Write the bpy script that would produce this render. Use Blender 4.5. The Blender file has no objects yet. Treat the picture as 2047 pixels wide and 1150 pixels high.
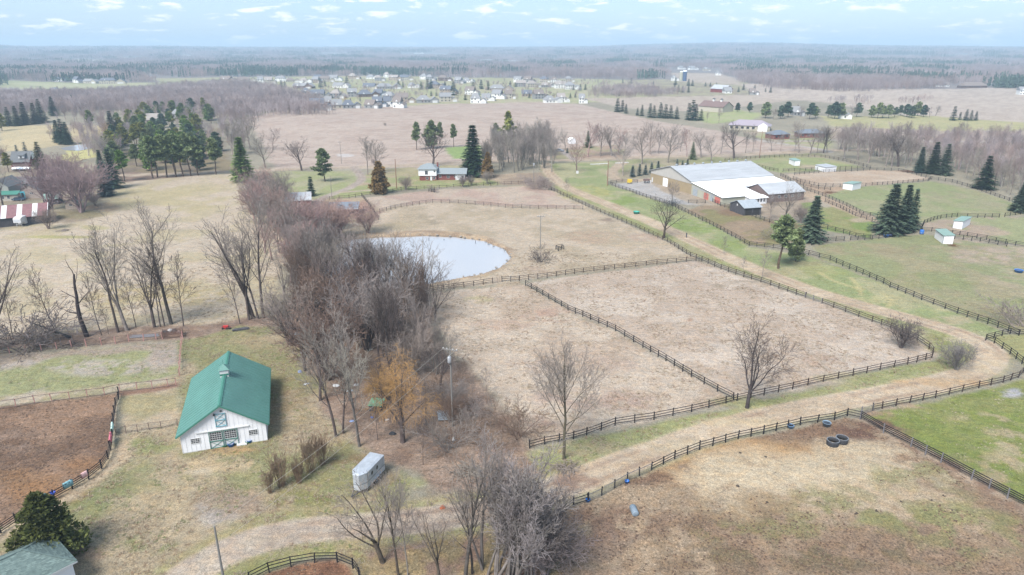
import bpy, math, random
import numpy as np
from mathutils import Vector, Matrix
from math import radians, sin, cos, pi, hypot, atan2

random.seed(7)
SC = bpy.context.scene
COL = SC.collection

# ------------------------------------------------------------------ camera, sky, sun, exposure
FPX, CAM_H, Y_HOR = 1365.0, 55.0, 95.0            # focal length in photo pixels, camera height, horizon row
PITCH = math.atan((575 - Y_HOR) / FPX)
cam_d = bpy.data.cameras.new('camera')
cam_d.sensor_width = 36.0
cam_d.lens = FPX / 2047 * 36.0
cam_d.clip_start = 1.0
cam_d.clip_end = 40000.0
cam = bpy.data.objects.new('camera', cam_d)
cam.location = (0, 0, CAM_H)
cam.rotation_euler = (pi / 2 - PITCH, 0, 0)
COL.objects.link(cam)
SC.camera = cam

SUN_EL, SUN_AZ = radians(50), radians(215)        # azimuth clockwise from +Y (camera looks along +Y)
world = bpy.data.worlds.new('World')
SC.world = world
world.use_nodes = True
nt = world.node_tree
nt.nodes.clear()
N = nt.nodes.new
out = N('ShaderNodeOutputWorld')
bg = N('ShaderNodeBackground')
sky = N('ShaderNodeTexSky')
sky.sky_type = 'NISHITA'
sky.sun_disc = False
sky.sun_elevation = SUN_EL
sky.sun_rotation = SUN_AZ
sky.air_density = 1.0
sky.dust_density = 1.0
sky.ozone_density = 1.5
geo = N('ShaderNodeTexCoord')
mp = N('ShaderNodeMapping')
mp.inputs['Scale'].default_value = (1, 1, 4.6)
n1 = N('ShaderNodeTexNoise')
n1.inputs['Scale'].default_value = 21.0
n1.inputs['Detail'].default_value = 6.0
n1.inputs['Roughness'].default_value = 0.62
n1.inputs['Distortion'].default_value = 0.3
rp = N('ShaderNodeValToRGB')
rp.color_ramp.elements[0].position = 0.53
rp.color_ramp.elements[1].position = 0.635
mp2 = N('ShaderNodeMapping')
mp2.inputs['Scale'].default_value = (1, 1, 2.2)
n2 = N('ShaderNodeTexNoise')
n2.inputs['Scale'].default_value = 2.2
n2.inputs['Detail'].default_value = 4.0
rp2 = N('ShaderNodeValToRGB')
rp2.color_ramp.elements[0].position = 0.35
rp2.color_ramp.elements[1].position = 0.75
rp2.color_ramp.elements[0].color = (0.0, 0.0, 0.0, 1)
rp2.color_ramp.elements[1].color = (0.2, 0.2, 0.2, 1)
addm = N('ShaderNodeMath'); addm.operation = 'MAXIMUM'
mx = N('ShaderNodeMix'); mx.data_type = 'RGBA'
CLOUD = (4.1, 4.15, 4.25, 1)
mx.inputs['B'].default_value = CLOUD
L = nt.links.new
L(geo.outputs['Generated'], mp.inputs['Vector']); L(mp.outputs[0], n1.inputs['Vector']); L(n1.outputs['Fac'], rp.inputs['Fac'])
L(geo.outputs['Generated'], mp2.inputs['Vector']); L(mp2.outputs[0], n2.inputs['Vector']); L(n2.outputs['Fac'], rp2.inputs['Fac'])
L(rp.outputs['Color'], addm.inputs[0]); L(rp2.outputs['Color'], addm.inputs[1])
veil = N('ShaderNodeMix'); veil.data_type = 'RGBA'      # thin high veil over the whole sky
veil.inputs['Factor'].default_value = 0.72
veil.inputs['B'].default_value = (1.2, 1.95, 2.75, 1)
L(sky.outputs['Color'], veil.inputs['A'])
L(addm.outputs[0], mx.inputs['Factor']); L(veil.outputs['Result'], mx.inputs['A'])
L(mx.outputs['Result'], bg.inputs['Color'])
bg.inputs['Strength'].default_value = 0.11
L(bg.outputs[0], out.inputs['Surface'])

sun_d = bpy.data.lights.new('sun', 'SUN')
sun_d.energy = 2.5
sun_d.angle = radians(26)
sun_d.color = (1.0, 0.965, 0.92)
sun = bpy.data.objects.new('sun', sun_d)
sdir = Vector((sin(SUN_AZ) * cos(SUN_EL), cos(SUN_AZ) * cos(SUN_EL), sin(SUN_EL)))
sun.rotation_euler = sdir.to_track_quat('Z', 'Y').to_euler()
COL.objects.link(sun)
SC.view_settings.view_transform = 'Standard'
SC.view_settings.look = 'None'
SC.view_settings.exposure = 1.5
SC.view_settings.gamma = 1.0
SC.view_settings.use_curve_mapping = False
SC.cycles.max_bounces = 6
SC.cycles.volume_bounces = 0
LIT = 2.15                                          # albedo = wanted picture colour / LIT

# ------------------------------------------------------------------ terrain and placing
def h_np(x, y):
    r = np.hypot(x, y)
    th = np.arctan2(x, y)
    t = np.clip((r - 2200) / 5200, 0, 1)
    t = t * t * (3 - 2 * t)
    px = 1023.5 + np.tan(th) * 1365 * .94
    top = np.interp(px, [-400, 0, 80, 160, 420, 520, 1000, 1150, 1250, 1400, 1480, 1620, 1750, 1900, 2047, 2400],
                    [90, 90, 91, 94, 93.5, 95, 95, 94, 91, 88, 88.5, 92, 93.5, 94.5, 96, 96])
    z = t * (55 + (95 - top) / 1365 * 8000 - 14)
    # crest of the big bare field, with the subdivision in the shallow dip behind it
    z = z + 3.2 * np.exp(-(((x + 60) / 260) ** 2 + ((y - 600) / 85) ** 2))
    z = z + 1.5 * np.exp(-(((x + 130) / 70) ** 2 + ((y - 520) / 40) ** 2))
    z = z + 2.0 * np.exp(-(((x - 420) / 180) ** 2 + ((y - 900) / 120) ** 2))
    # low swells near
    m = np.clip((r - 60) / 120, 0, 1)
    z = z + m * (0.35 * np.sin(x / 31.0 + 1.3) * np.sin(y / 43.0) + 0.25 * np.sin(x / 17.0 + y / 23.0))
    return z
def hz(x, y):
    return float(h_np(np.array([x], float), np.array([y], float))[0])
CP, SP = cos(PITCH), sin(PITCH)
def ray(px, py):
    dx = (px - 1023.5) / FPX; dy = (575 - py) / FPX
    return (dx, CP + dy * SP, -SP + dy * CP)
def PZ(px, py, z):
    d = ray(px, py); t = (z - CAM_H) / d[2]
    return Vector((d[0] * t, d[1] * t, z))
def G(px, py):
    """the point of the ground seen at this spot of the photograph"""
    z = 0.0
    p = PZ(px, max(py, 96.5), z)
    for _ in range(14):
        z = 0.5 * z + 0.5 * hz(p.x, p.y)
        p = PZ(px, max(py, 96.5), z)
    return p
def HT(bx, by, ty):
    """height of something standing at the ground point (bx,by) whose top shows at row ty"""
    b = G(bx, by); lo, hi = -1.0, 90.0
    for _ in range(40):
        m = (lo + hi) / 2
        fw = b.y * CP - (b.z + m - CAM_H) * SP; up = b.y * SP + (b.z + m - CAM_H) * CP
        if 575 - FPX * up / fw > ty: lo = m
        else: hi = m
    return lo
def px_m(px, py):
    """metres per photo pixel at the ground there"""
    b = G(px, py)
    return (b.y * CP - (b.z - CAM_H) * SP) / FPX
def lin(c):
    if c > 1.001 or True:
        c = c / 255.0
    return c / 12.92 if c <= 0.04045 else ((c + 0.055) / 1.055) ** 2.4
def rgb(r, g, b, k=LIT):
    return (lin(r) / k, lin(g) / k, lin(b) / k)

# value noise for the ground colours
def _hash(ix, iy, s):
    h = (ix * 374761393 + iy * 668265263 + s * 1442695041) & 0xffffffff
    h = ((h ^ (h >> 13)) * 1274126177) & 0xffffffff
    return ((h ^ (h >> 16)) & 0xffff) / 65535.0
def vnoise(x, y, s=0):
    ix = np.floor(x).astype(np.int64); iy = np.floor(y).astype(np.int64)
    fx = x - ix; fy = y - iy
    fx = fx * fx * (3 - 2 * fx); fy = fy * fy * (3 - 2 * fy)
    a = _hash(ix, iy, s); b = _hash(ix + 1, iy, s); c = _hash(ix, iy + 1, s); d = _hash(ix + 1, iy + 1, s)
    return (a * (1 - fx) + b * fx) * (1 - fy) + (c * (1 - fx) + d * fx) * fy
def fbm(x, y, s=0, o=4):
    t = 0; a = 0.5; n = 0
    for i in range(o):
        t = t + a * vnoise(x, y, s + i * 17); n += a
        x = x * 2.03 + 11.3; y = y * 2.03 + 4.7; a *= 0.5
    return t / n

# ------------------------------------------------------------------ object helpers
def link(o, parent=None):
    COL.objects.link(o)
    if parent is not None: o.parent = parent
    return o
def thing(name, label, cat, loc=(0, 0, 0), rz=0.0, group=None):
    o = bpy.data.objects.new(name, None)
    o.empty_display_size = 0.3
    o.location = loc; o.rotation_euler = (0, 0, rz)
    o['label'] = label; o['category'] = cat
    if group: o['group'] = group
    return link(o)
def tag(o, label, cat, group=None):
    o['label'] = label; o['category'] = cat
    if group: o['group'] = group
    return o
def ordinal(n):
    w = ['zeroth', 'first', 'second', 'third', 'fourth', 'fifth', 'sixth', 'seventh', 'eighth', 'ninth', 'tenth', 'eleventh', 'twelfth',
         'thirteenth', 'fourteenth', 'fifteenth', 'sixteenth', 'seventeenth', 'eighteenth', 'nineteenth', 'twentieth']
    if n <= 20: return w[n]
    t = {7: 'seventy', 8: 'eighty', 9: 'ninety', 2: 'twenty', 3: 'thirty', 4: 'forty', 5: 'fifty', 6: 'sixty'}[n // 10]
    return t + '-' + w[n % 10] if n % 10 else {7: 'seventieth', 8: 'eightieth', 9: 'ninetieth', 2: 'twentieth', 3: 'thirtieth', 4: 'fortieth', 5: 'fiftieth', 6: 'sixtieth'}[n // 10]
class MB:
    def __init__(s): s.v = []; s.f = []
    def add(s, vs, fs):
        n = len(s.v); s.v += [tuple(v) for v in vs]; s.f += [tuple(i + n for i in f) for f in fs]; return s
    def box(s, x0, x1, y0, y1, z0, z1):
        v = [(x0, y0, z0), (x1, y0, z0), (x1, y1, z0), (x0, y1, z0), (x0, y0, z1), (x1, y0, z1), (x1, y1, z1), (x0, y1, z1)]
        return s.add(v, [(0, 3, 2, 1), (4, 5, 6, 7), (0, 1, 5, 4), (1, 2, 6, 5), (2, 3, 7, 6), (3, 0, 4, 7)])
    def prism(s, pts, off):
        """pts: outline in 3D; off: extrusion vector"""
        n = len(pts); off = Vector(off)
        a = [Vector(p) for p in pts]; b = [p + off for p in a]
        nrm = (a[1] - a[0]).cross(a[2] - a[1])
        fs = [tuple(range(n)), tuple(range(2 * n - 1, n - 1, -1))]
        fs += [(i, i + n, (i + 1) % n + n, (i + 1) % n) for i in range(n)]
        if nrm.dot(off) > 0: fs = [tuple(reversed(f)) for f in fs]
        return s.add(a + b, fs)
    def bar(s, p, q, w, h=None):
        p = Vector(p); q = Vector(q); h = h or w
        d = (q - p).normalized()
        u = Vector((0, 0, 1)) if abs(d.z) < 0.95 else Vector((1, 0, 0))
        a = d.cross(u).normalized() * w / 2; b = a.cross(d).normalized() * h / 2
        v = [p - a - b, p + a - b, p + a + b, p - a + b, q - a - b, q + a - b, q + a + b, q - a + b]
        return s.add(v, [(0, 1, 2, 3), (7, 6, 5, 4), (0, 4, 5, 1), (1, 5, 6, 2), (2, 6, 7, 3), (3, 7, 4, 0)])
    def tube(s, pts, rads, n=8, cap=True):
        pts = [Vector(p) for p in pts]; rings = []
        for i, p in enumerate(pts):
            d = (pts[min(i + 1, len(pts) - 1)] - pts[max(i - 1, 0)]).normalized()
            u = Vector((0, 0, 1)) if abs(d.z) < 0.9 else Vector((1, 0, 0))
            a = d.cross(u).normalized(); b = a.cross(d).normalized()
            rings.append([p + (a * cos(2 * pi * k / n) + b * sin(2 * pi * k / n)) * rads[i] for k in range(n)])
        vs = [v for r in rings for v in r]; fs = []
        for i in range(len(pts) - 1):
            for k in range(n):
                fs.append((i * n + k, i * n + (k + 1) % n, (i + 1) * n + (k + 1) % n, (i + 1) * n + k))
        if cap: fs += [tuple(range(n - 1, -1, -1)), tuple((len(pts) - 1) * n + k for k in range(n))]
        return s.add(vs, fs)
    def lathe(s, prof, c=(0, 0, 0), n=16):
        vs = []; fs = []
        for r, z in prof: vs += [(c[0] + r * cos(2 * pi * k / n), c[1] + r * sin(2 * pi * k / n), c[2] + z) for k in range(n)]
        for i in range(len(prof) - 1):
            for k in range(n): fs.append((i * n + k, i * n + (k + 1) % n, (i + 1) * n + (k + 1) % n, (i + 1) * n + k))
        return s.add(vs, fs)
    def mesh(s, name, mat=None, smooth=False):
        me = bpy.data.meshes.new(name); me.from_pydata(s.v, [], s.f)
        if mat: me.materials.append(mat)
        if smooth: me.polygons.foreach_set('use_smooth', [True] * len(me.polygons))
        me.update(); return me
    def obj(s, name, mat, parent=None, smooth=False, loc=None, kind=None):
        o = bpy.data.objects.new(name, s.mesh(name, mat, smooth))
        if loc is not None: o.location = loc
        if kind: o['kind'] = kind
        return link(o, parent)
def mesh_np(name, v, f, mat=None, smooth=False):
    me = bpy.data.meshes.new(name)
    v = np.asarray(v, dtype=np.float32); f = np.asarray(f, dtype=np.int32)
    me.vertices.add(len(v)); me.vertices.foreach_set('co', v.ravel())
    k = f.shape[1]
    me.loops.add(f.size); me.loops.foreach_set('vertex_index', f.ravel())
    me.polygons.add(len(f)); me.polygons.foreach_set('loop_start', np.arange(0, f.size, k, dtype=np.int32))
    try: me.polygons.foreach_set('loop_total', np.full(len(f), k, dtype=np.int32))
    except Exception: pass
    if smooth: me.polygons.foreach_set('use_smooth', np.ones(len(f), dtype=bool))
    if mat: me.materials.append(mat)
    me.update(calc_edges=True); me.validate()
    return me
def inst(name, mesh, parent=None, loc=(0, 0, 0), rot=(0, 0, 0), scale=(1, 1, 1)):
    o = bpy.data.objects.new(name, mesh)
    o.location = loc; o.rotation_euler = rot; o.scale = scale
    return link(o, parent)

# ------------------------------------------------------------------ materials
_M = {}
def mat(name, col, rough=0.8, var=0.25, scale=1.5, metal=0.0, stretch=None, bump=0.0, spec=0.3):
    """plain procedural material: colour broken up by two noises in object space"""
    if name in _M: return _M[name]
    m = bpy.data.materials.new(name); m.use_nodes = True
    t = m.node_tree; b = t.nodes['Principled BSDF']
    b.inputs['Roughness'].default_value = rough; b.inputs['Metallic'].default_value = metal
    b.inputs['Specular IOR Level'].default_value = spec
    tc = t.nodes.new('ShaderNodeTexCoord'); mpn = t.nodes.new('ShaderNodeMapping')
    if stretch: mpn.inputs['Scale'].default_value = stretch
    t.links.new(tc.outputs['Object'], mpn.inputs['Vector'])
    a = t.nodes.new('ShaderNodeTexNoise'); a.inputs['Scale'].default_value = scale; a.inputs['Detail'].default_value = 6; a.inputs['Roughness'].default_value = 0.65
    t.links.new(mpn.outputs[0], a.inputs['Vector'])
    r = t.nodes.new('ShaderNodeMapRange'); r.inputs['From Min'].default_value = 0.3; r.inputs['From Max'].default_value = 0.7
    r.inputs['To Min'].default_value = 1 - var; r.inputs['To Max'].default_value = 1 + var * 0.6
    t.links.new(a.outputs['Fac'], r.inputs['Value'])
    v = t.nodes.new('ShaderNodeVectorMath'); v.operation = 'SCALE'
    v.inputs[0].default_value = col
    t.links.new(r.outputs[0], v.inputs['Scale']); t.links.new(v.outputs[0], b.inputs['Base Color'])
    if bump:
        bn = t.nodes.new('ShaderNodeBump'); bn.inputs['Strength'].default_value = bump; bn.inputs['Distance'].default_value = 0.05
        t.links.new(a.outputs['Fac'], bn.inputs['Height']); t.links.new(bn.outputs[0], b.inputs['Normal'])
    _M[name] = m
    return m
def objcol_mat(name, rough=0.9, var=0.3, scale=0.6, attr=None, bump=0.0, nscale=(1, 1, 1)):
    """colour comes from the object; a noise and, for foliage, a per-leaf value break it up"""
    m = bpy.data.materials.new(name); m.use_nodes = True
    t = m.node_tree; b = t.nodes['Principled BSDF']; b.inputs['Roughness'].default_value = rough
    b.inputs['Specular IOR Level'].default_value = 0.15
    oi = t.nodes.new('ShaderNodeObjectInfo')
    tc = t.nodes.new('ShaderNodeTexCoord')
    mpn = t.nodes.new('ShaderNodeMapping'); mpn.inputs['Scale'].default_value = nscale
    t.links.new(tc.outputs['Object'], mpn.inputs['Vector'])
    a = t.nodes.new('ShaderNodeTexNoise'); a.inputs['Scale'].default_value = scale; a.inputs['Detail'].default_value = 4
    t.links.new(mpn.outputs[0], a.inputs['Vector'])
    r = t.nodes.new('ShaderNodeMapRange'); r.inputs['From Min'].default_value = 0.3; r.inputs['From Max'].default_value = 0.7
    r.inputs['To Min'].default_value = 1 - var; r.inputs['To Max'].default_value = 1 + var
    t.links.new(a.outputs['Fac'], r.inputs['Value'])
    last = r.outputs[0]
    if attr:
        at = t.nodes.new('ShaderNodeAttribute'); at.attribute_name = attr
        q = t.nodes.new('ShaderNodeMath'); q.operation = 'MULTIPLY'
        t.links.new(at.outputs['Fac'], q.inputs[0]); t.links.new(last, q.inputs[1]); last = q.outputs[0]
    v = t.nodes.new('ShaderNodeVectorMath'); v.operation = 'SCALE'
    t.links.new(oi.outputs['Color'], v.inputs[0]); t.links.new(last, v.inputs['Scale'])
    t.links.new(v.outputs[0], b.inputs['Base Color'])
    return m
M_BARK = objcol_mat('bark', var=0.35, scale=1.2)
M_TWIG = objcol_mat('twig', var=0.2, scale=0.4)
M_LEAF = objcol_mat('foliage', var=0.35, scale=0.55, attr='leaf')
def fixed_leaf_mat(name, col, var=0.3, attr=True, scale=0.05):
    """far wood material: base colour varied by place, and by instance"""
    m = bpy.data.materials.new(name); m.use_nodes = True
    t = m.node_tree; b = t.nodes['Principled BSDF']; b.inputs['Roughness'].default_value = 0.95
    b.inputs['Specular IOR Level'].default_value = 0.1
    oi = t.nodes.new('ShaderNodeObjectInfo')
    g = t.nodes.new('ShaderNodeNewGeometry'); a = t.nodes.new('ShaderNodeTexNoise'); a.inputs['Scale'].default_value = scale; a.inputs['Detail'].default_value = 5
    t.links.new(g.outputs['Position'], a.inputs['Vector'])
    r = t.nodes.new('ShaderNodeMapRange'); r.inputs['From Min'].default_value = 0.3; r.inputs['From Max'].default_value = 0.7
    r.inputs['To Min'].default_value = 1 - var; r.inputs['To Max'].default_value = 1 + var
    t.links.new(a.outputs['Fac'], r.inputs['Value'])
    r2 = t.nodes.new('ShaderNodeMapRange'); r2.inputs['To Min'].default_value = 0.75; r2.inputs['To Max'].default_value = 1.25
    t.links.new(oi.outputs['Random'], r2.inputs['Value'])
    q = t.nodes.new('ShaderNodeMath'); q.operation = 'MULTIPLY'
    t.links.new(r.outputs[0], q.inputs[0]); t.links.new(r2.outputs[0], q.inputs[1])
    v = t.nodes.new('ShaderNodeVectorMath'); v.operation = 'SCALE'; v.inputs[0].default_value = col
    t.links.new(q.outputs[0], v.inputs['Scale']); t.links.new(v.outputs[0], b.inputs['Base Color'])
    return m
# ------------------------------------------------------------------ the ground, as one sheet split into its fields
ang = [-180.0]
while ang[-1] < 180:
    a = ang[-1]
    ang.append(a + (0.165 if -48 <= a < 48 else (1.0 if -60 <= a < 60 else 6.0)))
ang = np.radians(np.array([a for a in ang if a < 180 - 1e-6]))
rr = [3.0, 12.0, 24.0, 34.0, 40.0, 44.0]
while rr[-1] < 9800:
    r = rr[-1]; rr.append(r + min(max(0.5, r * r * 2.0e-5), r * 0.02))
rr = np.array(rr)
NA, NR = len(ang), len(rr)
R_, A_ = np.meshgrid(rr, ang, indexing='ij')
X = (R_ * np.sin(A_)).ravel(); Y = (R_ * np.cos(A_)).ravel()
Rv = R_.ravel()
front = (np.abs(A_).ravel() < radians(52))
# wobble used to make field edges natural
W1 = fbm(X / 7.0, Y / 7.0, 5, 4) - 0.5
W2 = fbm(X / 7.0 + 50, Y / 7.0 + 9, 9, 4) - 0.5
NF = fbm(X / 2.2, Y / 2.2, 21, 4)          # fine mottling
NM = fbm(X / 9.0, Y / 9.0, 33, 4)          # medium
NL = fbm(X / 38.0, Y / 38.0, 47, 4)        # broad
NS = fbm(X / 9.0 + Y / 30.0, Y / 3.0 - X / 20.0, 77, 4)
C = np.zeros((len(X), 3)); C[:] = rgb(178, 170, 150)
k = (NL - 0.5)[:, None]
C += C * k * 0.5
ROU = np.full(len(X), 0.25)                 # strength of the small clods and litter
def smooth01(v, a, b):
    t = np.clip((v - a) / (b - a + 1e-9), 0, 1); return t * t * (3 - 2 * t)
def poly_mask(pts, soft=1.0, wob=2.0, world=False):
    pw = np.array([(p[0], p[1]) if world else G(*p)[:2] for p in pts])
    pad = soft + wob + 2
    x0, y0 = pw.min(0) - pad; x1, y1 = pw.max(0) + pad
    idx = np.where((X > x0) & (X < x1) & (Y > y0) & (Y < y1))[0]
    x = X[idx] + W1[idx] * wob * 2; y = Y[idx] + W2[idx] * wob * 2
    ins = np.zeros(len(idx), bool); d = np.full(len(idx), 1e9)
    n = len(pw)
    for i in range(n):
        ax, ay = pw[i]; bx, by = pw[(i + 1) % n]
        c = ((ay > y) != (by > y))
        xi = (bx - ax) * (y - ay) / (by - ay + 1e-12) + ax
        ins ^= c & (x < xi)
        ex, ey = bx - ax, by - ay
        t = np.clip(((x - ax) * ex + (y - ay) * ey) / (ex * ex + ey * ey + 1e-9), 0, 1)
        d = np.minimum(d, np.hypot(x - ax - t * ex, y - ay - t * ey))
    s = np.where(ins, d, -d)
    return idx, smooth01(s, -soft, soft)
def line_dist(pts):
    pw = np.array([G(*p)[:2] for p in pts]); pad = 12
    # smooth the line
    for _ in range(3):
        q = [pw[0]]
        for i in range(len(pw) - 1): q += [pw[i] * .75 + pw[i + 1] * .25, pw[i] * .25 + pw[i + 1] * .75]
        q.append(pw[-1]); pw = np.array(q)
    x0, y0 = pw.min(0) - pad; x1, y1 = pw.max(0) + pad
    idx = np.where((X > x0) & (X < x1) & (Y > y0) & (Y < y1))[0]
    x = X[idx] + W1[idx] * .8; y = Y[idx] + W2[idx] * .8
    d = np.full(len(idx), 1e9); sg = np.ones(len(idx))
    for i in range(len(pw) - 1):
        ax, ay = pw[i]; bx, by = pw[i + 1]; ex, ey = bx - ax, by - ay
        t = np.clip(((x - ax) * ex + (y - ay) * ey) / (ex * ex + ey * ey + 1e-9), 0, 1)
        dd = np.hypot(x - ax - t * ex, y - ay - t * ey)
        s = np.sign((x - ax) * ey - (y - ay) * ex)
        m = dd < d; d = np.where(m, dd, d); sg = np.where(m, s, sg)
    return idx, d, sg
def paint(idx, a, c1, c2=None, n=None, lo=0.4, hi=0.6, rough=None):
    col = np.tile(np.array(rgb(*c1)), (len(idx), 1))
    if c2 is not None:
        t = smooth01(n[idx], lo, hi)[:, None]; col = col * (1 - t) + np.array(rgb(*c2)) * t
    a = a[:, None]
    C[idx] = C[idx] * (1 - a) + col * a
    if rough is not None: ROU[idx] = ROU[idx] * (1 - a[:, 0]) + rough * a[:, 0]
ZID = np.zeros(len(X), np.int32); ZN = ['ground']
def zone(name, idx, a):
    if name not in ZN: ZN.append(name)
    ZID[idx[a > 0.5]] = ZN.index(name)
def field(pts, c1, c2=None, n=None, lo=0.4, hi=0.6, soft=1.0, wob=2.0, rough=None, name=None, al=1.0):
    idx, a = poly_mask(pts, soft, wob)
    paint(idx, a * al, c1, c2, n, lo, hi, rough)
    if name: zone(name, idx, a)
def blob(cx, cy, rx, ry, c, al=0.8, n=None, lo=.35, hi=.6, rough=None):
    pts = [(cx + rx * cos(t * pi / 6), cy + ry * sin(t * pi / 6)) for t in range(12)]
    s = px_m(cx, cy) * ry * 1.0
    idx, a = poly_mask(pts, max(0.7, s * .9), max(0.6, s * 1.2))
    if n is not None: a = a * smooth01(n[idx], lo, hi)
    paint(idx, a * al, c, rough=rough)

# broad land: woods floor far away, fields
far = Rv > 900
C[far] = np.array(rgb(160, 152, 150)) * (0.8 + 0.4 * NL[far, None])
F = field
TAN = (214, 197, 182); TAN2 = (202, 180, 165)
F([(0, 160), (150, 166), (350, 165), (420, 180), (260, 190), (0, 197)], (206, 206, 165), (190, 195, 148), NL, soft=4, wob=6, name='meadow')
F([(0, 176), (45, 178), (55, 192), (0, 196)], (214, 208, 205), soft=3, wob=3)
F([(0, 253), (120, 250), (215, 252), (190, 282), (60, 300), (0, 303)], (226, 207, 165), (216, 200, 160), NM, soft=2, wob=3, name='meadow')
F([(130, 300), (185, 296), (200, 312), (120, 330)], (222, 215, 150), soft=1, wob=2)
F([(300, 157), (700, 152), (1250, 160), (1330, 195), (1230, 203), (900, 212), (640, 222), (560, 200), (400, 185)], (204, 196, 160), (190, 192, 145), NM, soft=5, wob=8, name='subdivision_lawn')
F([(1250, 160), (1480, 160), (1560, 186), (1500, 194), (1300, 196)], (192, 186, 150), (178, 165, 145), NM, soft=5, wob=8)
F([(495, 236), (560, 222), (650, 213), (800, 213), (920, 207), (1080, 204), (1160, 209), (1215, 222), (1300, 240), (1440, 262), (1530, 285), (1640, 292), (1650, 304), (1500, 306), (1110, 321), (830, 334), (545, 338), (525, 290)],
  (216, 197, 183), (204, 182, 168), NS, .42, .66, soft=2, wob=3, name='crop_field')
F([(1160, 196), (1420, 192), (1500, 190), (1600, 198), (1480, 214), (1470, 222), (1390, 224), (1250, 216)], (216, 200, 184), (205, 188, 172), NS, soft=3, wob=4, name='crop_field')
F([(1400, 222), (1460, 218), (1530, 228), (1500, 240), (1420, 248), (1395, 240)], (188, 198, 138), (196, 196, 150), NM, soft=2, wob=3, name='meadow')
F([(1480, 168), (1600, 168), (1700, 178), (2060, 176), (2060, 250), (1990, 246), (1850, 236), (1650, 205), (1520, 196)], (222, 206, 192), (206, 190, 176), NS, soft=4, wob=6, name='crop_field')
F([(1340, 146), (1440, 147), (1475, 160), (1480, 170), (1360, 163)], (216, 200, 185), (205, 188, 170), NS, soft=6, wob=6, name='crop_field')
F([(1190, 134), (1300, 135), (1330, 143), (1200, 140)], (214, 200, 185), soft=8, wob=8)
F([(1640, 232), (1850, 231), (1960, 240), (2060, 246), (2060, 262), (1900, 262), (1660, 252)], (208, 200, 150), (196, 192, 142), NM, soft=2, wob=3, name='meadow')
F([(1660, 254), (1900, 262), (2060, 264), (2060, 300), (1860, 290), (1640, 276)], (205, 186, 170), (192, 176, 155), NM, soft=2, wob=3)
F([(1480, 262), (1660, 268), (1660, 300), (1560, 290)], (186, 188, 135), (200, 185, 165), NM, soft=2, wob=3)
F([(120, 117), (190, 120), (290, 116), (310, 119), (150, 124)], (215, 203, 190), soft=10, wob=10)
F([(770, 108), (880, 112), (900, 118), (760, 116)], (205, 200, 190), soft=15, wob=10, al=.6)
# the left farm and its fields
F([(-60, 340), (230, 352), (480, 348), (560, 345), (640, 400), (640, 470), (560, 480), (560, 640), (370, 656), (-80, 700)], (219, 202, 180), (211, 196, 164), NM, .45, .62, soft=1.5, wob=3, rough=.3, name='hay_field')
blob(330, 400, 130, 30, (207, 193, 148), .6, NM, .3, .5)
blob(320, 590, 150, 25, (200, 182, 130), .7, NF, .3, .6)
blob(120, 474, 70, 3, (190, 186, 120), .8); blob(190, 455, 30, 5, (196, 188, 130), .6)
F([(-60, 300), (200, 330), (236, 360), (222, 392), (180, 440), (100, 446), (-60, 470)], (176, 160, 140), (186, 176, 150), NM, soft=1.5, wob=3, rough=.4)
blob(150, 430, 60, 8, (150, 138, 100), .6); blob(210, 415, 30, 10, (190, 160, 135), .6)
F([(215, 340), (440, 330), (450, 345), (240, 365)], (170, 145, 130), (150, 130, 115), NF, soft=1, wob=2, rough=.6)
F([(260, 300), (440, 255), (470, 345), (240, 345), (200, 300)], (150, 135, 118), (165, 150, 120), NM, soft=3, wob=4)
# strip under the trees: leaf litter
F([(-60, 700), (-60, 672), (200, 662), (370, 645), (560, 630), (600, 560), (560, 470), (480, 350), (560, 345), (640, 480), (640, 560), (760, 585), (860, 590), (880, 690), (960, 770), (1075, 885), (1120, 940), (1000, 1010), (860, 1000), (760, 900), (660, 830), (600, 740), (570, 665), (370, 675), (200, 692)],
  (182, 158, 140), (160, 136, 120), NF, .4, .6, soft=1.2, wob=3, rough=.8, name='leaf_litter')
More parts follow.
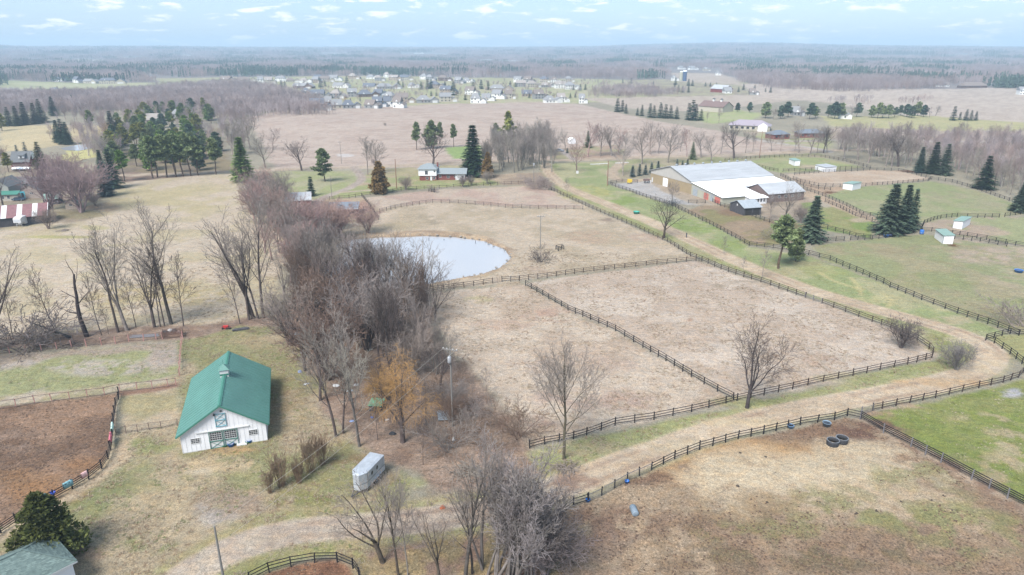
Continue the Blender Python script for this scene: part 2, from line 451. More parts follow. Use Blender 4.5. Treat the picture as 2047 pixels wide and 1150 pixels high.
# barn yard
F([(370, 678), (480, 655), (575, 660), (605, 745), (665, 835), (760, 905), (800, 1000), (700, 1035), (560, 1050), (450, 1085), (345, 1170), (-80, 1170), (-80, 1100), (60, 1030), (180, 958), (236, 870), (240, 850), (355, 850), (362, 760)],
  (196, 178, 148), (166, 163, 118), NM, .42, .56, soft=1.0, wob=3, rough=.5, name='yard_grass')
for b in [(290, 890, 60, 22, (160, 165, 108), .8), (250, 950, 60, 30, (160, 160, 112), .8), (190, 1000, 80, 30, (150, 155, 105), .8), (330, 1000, 60, 30, (208, 188, 150), .5),
          (160, 1110, 50, 14, (178, 150, 128), .7), (300, 1085, 50, 14, (140, 150, 92), .8), (100, 1130, 90, 16, (196, 172, 145), .8),
          (440, 930, 90, 20, (216, 194, 158), .9), (400, 945, 22, 6, (228, 212, 184), .9), (470, 900, 50, 10, (205, 170, 125), .8), (450, 1000, 60, 30, (176, 156, 136), .8), (435, 1030, 35, 26, (205, 196, 188), .85), (480, 1010, 50, 30, (182, 160, 142), .6),
          (600, 1000, 70, 16, (152, 152, 95), .9), (620, 960, 60, 14, (168, 160, 110), .7), (640, 1025, 90, 9, (178, 172, 118), .8), (560, 1036, 70, 10, (168, 166, 110), .8), (480, 1050, 30, 10, (176, 164, 122), .7), (700, 1078, 90, 8, (172, 168, 112), .7), (760, 960, 30, 12, (160, 140, 108), .8), (820, 970, 30, 10, (175, 178, 118), .6),
          (570, 760, 24, 60, (178, 160, 118), .6), (590, 830, 40, 30, (170, 155, 118), .6), (540, 690, 60, 16, (200, 182, 148), .6), (470, 680, 60, 12, (190, 172, 135), .6),
          (545, 800, 8, 50, (160, 122, 92), .5), (690, 915, 60, 12, (150, 130, 98), .8), (700, 890, 40, 12, (172, 160, 112), .6)]:
    blob(*b[:5], al=b[5], n=NF, lo=.25, hi=.5)
blob(505, 664, 10, 3, (130, 112, 95), .9)
# little paddocks
F([(-60, 712), (100, 708), (360, 682), (360, 748), (240, 775), (-60, 820)], (176, 178, 130), (200, 188, 176), NM, .42, .6, soft=.8, wob=2, rough=.5, name='small_paddock')
F([(-60, 712), (100, 708), (360, 682), (360, 700), (240, 706), (100, 720), (-60, 735)], (188, 172, 155), soft=1, wob=3)
blob(200, 735, 110, 16, (208, 196, 186), .8, NF, .35, .5); blob(320, 725, 40, 26, (192, 176, 162), .7, NF, .3, .5)
F([(-60, 800), (240, 768), (357, 752), (358, 768), (240, 786), (-60, 824)], (205, 190, 168), (186, 176, 140), NF, soft=.6, wob=1.5)
F([(245, 785), (356, 768), (356, 850), (240, 864)], (208, 190, 162), (188, 176, 136), NM, soft=.6, wob=1.5, rough=.4)
F([(238, 786), (357, 768), (357, 778), (240, 796)], (176, 140, 120), soft=.6, wob=1.5, rough=.8)
F([(-80, 826), (236, 788), (232, 812), (226, 850), (214, 915), (170, 956), (70, 1016), (-80, 1110)], (142, 116, 98), (176, 144, 120), NM, .4, .62, soft=.5, wob=1.0, rough=1.0, name='mud_paddock')
blob(60, 880, 60, 24, (172, 146, 128), .7, NF, .3, .6); blob(40, 960, 90, 20, (176, 136, 98), .6); blob(90, 990, 80, 26, (178, 134, 92), .7); blob(170, 930, 40, 20, (170, 130, 95), .7)
F([(-80, 1096), (70, 1024), (172, 962), (218, 922), (236, 880), (262, 880), (246, 930), (180, 980), (80, 1040), (-80, 1125)], (212, 190, 160), soft=.8, wob=2)
F([(480, 1165), (540, 1143), (585, 1130), (670, 1122), (705, 1136), (722, 1170)], (142, 106, 86), (170, 126, 98), NF, soft=.4, wob=.6, rough=1.0, name='mud_paddock')
F([(380, 1170), (470, 1100), (620, 1072), (700, 1078), (740, 1120), (770, 1170), (722, 1170), (705, 1132), (670, 1118), (585, 1126), (540, 1139), (470, 1165)], (172, 172, 112), (190, 172, 132), NF, .45, .65, soft=.6, wob=1.2, rough=.4, name='yard_grass')
F([(700, 1075), (1120, 1030), (1180, 1170), (770, 1170)], (168, 140, 122), (182, 160, 120), NF, soft=1.5, wob=3, rough=.9, name='leaf_litter')
# pond paddock and pastures
F([(722, 398), (830, 384), (960, 376), (1070, 371), (1110, 384), (1170, 412), (1335, 485), (1395, 518), (1250, 535), (1040, 562), (860, 584), (800, 560), (640, 560), (620, 500), (700, 445), (755, 440)], (217, 199, 176), (203, 186, 160), NM, .45, .62, soft=.8, wob=1.5, rough=.35, name='pond_paddock')
F([(727, 396), (830, 384), (900, 379), (1070, 373), (1110, 386), (1160, 415), (1025, 412), (870, 402), (760, 420)], (208, 182, 166), (214, 195, 176), NM, .4, .6, soft=.8, wob=1.5)
for b in [(850, 440, 40, 12, (180, 165, 140), .7), (930, 435, 60, 10, (202, 186, 158), .6), (800, 455, 30, 10, (200, 184, 150), .7), (1080, 540, 40, 8, (196, 172, 152), .6), (1180, 475, 50, 14, (202, 172, 148), .5), (1290, 475, 40, 8, (198, 168, 148), .5), (1220, 440, 20, 4, (160, 140, 128), .6)]:
    blob(*b[:5], al=b[5], n=NF, lo=.3, hi=.6)
F([(860, 588), (1045, 568), (1140, 622), (1250, 672), (1335, 723), (1465, 798), (1300, 840), (1070, 890), (1000, 800), (900, 700), (870, 620)], (222, 204, 184), (210, 189, 168), NM, .42, .62, soft=.7, wob=1.5, rough=.45, name='pasture')
F([(1052, 566), (1250, 538), (1392, 522), (1600, 592), (1780, 655), (1835, 680), (1863, 708), (1855, 718), (1600, 775), (1475, 800), (1340, 722), (1250, 668), (1140, 618)], (224, 207, 190), (213, 193, 174), NM, .42, .62, soft=.7, wob=1.5, rough=.4, name='pasture')
for b in [(960, 600, 30, 8, (192, 182, 130), .6), (1100, 630, 60, 14, (205, 168, 148), .6), (1000, 650, 60, 12, (202, 172, 152), .5), (1150, 730, 140, 22, (206, 182, 166), .5), (1180, 800, 120, 24, (200, 170, 155), .6), (1060, 850, 60, 20, (190, 156, 140), .6),
          (1290, 560, 90, 10, (204, 184, 166), .5), (1480, 572, 60, 10, (186, 170, 148), .7), (1660, 720, 70, 12, (206, 176, 155), .5), (1380, 640, 5, 3, (180, 140, 110), .8), (1820, 695, 50, 10, (188, 168, 150), .5)]:
    blob(*b[:5], al=b[5], n=NF, lo=.3, hi=.6)
# verge between driveway and pasture fence, lawns along the drive
F([(1060, 902), (1300, 848), (1600, 782), (1862, 722), (1872, 700), (1840, 675), (1780, 650), (1600, 585), (1395, 512), (1330, 478), (1100, 372), (1120, 368), (1400, 490), (1640, 585), (1900, 655), (1990, 690), (2000, 720), (1950, 750), (1700, 806), (1420, 872), (1240, 934), (1140, 980), (1090, 940)],
  (174, 176, 122), (190, 182, 142), NM, .5, .72, soft=.7, wob=1.5, rough=.45, name='verge_grass')
for b in [(1540, 800, 130, 12, (168, 170, 105), .6), (1200, 900, 80, 14, (190, 172, 140), .7), (1160, 940, 60, 16, (170, 148, 125), .7), (1870, 690, 30, 16, (160, 162, 95), .8), (1900, 735, 60, 10, (175, 172, 112), .6), (1700, 755, 80, 10, (188, 180, 135), .5), (1395, 490, 30, 10, (160, 165, 95), .6)]:
    blob(*b[:5], al=b[5], n=NF, lo=.3, hi=.55)
F([(1085, 345), (1110, 326), (1230, 322), (1215, 368), (1260, 384), (1340, 408), (1430, 455), (1500, 494), (1620, 512), (1770, 570), (1980, 650), (2040, 680), (1985, 684), (1900, 652), (1640, 580), (1400, 485), (1250, 425), (1130, 375)],
  (168, 178, 124), (192, 188, 146), NM, .42, .6, soft=.8, wob=1.5, rough=.3, name='lawn')
for b in [(1170, 385, 60, 14, (196, 190, 120), .7), (1230, 400, 50, 10, (150, 172, 90), .7), (1400, 450, 60, 16, (150, 172, 92), .7), (1470, 490, 60, 12, (156, 172, 100), .7), (1360, 430, 30, 10, (182, 178, 130), .5), (1640, 540, 60, 14, (172, 178, 112), .6), (1760, 600, 60, 10, (206, 198, 150), .7), (1900, 640, 50, 10, (206, 192, 158), .8), (1600, 525, 60, 10, (170, 160, 125), .6), (1560, 545, 50, 8, (190, 176, 140), .6)]:
    blob(*b[:5], al=b[5], n=NF, lo=.3, hi=.55)
for pts in [[(1640, 545), (1660, 560), (1700, 572), (1725, 578)], [(1700, 555), (1720, 575), (1722, 590)], [(1765, 588), (1785, 600), (1778, 612)]]:
    idx, d, sg = line_dist(pts); paint(idx, .7 * smooth01(-d, -.9, -.3), (216, 204, 150))
# the ranch house lots by the road
F([(545, 343), (700, 342), (720, 350), (720, 366), (690, 380), (640, 400), (585, 395), (555, 365)], (180, 184, 132), (190, 186, 150), NM, soft=.8, wob=1.5, name='lawn')
F([(700, 370), (740, 345), (960, 350), (1010, 352), (1010, 368), (900, 374), (800, 380), (690, 396), (660, 398)], (176, 180, 125), (200, 180, 150), NM, .5, .7, soft=.8, wob=1.5, name='lawn')
F([(890, 296), (960, 290), (975, 318), (905, 318)], (165, 188, 118), soft=1.5, wob=2, name='lawn')
F([(1080, 300), (1240, 290), (1250, 316), (1110, 320)], (184, 176, 138), (195, 170, 150), NM, soft=1.5, wob=3)
F([(740, 340), (830, 334), (960, 328), (970, 350), (760, 352)], (205, 186, 165), (190, 180, 140), NM, soft=1, wob=2)
F([(625, 400), (660, 398), (725, 395), (757, 440), (700, 445), (640, 450)], (206, 186, 156), (196, 160, 142), NM, .5, .65, soft=.8, wob=1.5)
F([(955, 352), (1085, 345), (1100, 372), (1010, 370)], (206, 186, 160), (180, 160, 140), NM, soft=1, wob=2)
blob(690, 311, 18, 3, (226, 220, 218), .9)
# right: lawns, yards and paddocks
F([(1230, 322), (1330, 316), (1640, 306), (1660, 316), (1500, 318), (1450, 326), (1380, 336), (1300, 345), (1240, 366)], (190, 178, 150), (176, 176, 130), NM, soft=.8, wob=1.5, name='verge_grass')
F([(1450, 326), (1530, 316), (1640, 315), (1700, 328), (1725, 336), (1640, 342), (1560, 346)], (174, 182, 128), (186, 182, 140), NM, soft=.8, wob=1.5, name='small_paddock')
blob(1620, 334, 24, 4, (208, 190, 166), .8)
F([(1225, 368), (1298, 362), (1440, 404), (1420, 412), (1350, 408), (1290, 392)], (204, 200, 198), (196, 188, 180), NM, soft=.6, wob=1.2, name='gravel_yard')
F([(1300, 363), (1380, 388), (1440, 404), (1430, 416), (1375, 405), (1330, 385)], (198, 182, 162), soft=.8, wob=1.5)
F([(1400, 412), (1450, 410), (1520, 436), (1620, 450), (1600, 480), (1530, 492), (1500, 490), (1430, 452), (1375, 422)], (180, 158, 132), (160, 152, 108), NM, .45, .62, soft=.8, wob=1.5, rough=.5, name='small_paddock')
blob(1470, 425, 40, 8, (164, 132, 112), .7); blob(1520, 470, 40, 10, (158, 150, 100), .7, NF, .3, .6)
F([(1560, 345), (1600, 372), (1640, 392), (1620, 440), (1540, 442), (1500, 410), (1560, 390)], (196, 178, 158), (180, 165, 145), NM, soft=1, wob=2)
F([(1570, 348), (1645, 344), (1740, 340), (1800, 342), (1862, 357), (1740, 372), (1640, 374), (1590, 362)], (218, 198, 176), (210, 186, 162), NM, soft=.6, wob=1.0, rough=.2, name='riding_arena')
F([(1590, 362), (1640, 374), (1700, 374), (1690, 392), (1655, 392), (1620, 380)], (202, 176, 150), soft=.6, wob=1.2)
F([(1655, 390), (1700, 376), (1860, 362), (1950, 380), (2060, 418), (2060, 428), (2000, 434), (1900, 434), (1850, 446), (1760, 436), (1700, 412)], (168, 176, 126), (180, 178, 138), NM, .45, .62, soft=.8, wob=1.5, name='green_paddock')
blob(1880, 390, 60, 8, (180, 168, 140), .5, NF, .3, .6); blob(1960, 410, 60, 8, (186, 176, 148), .4)
F([(1600, 405), (1650, 404), (1745, 444), (1740, 478), (1650, 460), (1630, 450)], (150, 170, 98), (170, 168, 115), NM, .5, .65, soft=.8, wob=1.2, name='green_paddock')
blob(1720, 440, 22, 5, (202, 184, 160), .8); blob(1650, 410, 26, 6, (206, 192, 178), .8)
F([(1600, 376), (1640, 388), (1700, 412), (1760, 440), (1742, 444), (1700, 430), (1650, 406), (1600, 390)], (208, 184, 158), soft=.6, wob=1)
F([(1845, 445), (1900, 436), (2060, 434), (2060, 492), (1960, 478), (1900, 470), (1850, 462)], (176, 180, 134), (194, 176, 155), NM, .48, .64, soft=.8, wob=1.5, name='green_paddock')
blob(1960, 466, 60, 7, (200, 178, 158), .8); blob(1860, 450, 24, 5, (200, 180, 160), .6)
F([(1625, 494), (1700, 482), (1850, 468), (1960, 486), (2060, 496), (2060, 672), (1980, 648), (1770, 566), (1640, 516)], (168, 172, 126), (180, 172, 136), NM, .45, .62, soft=.8, wob=1.5, rough=.35, name='green_paddock')
for b in [(1990, 510, 90, 20, (204, 184, 166), .8), (2030, 560, 50, 30, (200, 182, 160), .5), (1930, 480, 50, 6, (206, 188, 168), .8), (1750, 500, 90, 12, (180, 166, 132), .6), (1850, 560, 100, 20, (160, 165, 112), .5), (1980, 625, 60, 14, (172, 158, 122), .6)]:
    blob(*b[:5], al=b[5], n=NF, lo=.3, hi=.6)
F([(1970, 682), (2010, 670), (2060, 668), (2060, 740), (2040, 725), (2010, 700)], (180, 178, 125), soft=.6, wob=1)
# lower right paddocks
F([(1735, 838), (1870, 800), (2040, 760), (2080, 760), (2080, 1040), (1960, 966), (1850, 900)], (146, 158, 84), (160, 164, 100), NM, soft=.7, wob=1.5, rough=.35, name='green_paddock')
for b in [(2010, 900, 60, 60, (205, 184, 155), .8), (1960, 840, 60, 14, (196, 180, 140), .7), (1990, 940, 60, 30, (190, 172, 135), .6), (1800, 812, 60, 8, (198, 172, 150), .8), (1760, 830, 30, 8, (190, 160, 136), .8), (2020, 785, 26, 9, (198, 196, 205), .9)]:
    blob(*b[:5], al=b[5], n=NF, lo=.38, hi=.55)
F([(1110, 1045), (1180, 1006), (1300, 944), (1400, 901), (1530, 868), (1690, 836), (1715, 842), (1820, 895), (1940, 960), (2080, 1036), (2080, 1170), (1130, 1170)], (170, 144, 120), (194, 170, 142), NM, .42, .6, soft=.5, wob=1.2, rough=1.0, name='large_paddock')
for b in [(1500, 910, 190, 30, (206, 164, 112), .9, NF, .15, .4), (1400, 950, 100, 34, (202, 164, 118), .8, NF, .2, .45), (1660, 862, 90, 12, (150, 118, 96), .8, NF, .3, .5), (1760, 870, 60, 26, (152, 122, 104), .8, NF, .35, .55),
          (1600, 955, 240, 60, (226, 207, 176), .95, NF, .05, .38), (1700, 915, 130, 34, (218, 200, 170), .8, NF, .2, .5), (1760, 1010, 220, 36, (160, 158, 108), .8, NF, .4, .55), (1850, 950, 100, 40, (168, 164, 114), .7, NF, .42, .56), (1800, 980, 180, 30, (214, 192, 160), .6, NM, .45, .55),
          (1900, 1040, 180, 30, (160, 160, 106), .7, NF, .35, .5), (1560, 1060, 220, 26, (152, 148, 98), .7, NF, .4, .6), (1500, 1010, 130, 22, (190, 165, 130), .7, NF, .3, .6), (1270, 960, 80, 18, (132, 104, 88), .8, NF, .25, .5), (1740, 862, 60, 20, (136, 106, 92), .9, NF, .2, .5), (1190, 1060, 90, 40, (150, 118, 100), .8, NF, .3, .5), (1320, 1050, 110, 24, (146, 118, 100), .7, NF, .3, .55), (1500, 1140, 260, 22, (150, 126, 104), .7, NF, .3, .6), (1400, 1110, 260, 36, (160, 138, 112), .6, NF, .4, .6), (1650, 1110, 260, 30, (132, 122, 92), .6, NF, .42, .56),
          (1200, 1110, 60, 50, (182, 156, 138), .6, NF, .3, .6), (1850, 1140, 160, 20, (196, 182, 170), .6, NM, .4, .6), (1950, 1090, 130, 30, (156, 156, 104), .6, NF, .4, .6), (1900, 960, 90, 14, (206, 188, 160), .7, NF, .45, .6)]:
    blob(b[0], b[1], b[2], b[3], b[4], b[5], b[6], b[7], b[8], rough=.9 if b[4][0] < 185 else .5)
F([(1712, 838), (1740, 838), (1830, 884), (1960, 956), (2080, 1020), (2080, 1044), (1940, 968), (1820, 902)], (190, 168, 145), (168, 140, 120), NF, soft=.5, wob=1)
# roads
def road(pts, w, c, c2, name, soft=.5, tracks=0.6, dark=(160, 136, 118)):
    idx, d, sg = line_dist(pts)
    a = smooth01(-d, -w - soft, -w + soft)
    paint(idx, a, c, c2, NF, .3, .7, rough=.25)
    if tracks:
        t = np.exp(-((d - w * .5) / (w * .2)) ** 2) * tracks * smooth01(NM[idx], .3, .6)
        paint(idx, t * a, dark)
    zone(name, idx, a)
road([(-120, 374), (200, 352), (460, 343), (560, 339.5), (760, 333), (1110, 321), (1400, 312), (1640, 302), (1760, 298)], 3.6, (216, 198, 176), (206, 186, 164), 'country_road', tracks=.3)
road([(1495, 277), (1560, 287), (1640, 298), (1660, 304)], 2.2, (212, 204, 198), (205, 196, 188), 'country_road', tracks=0)
road([(1560, 282), (1700, 278), (1900, 284), (2060, 282)], 2.0, (210, 202, 198), (200, 192, 188), 'country_road', tracks=0)
DRIVE = [(330, 1185), (370, 1150), (460, 1096), (560, 1068), (640, 1056), (760, 1048), (900, 1034), (1010, 1014), (1130, 972), (1250, 925), (1400, 868), (1560, 826), (1700, 800), (1850, 774), (1945, 748), (1988, 718), (1975, 690), (1910, 662), (1800, 632), (1650, 590), (1550, 555), (1420, 500), (1330, 455), (1200, 402), (1130, 375), (1098, 350), (1090, 326)]
road(DRIVE, 3.1, (198, 190, 150), (186, 180, 134), 'driveway', soft=1.2, tracks=0)
road(DRIVE, 2.7, (226, 206, 180), (216, 194, 166), 'driveway', soft=.35, tracks=.75, dark=(180, 152, 130))
road(DRIVE[:8], 3.9, (172, 168, 118), (186, 172, 130), 'verge_grass', soft=1.0, tracks=0)
road(DRIVE[:9], 2.5, (214, 198, 178), (202, 184, 166), 'driveway', soft=.4, tracks=.8, dark=(170, 146, 130))
for b in [(1500, 845, 120, 10, (222, 202, 168), .8), (1350, 890, 80, 12, (220, 202, 172), .8), (1880, 765, 100, 8, (218, 186, 146), .8), (1985, 735, 36, 14, (226, 208, 176), .7), (1150, 965, 50, 14, (172, 142, 124), .8), (1060, 995, 60, 12, (176, 150, 130), .7), (760, 1050, 150, 8, (196, 178, 162), .7), (600, 1060, 90, 8, (206, 188, 170), .6), (980, 1022, 90, 10, (184, 160, 142), .9), (1930, 680, 40, 8, (222, 206, 178), .6)]:
    blob(*b[:5], al=b[5], n=NF, lo=.25, hi=.5)
road([(706, 334), (722, 350), (724, 362), (700, 376), (665, 388), (640, 398), (632, 412)], 2.0, (206, 192, 180), (196, 180, 168), 'gravel_drive', tracks=.5)
road([(672, 385), (720, 382), (765, 378)], 1.3, (214, 196, 176), (206, 188, 168), 'gravel_drive', tracks=0)
road([(1245, 325), (1218, 345), (1235, 362), (1270, 362), (1300, 358)], 2.6, (212, 192, 168), (200, 180, 158), 'gravel_drive', tracks=0)
road([(1300, 358), (1330, 352), (1352, 338)], 2.0, (208, 188, 164), (200, 180, 158), 'gravel_drive', tracks=0)
road([(1122, 300), (1135, 310), (1148, 320)], 1.8, (205, 192, 184), (200, 186, 178), 'gravel_drive', tracks=0)
# pond bed
POND = [(636, 500), (700, 478), (770, 473), (850, 470), (910, 472), (965, 481), (1003, 496), (1020, 512), (1012, 524), (1000, 534), (960, 548), (900, 560), (850, 568), (790, 577), (700, 578), (650, 566), (625, 535)]
pidx, pa = poly_mask(POND, 1.0, 1.0)
pidx2, pa2 = poly_mask([(828 + (x - 828) * 1.05, 524 + (y - 524) * 1.16) for x, y in POND], 1.5, 1.5)
paint(pidx2, pa2 * .9, (216, 190, 158), (188, 162, 136), NF, .4, .6, rough=.6)
paint(pidx, pa, (110, 100, 88))
road([(1000, 571), (1030, 566)], 1.2, (205, 186, 160), (205, 186, 160), 'pond_paddock', tracks=0)

Z = h_np(X, Y)
near = smooth01(-Rv, -700, -250)
Z = Z + near * ((NF - .5) * 0.16 * (0.5 + ROU) + (NM - .5) * 0.3)
Z[pidx] -= 1.5 * pa
Z[pidx2] += 0.25 * pa2
WATER_Z = None
# ---- ground material
gm = bpy.data.materials.new('earth_and_grass'); gm.use_nodes = True
t = gm.node_tree; b = t.nodes['Principled BSDF']; b.inputs['Roughness'].default_value = 0.95; b.inputs['Specular IOR Level'].default_value = 0.1
at = t.nodes.new('ShaderNodeAttribute'); at.attribute_name = 'tint'
ar = t.nodes.new('ShaderNodeAttribute'); ar.attribute_name = 'clods'
gp = t.nodes.new('ShaderNodeNewGeometry')
def nz(scale, detail=5, rough=.6, stretch=None):
    n = t.nodes.new('ShaderNodeTexNoise'); n.inputs['Scale'].default_value = scale; n.inputs['Detail'].default_value = detail; n.inputs['Roughness'].default_value = rough
    if stretch:
        m = t.nodes.new('ShaderNodeMapping'); m.inputs['Scale'].default_value = stretch; m.inputs['Rotation'].default_value = (0, 0, .35)
        t.links.new(gp.outputs['Position'], m.inputs['Vector']); t.links.new(m.outputs[0], n.inputs['Vector'])
    else: t.links.new(gp.outputs['Position'], n.inputs['Vector'])
    return n
def mr(sock, a, b_, c, d):
    m = t.nodes.new('ShaderNodeMapRange'); m.inputs['From Min'].default_value = a; m.inputs['From Max'].default_value = b_
    m.inputs['To Min'].default_value = c; m.inputs['To Max'].default_value = d; t.links.new(sock, m.inputs['Value']); return m.outputs[0]
def mth(op, a, b_):
    m = t.nodes.new('ShaderNodeMath'); m.operation = op
    for i, s in enumerate((a, b_)):
        if isinstance(s, (int, float)): m.inputs[i].default_value = s
        else: t.links.new(s, m.inputs[i])
    return m.outputs[0]
fine = nz(1.6, 6, .7); grain = nz(.45, 4, .6, (1, 2.6, 1)); dark = nz(2.6, 7, .75); lit_ = nz(3.0, 2, .5)
f1 = mr(fine.outputs['Fac'], .3, .7, .80, 1.18)
f2 = mr(grain.outputs['Fac'], .3, .7, .86, 1.12)
f = mth('MULTIPLY', f1, f2)
blades = nz(6.5, 3, .6)
f = mth('MULTIPLY', f, mr(blades.outputs['Fac'], .35, .65, .68, 1.3))
patch_ = nz(.16, 5, .65)
f = mth('MULTIPLY', f, mr(patch_.outputs['Fac'], .35, .65, .92, 1.07))
spots = mr(dark.outputs['Fac'], .48, .66, 0, 1)
sp = mth('MULTIPLY', mth('MULTIPLY', spots, ar.outputs['Fac']), .62)
f = mth('MULTIPLY', f, mth('SUBTRACT', 1.0, sp))
lightsp = mth('MULTIPLY', mth('MULTIPLY', mr(lit_.outputs['Fac'], .6, .7, 0, 1), ar.outputs['Fac']), .5)
f = mth('MULTIPLY', f, mth('ADD', 1.0, lightsp))
v = t.nodes.new('ShaderNodeVectorMath'); v.operation = 'SCALE'
t.links.new(at.outputs['Color'], v.inputs[0]); t.links.new(f, v.inputs['Scale'])
# faint hue drift: some tufts greener, some browner
hue = nz(.8, 4, .6)
mix = t.nodes.new('ShaderNodeMix'); mix.data_type = 'RGBA'; mix.blend_type = 'MULTIPLY'
mix.inputs['B'].default_value = (1.05, .97, .88, 1)
t.links.new(mr(hue.outputs['Fac'], .42, .62, 0, .9), mix.inputs['Factor'])
t.links.new(v.outputs[0], mix.inputs['A']); t.links.new(mix.outputs['Result'], b.inputs['Base Color'])
bn = t.nodes.new('ShaderNodeBump'); bn.inputs['Strength'].default_value = .6; bn.inputs['Distance'].default_value = .12
t.links.new(fine.outputs['Fac'], bn.inputs['Height']); t.links.new(bn.outputs[0], b.inputs['Normal'])

i0 = (np.arange(NR - 1)[:, None] * NA + np.arange(NA)[None, :]).ravel()
i1 = (np.arange(NR - 1)[:, None] * NA + (np.arange(NA)[None, :] + 1) % NA).ravel()
quads = np.stack([i0, i0 + NA, i1 + NA, i1], axis=1)
qz = ZID[quads[:, 0]]
VV = np.stack([X, Y, Z], axis=1)
C = np.clip(C, 0.01, 0.9); lum = C.mean(1, keepdims=True); C = lum + (C - lum) * .93
for zi, zn in enumerate(ZN):
    q = quads[qz == zi]
    if not len(q): continue
    u, inv = np.unique(q, return_inverse=True)
    me = mesh_np(zn, VV[u], inv.reshape(q.shape), gm, True)
    ca = me.attributes.new('tint', 'FLOAT_COLOR', 'POINT'); ca.data.foreach_set('color', np.concatenate([C[u], np.ones((len(u), 1))], axis=1).astype(np.float32).ravel())
    fa = me.attributes.new('clods', 'FLOAT', 'POINT'); fa.data.foreach_set('value', ROU[u].astype(np.float32))
    o = bpy.data.objects.new(zn, me); o['kind'] = 'structure'; link(o)
# centre disc under the camera
mb = MB(); mb.add([(rr[0] * sin(a), rr[0] * cos(a), float(Z[i])) for i, a in enumerate(ang)], [tuple(range(NA - 1, -1, -1))])
# (the hole below the camera is closed by this small cap)
cap = mb.obj('ground', mat('cap_earth', rgb(170, 150, 125)), kind='structure')
# pond water
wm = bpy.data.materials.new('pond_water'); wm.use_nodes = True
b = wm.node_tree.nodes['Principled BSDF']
b.inputs['Base Color'].default_value = (*rgb(222, 224, 230), 1); b.inputs['Roughness'].default_value = .06; b.inputs['IOR'].default_value = 1.33  # bright sky reflection painted into the water as an even pale base colour
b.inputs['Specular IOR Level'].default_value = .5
wn = wm.node_tree.nodes.new('ShaderNodeTexNoise'); wn.inputs['Scale'].default_value = 1.5; wn.inputs['Detail'].default_value = 3
wb = wm.node_tree.nodes.new('ShaderNodeBump'); wb.inputs['Strength'].default_value = .06; wb.inputs['Distance'].default_value = .03
wg = wm.node_tree.nodes.new('ShaderNodeNewGeometry')
wm.node_tree.links.new(wg.outputs['Position'], wn.inputs['Vector']); wm.node_tree.links.new(wn.outputs['Fac'], wb.inputs['Height']); wm.node_tree.links.new(wb.outputs[0], b.inputs['Normal'])
pw = [G(828 + (x - 828) * 1.03, 524 + (y - 524) * 1.06) for x, y in POND]
wz = min(p.z for p in pw) - 0.12
WATER_Z = wz
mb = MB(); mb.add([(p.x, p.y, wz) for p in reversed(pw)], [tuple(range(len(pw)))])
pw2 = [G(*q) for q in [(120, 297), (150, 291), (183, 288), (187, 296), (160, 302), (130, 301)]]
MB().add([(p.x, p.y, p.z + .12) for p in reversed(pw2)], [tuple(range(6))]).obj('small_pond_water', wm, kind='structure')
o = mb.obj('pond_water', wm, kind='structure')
# ------------------------------------------------------------------ trees
class BT:                                            # parameters of a bare tree
    def __init__(s, **k): s.__dict__.update(k)
def _n(v):
    l = math.sqrt(v[0] * v[0] + v[1] * v[1] + v[2] * v[2]) or 1.0
    return (v[0] / l, v[1] / l, v[2] / l)
def _rot(d, ang, az):
    u = (0, 0, 1) if abs(d[2]) < .9 else (1, 0, 0)
    a = _n((d[1] * u[2] - d[2] * u[1], d[2] * u[0] - d[0] * u[2], d[0] * u[1] - d[1] * u[0]))
    b = (d[1] * a[2] - d[2] * a[1], d[2] * a[0] - d[0] * a[2], d[0] * a[1] - d[1] * a[0])
    ca, sa, cz, sz = cos(ang), sin(ang), cos(az), sin(az)
    return tuple(d[i] * ca + (a[i] * cz + b[i] * sz) * sa for i in range(3))
def grow(rg, out, P, p, d, L, r, lev):
    n = P.seg[lev]; st = L / n; pts = [p]; rad = [r]; dirs = [d]; wg = P.wig[lev]; up = P.up[lev]
    for i in range(n):
        d = _n((d[0] + rg.gauss(0, wg), d[1] + rg.gauss(0, wg), d[2] + rg.gauss(0, wg) * .6 + up))
        p = (p[0] + d[0] * st, p[1] + d[1] * st, p[2] + d[2] * st)
        pts.append(p); rad.append(max(r * (1 - (1 - P.tap[lev]) * (i + 1) / n), P.rmin)); dirs.append(d)
    out[lev].append((pts, rad))
    if lev >= len(P.num): return
    k = P.num[lev]; k = max(1, int(round(k * rg.uniform(.75, 1.25)))) if lev else k
    if lev > 1: k = max(2, int(round(k * min(1.3, L / P.ref[lev]))))
    az = rg.uniform(0, 6.28)
    for j in range(k):
        t = P.t0[lev] + (1 - P.t0[lev]) * (j + rg.uniform(.2, .9)) / k
        t = min(t, .985); f = t * n; i = int(f); q = f - i
        bp = tuple(pts[i][m] * (1 - q) + pts[i + 1][m] * q for m in range(3)); bd = dirs[min(i + 1, n)]
        br = rad[i] * (1 - q) + rad[i + 1] * q
        az += 2.4 + rg.uniform(-.5, .5)
        an = P.ang[lev] * rg.uniform(.7, 1.3) * (1.15 - .35 * t)
        nd = _rot(bd, an, az)
        shp = P.shape[lev]
        ln = L * P.rat[lev] * rg.uniform(.75, 1.2) * (1 - shp * (t - P.t0[lev]) / (1 - P.t0[lev] + 1e-6))
        grow(rg, out, P, bp, nd, ln, max(br * P.rr[lev] * (0.8 if t < .9 else 1), P.rmin), lev + 1)
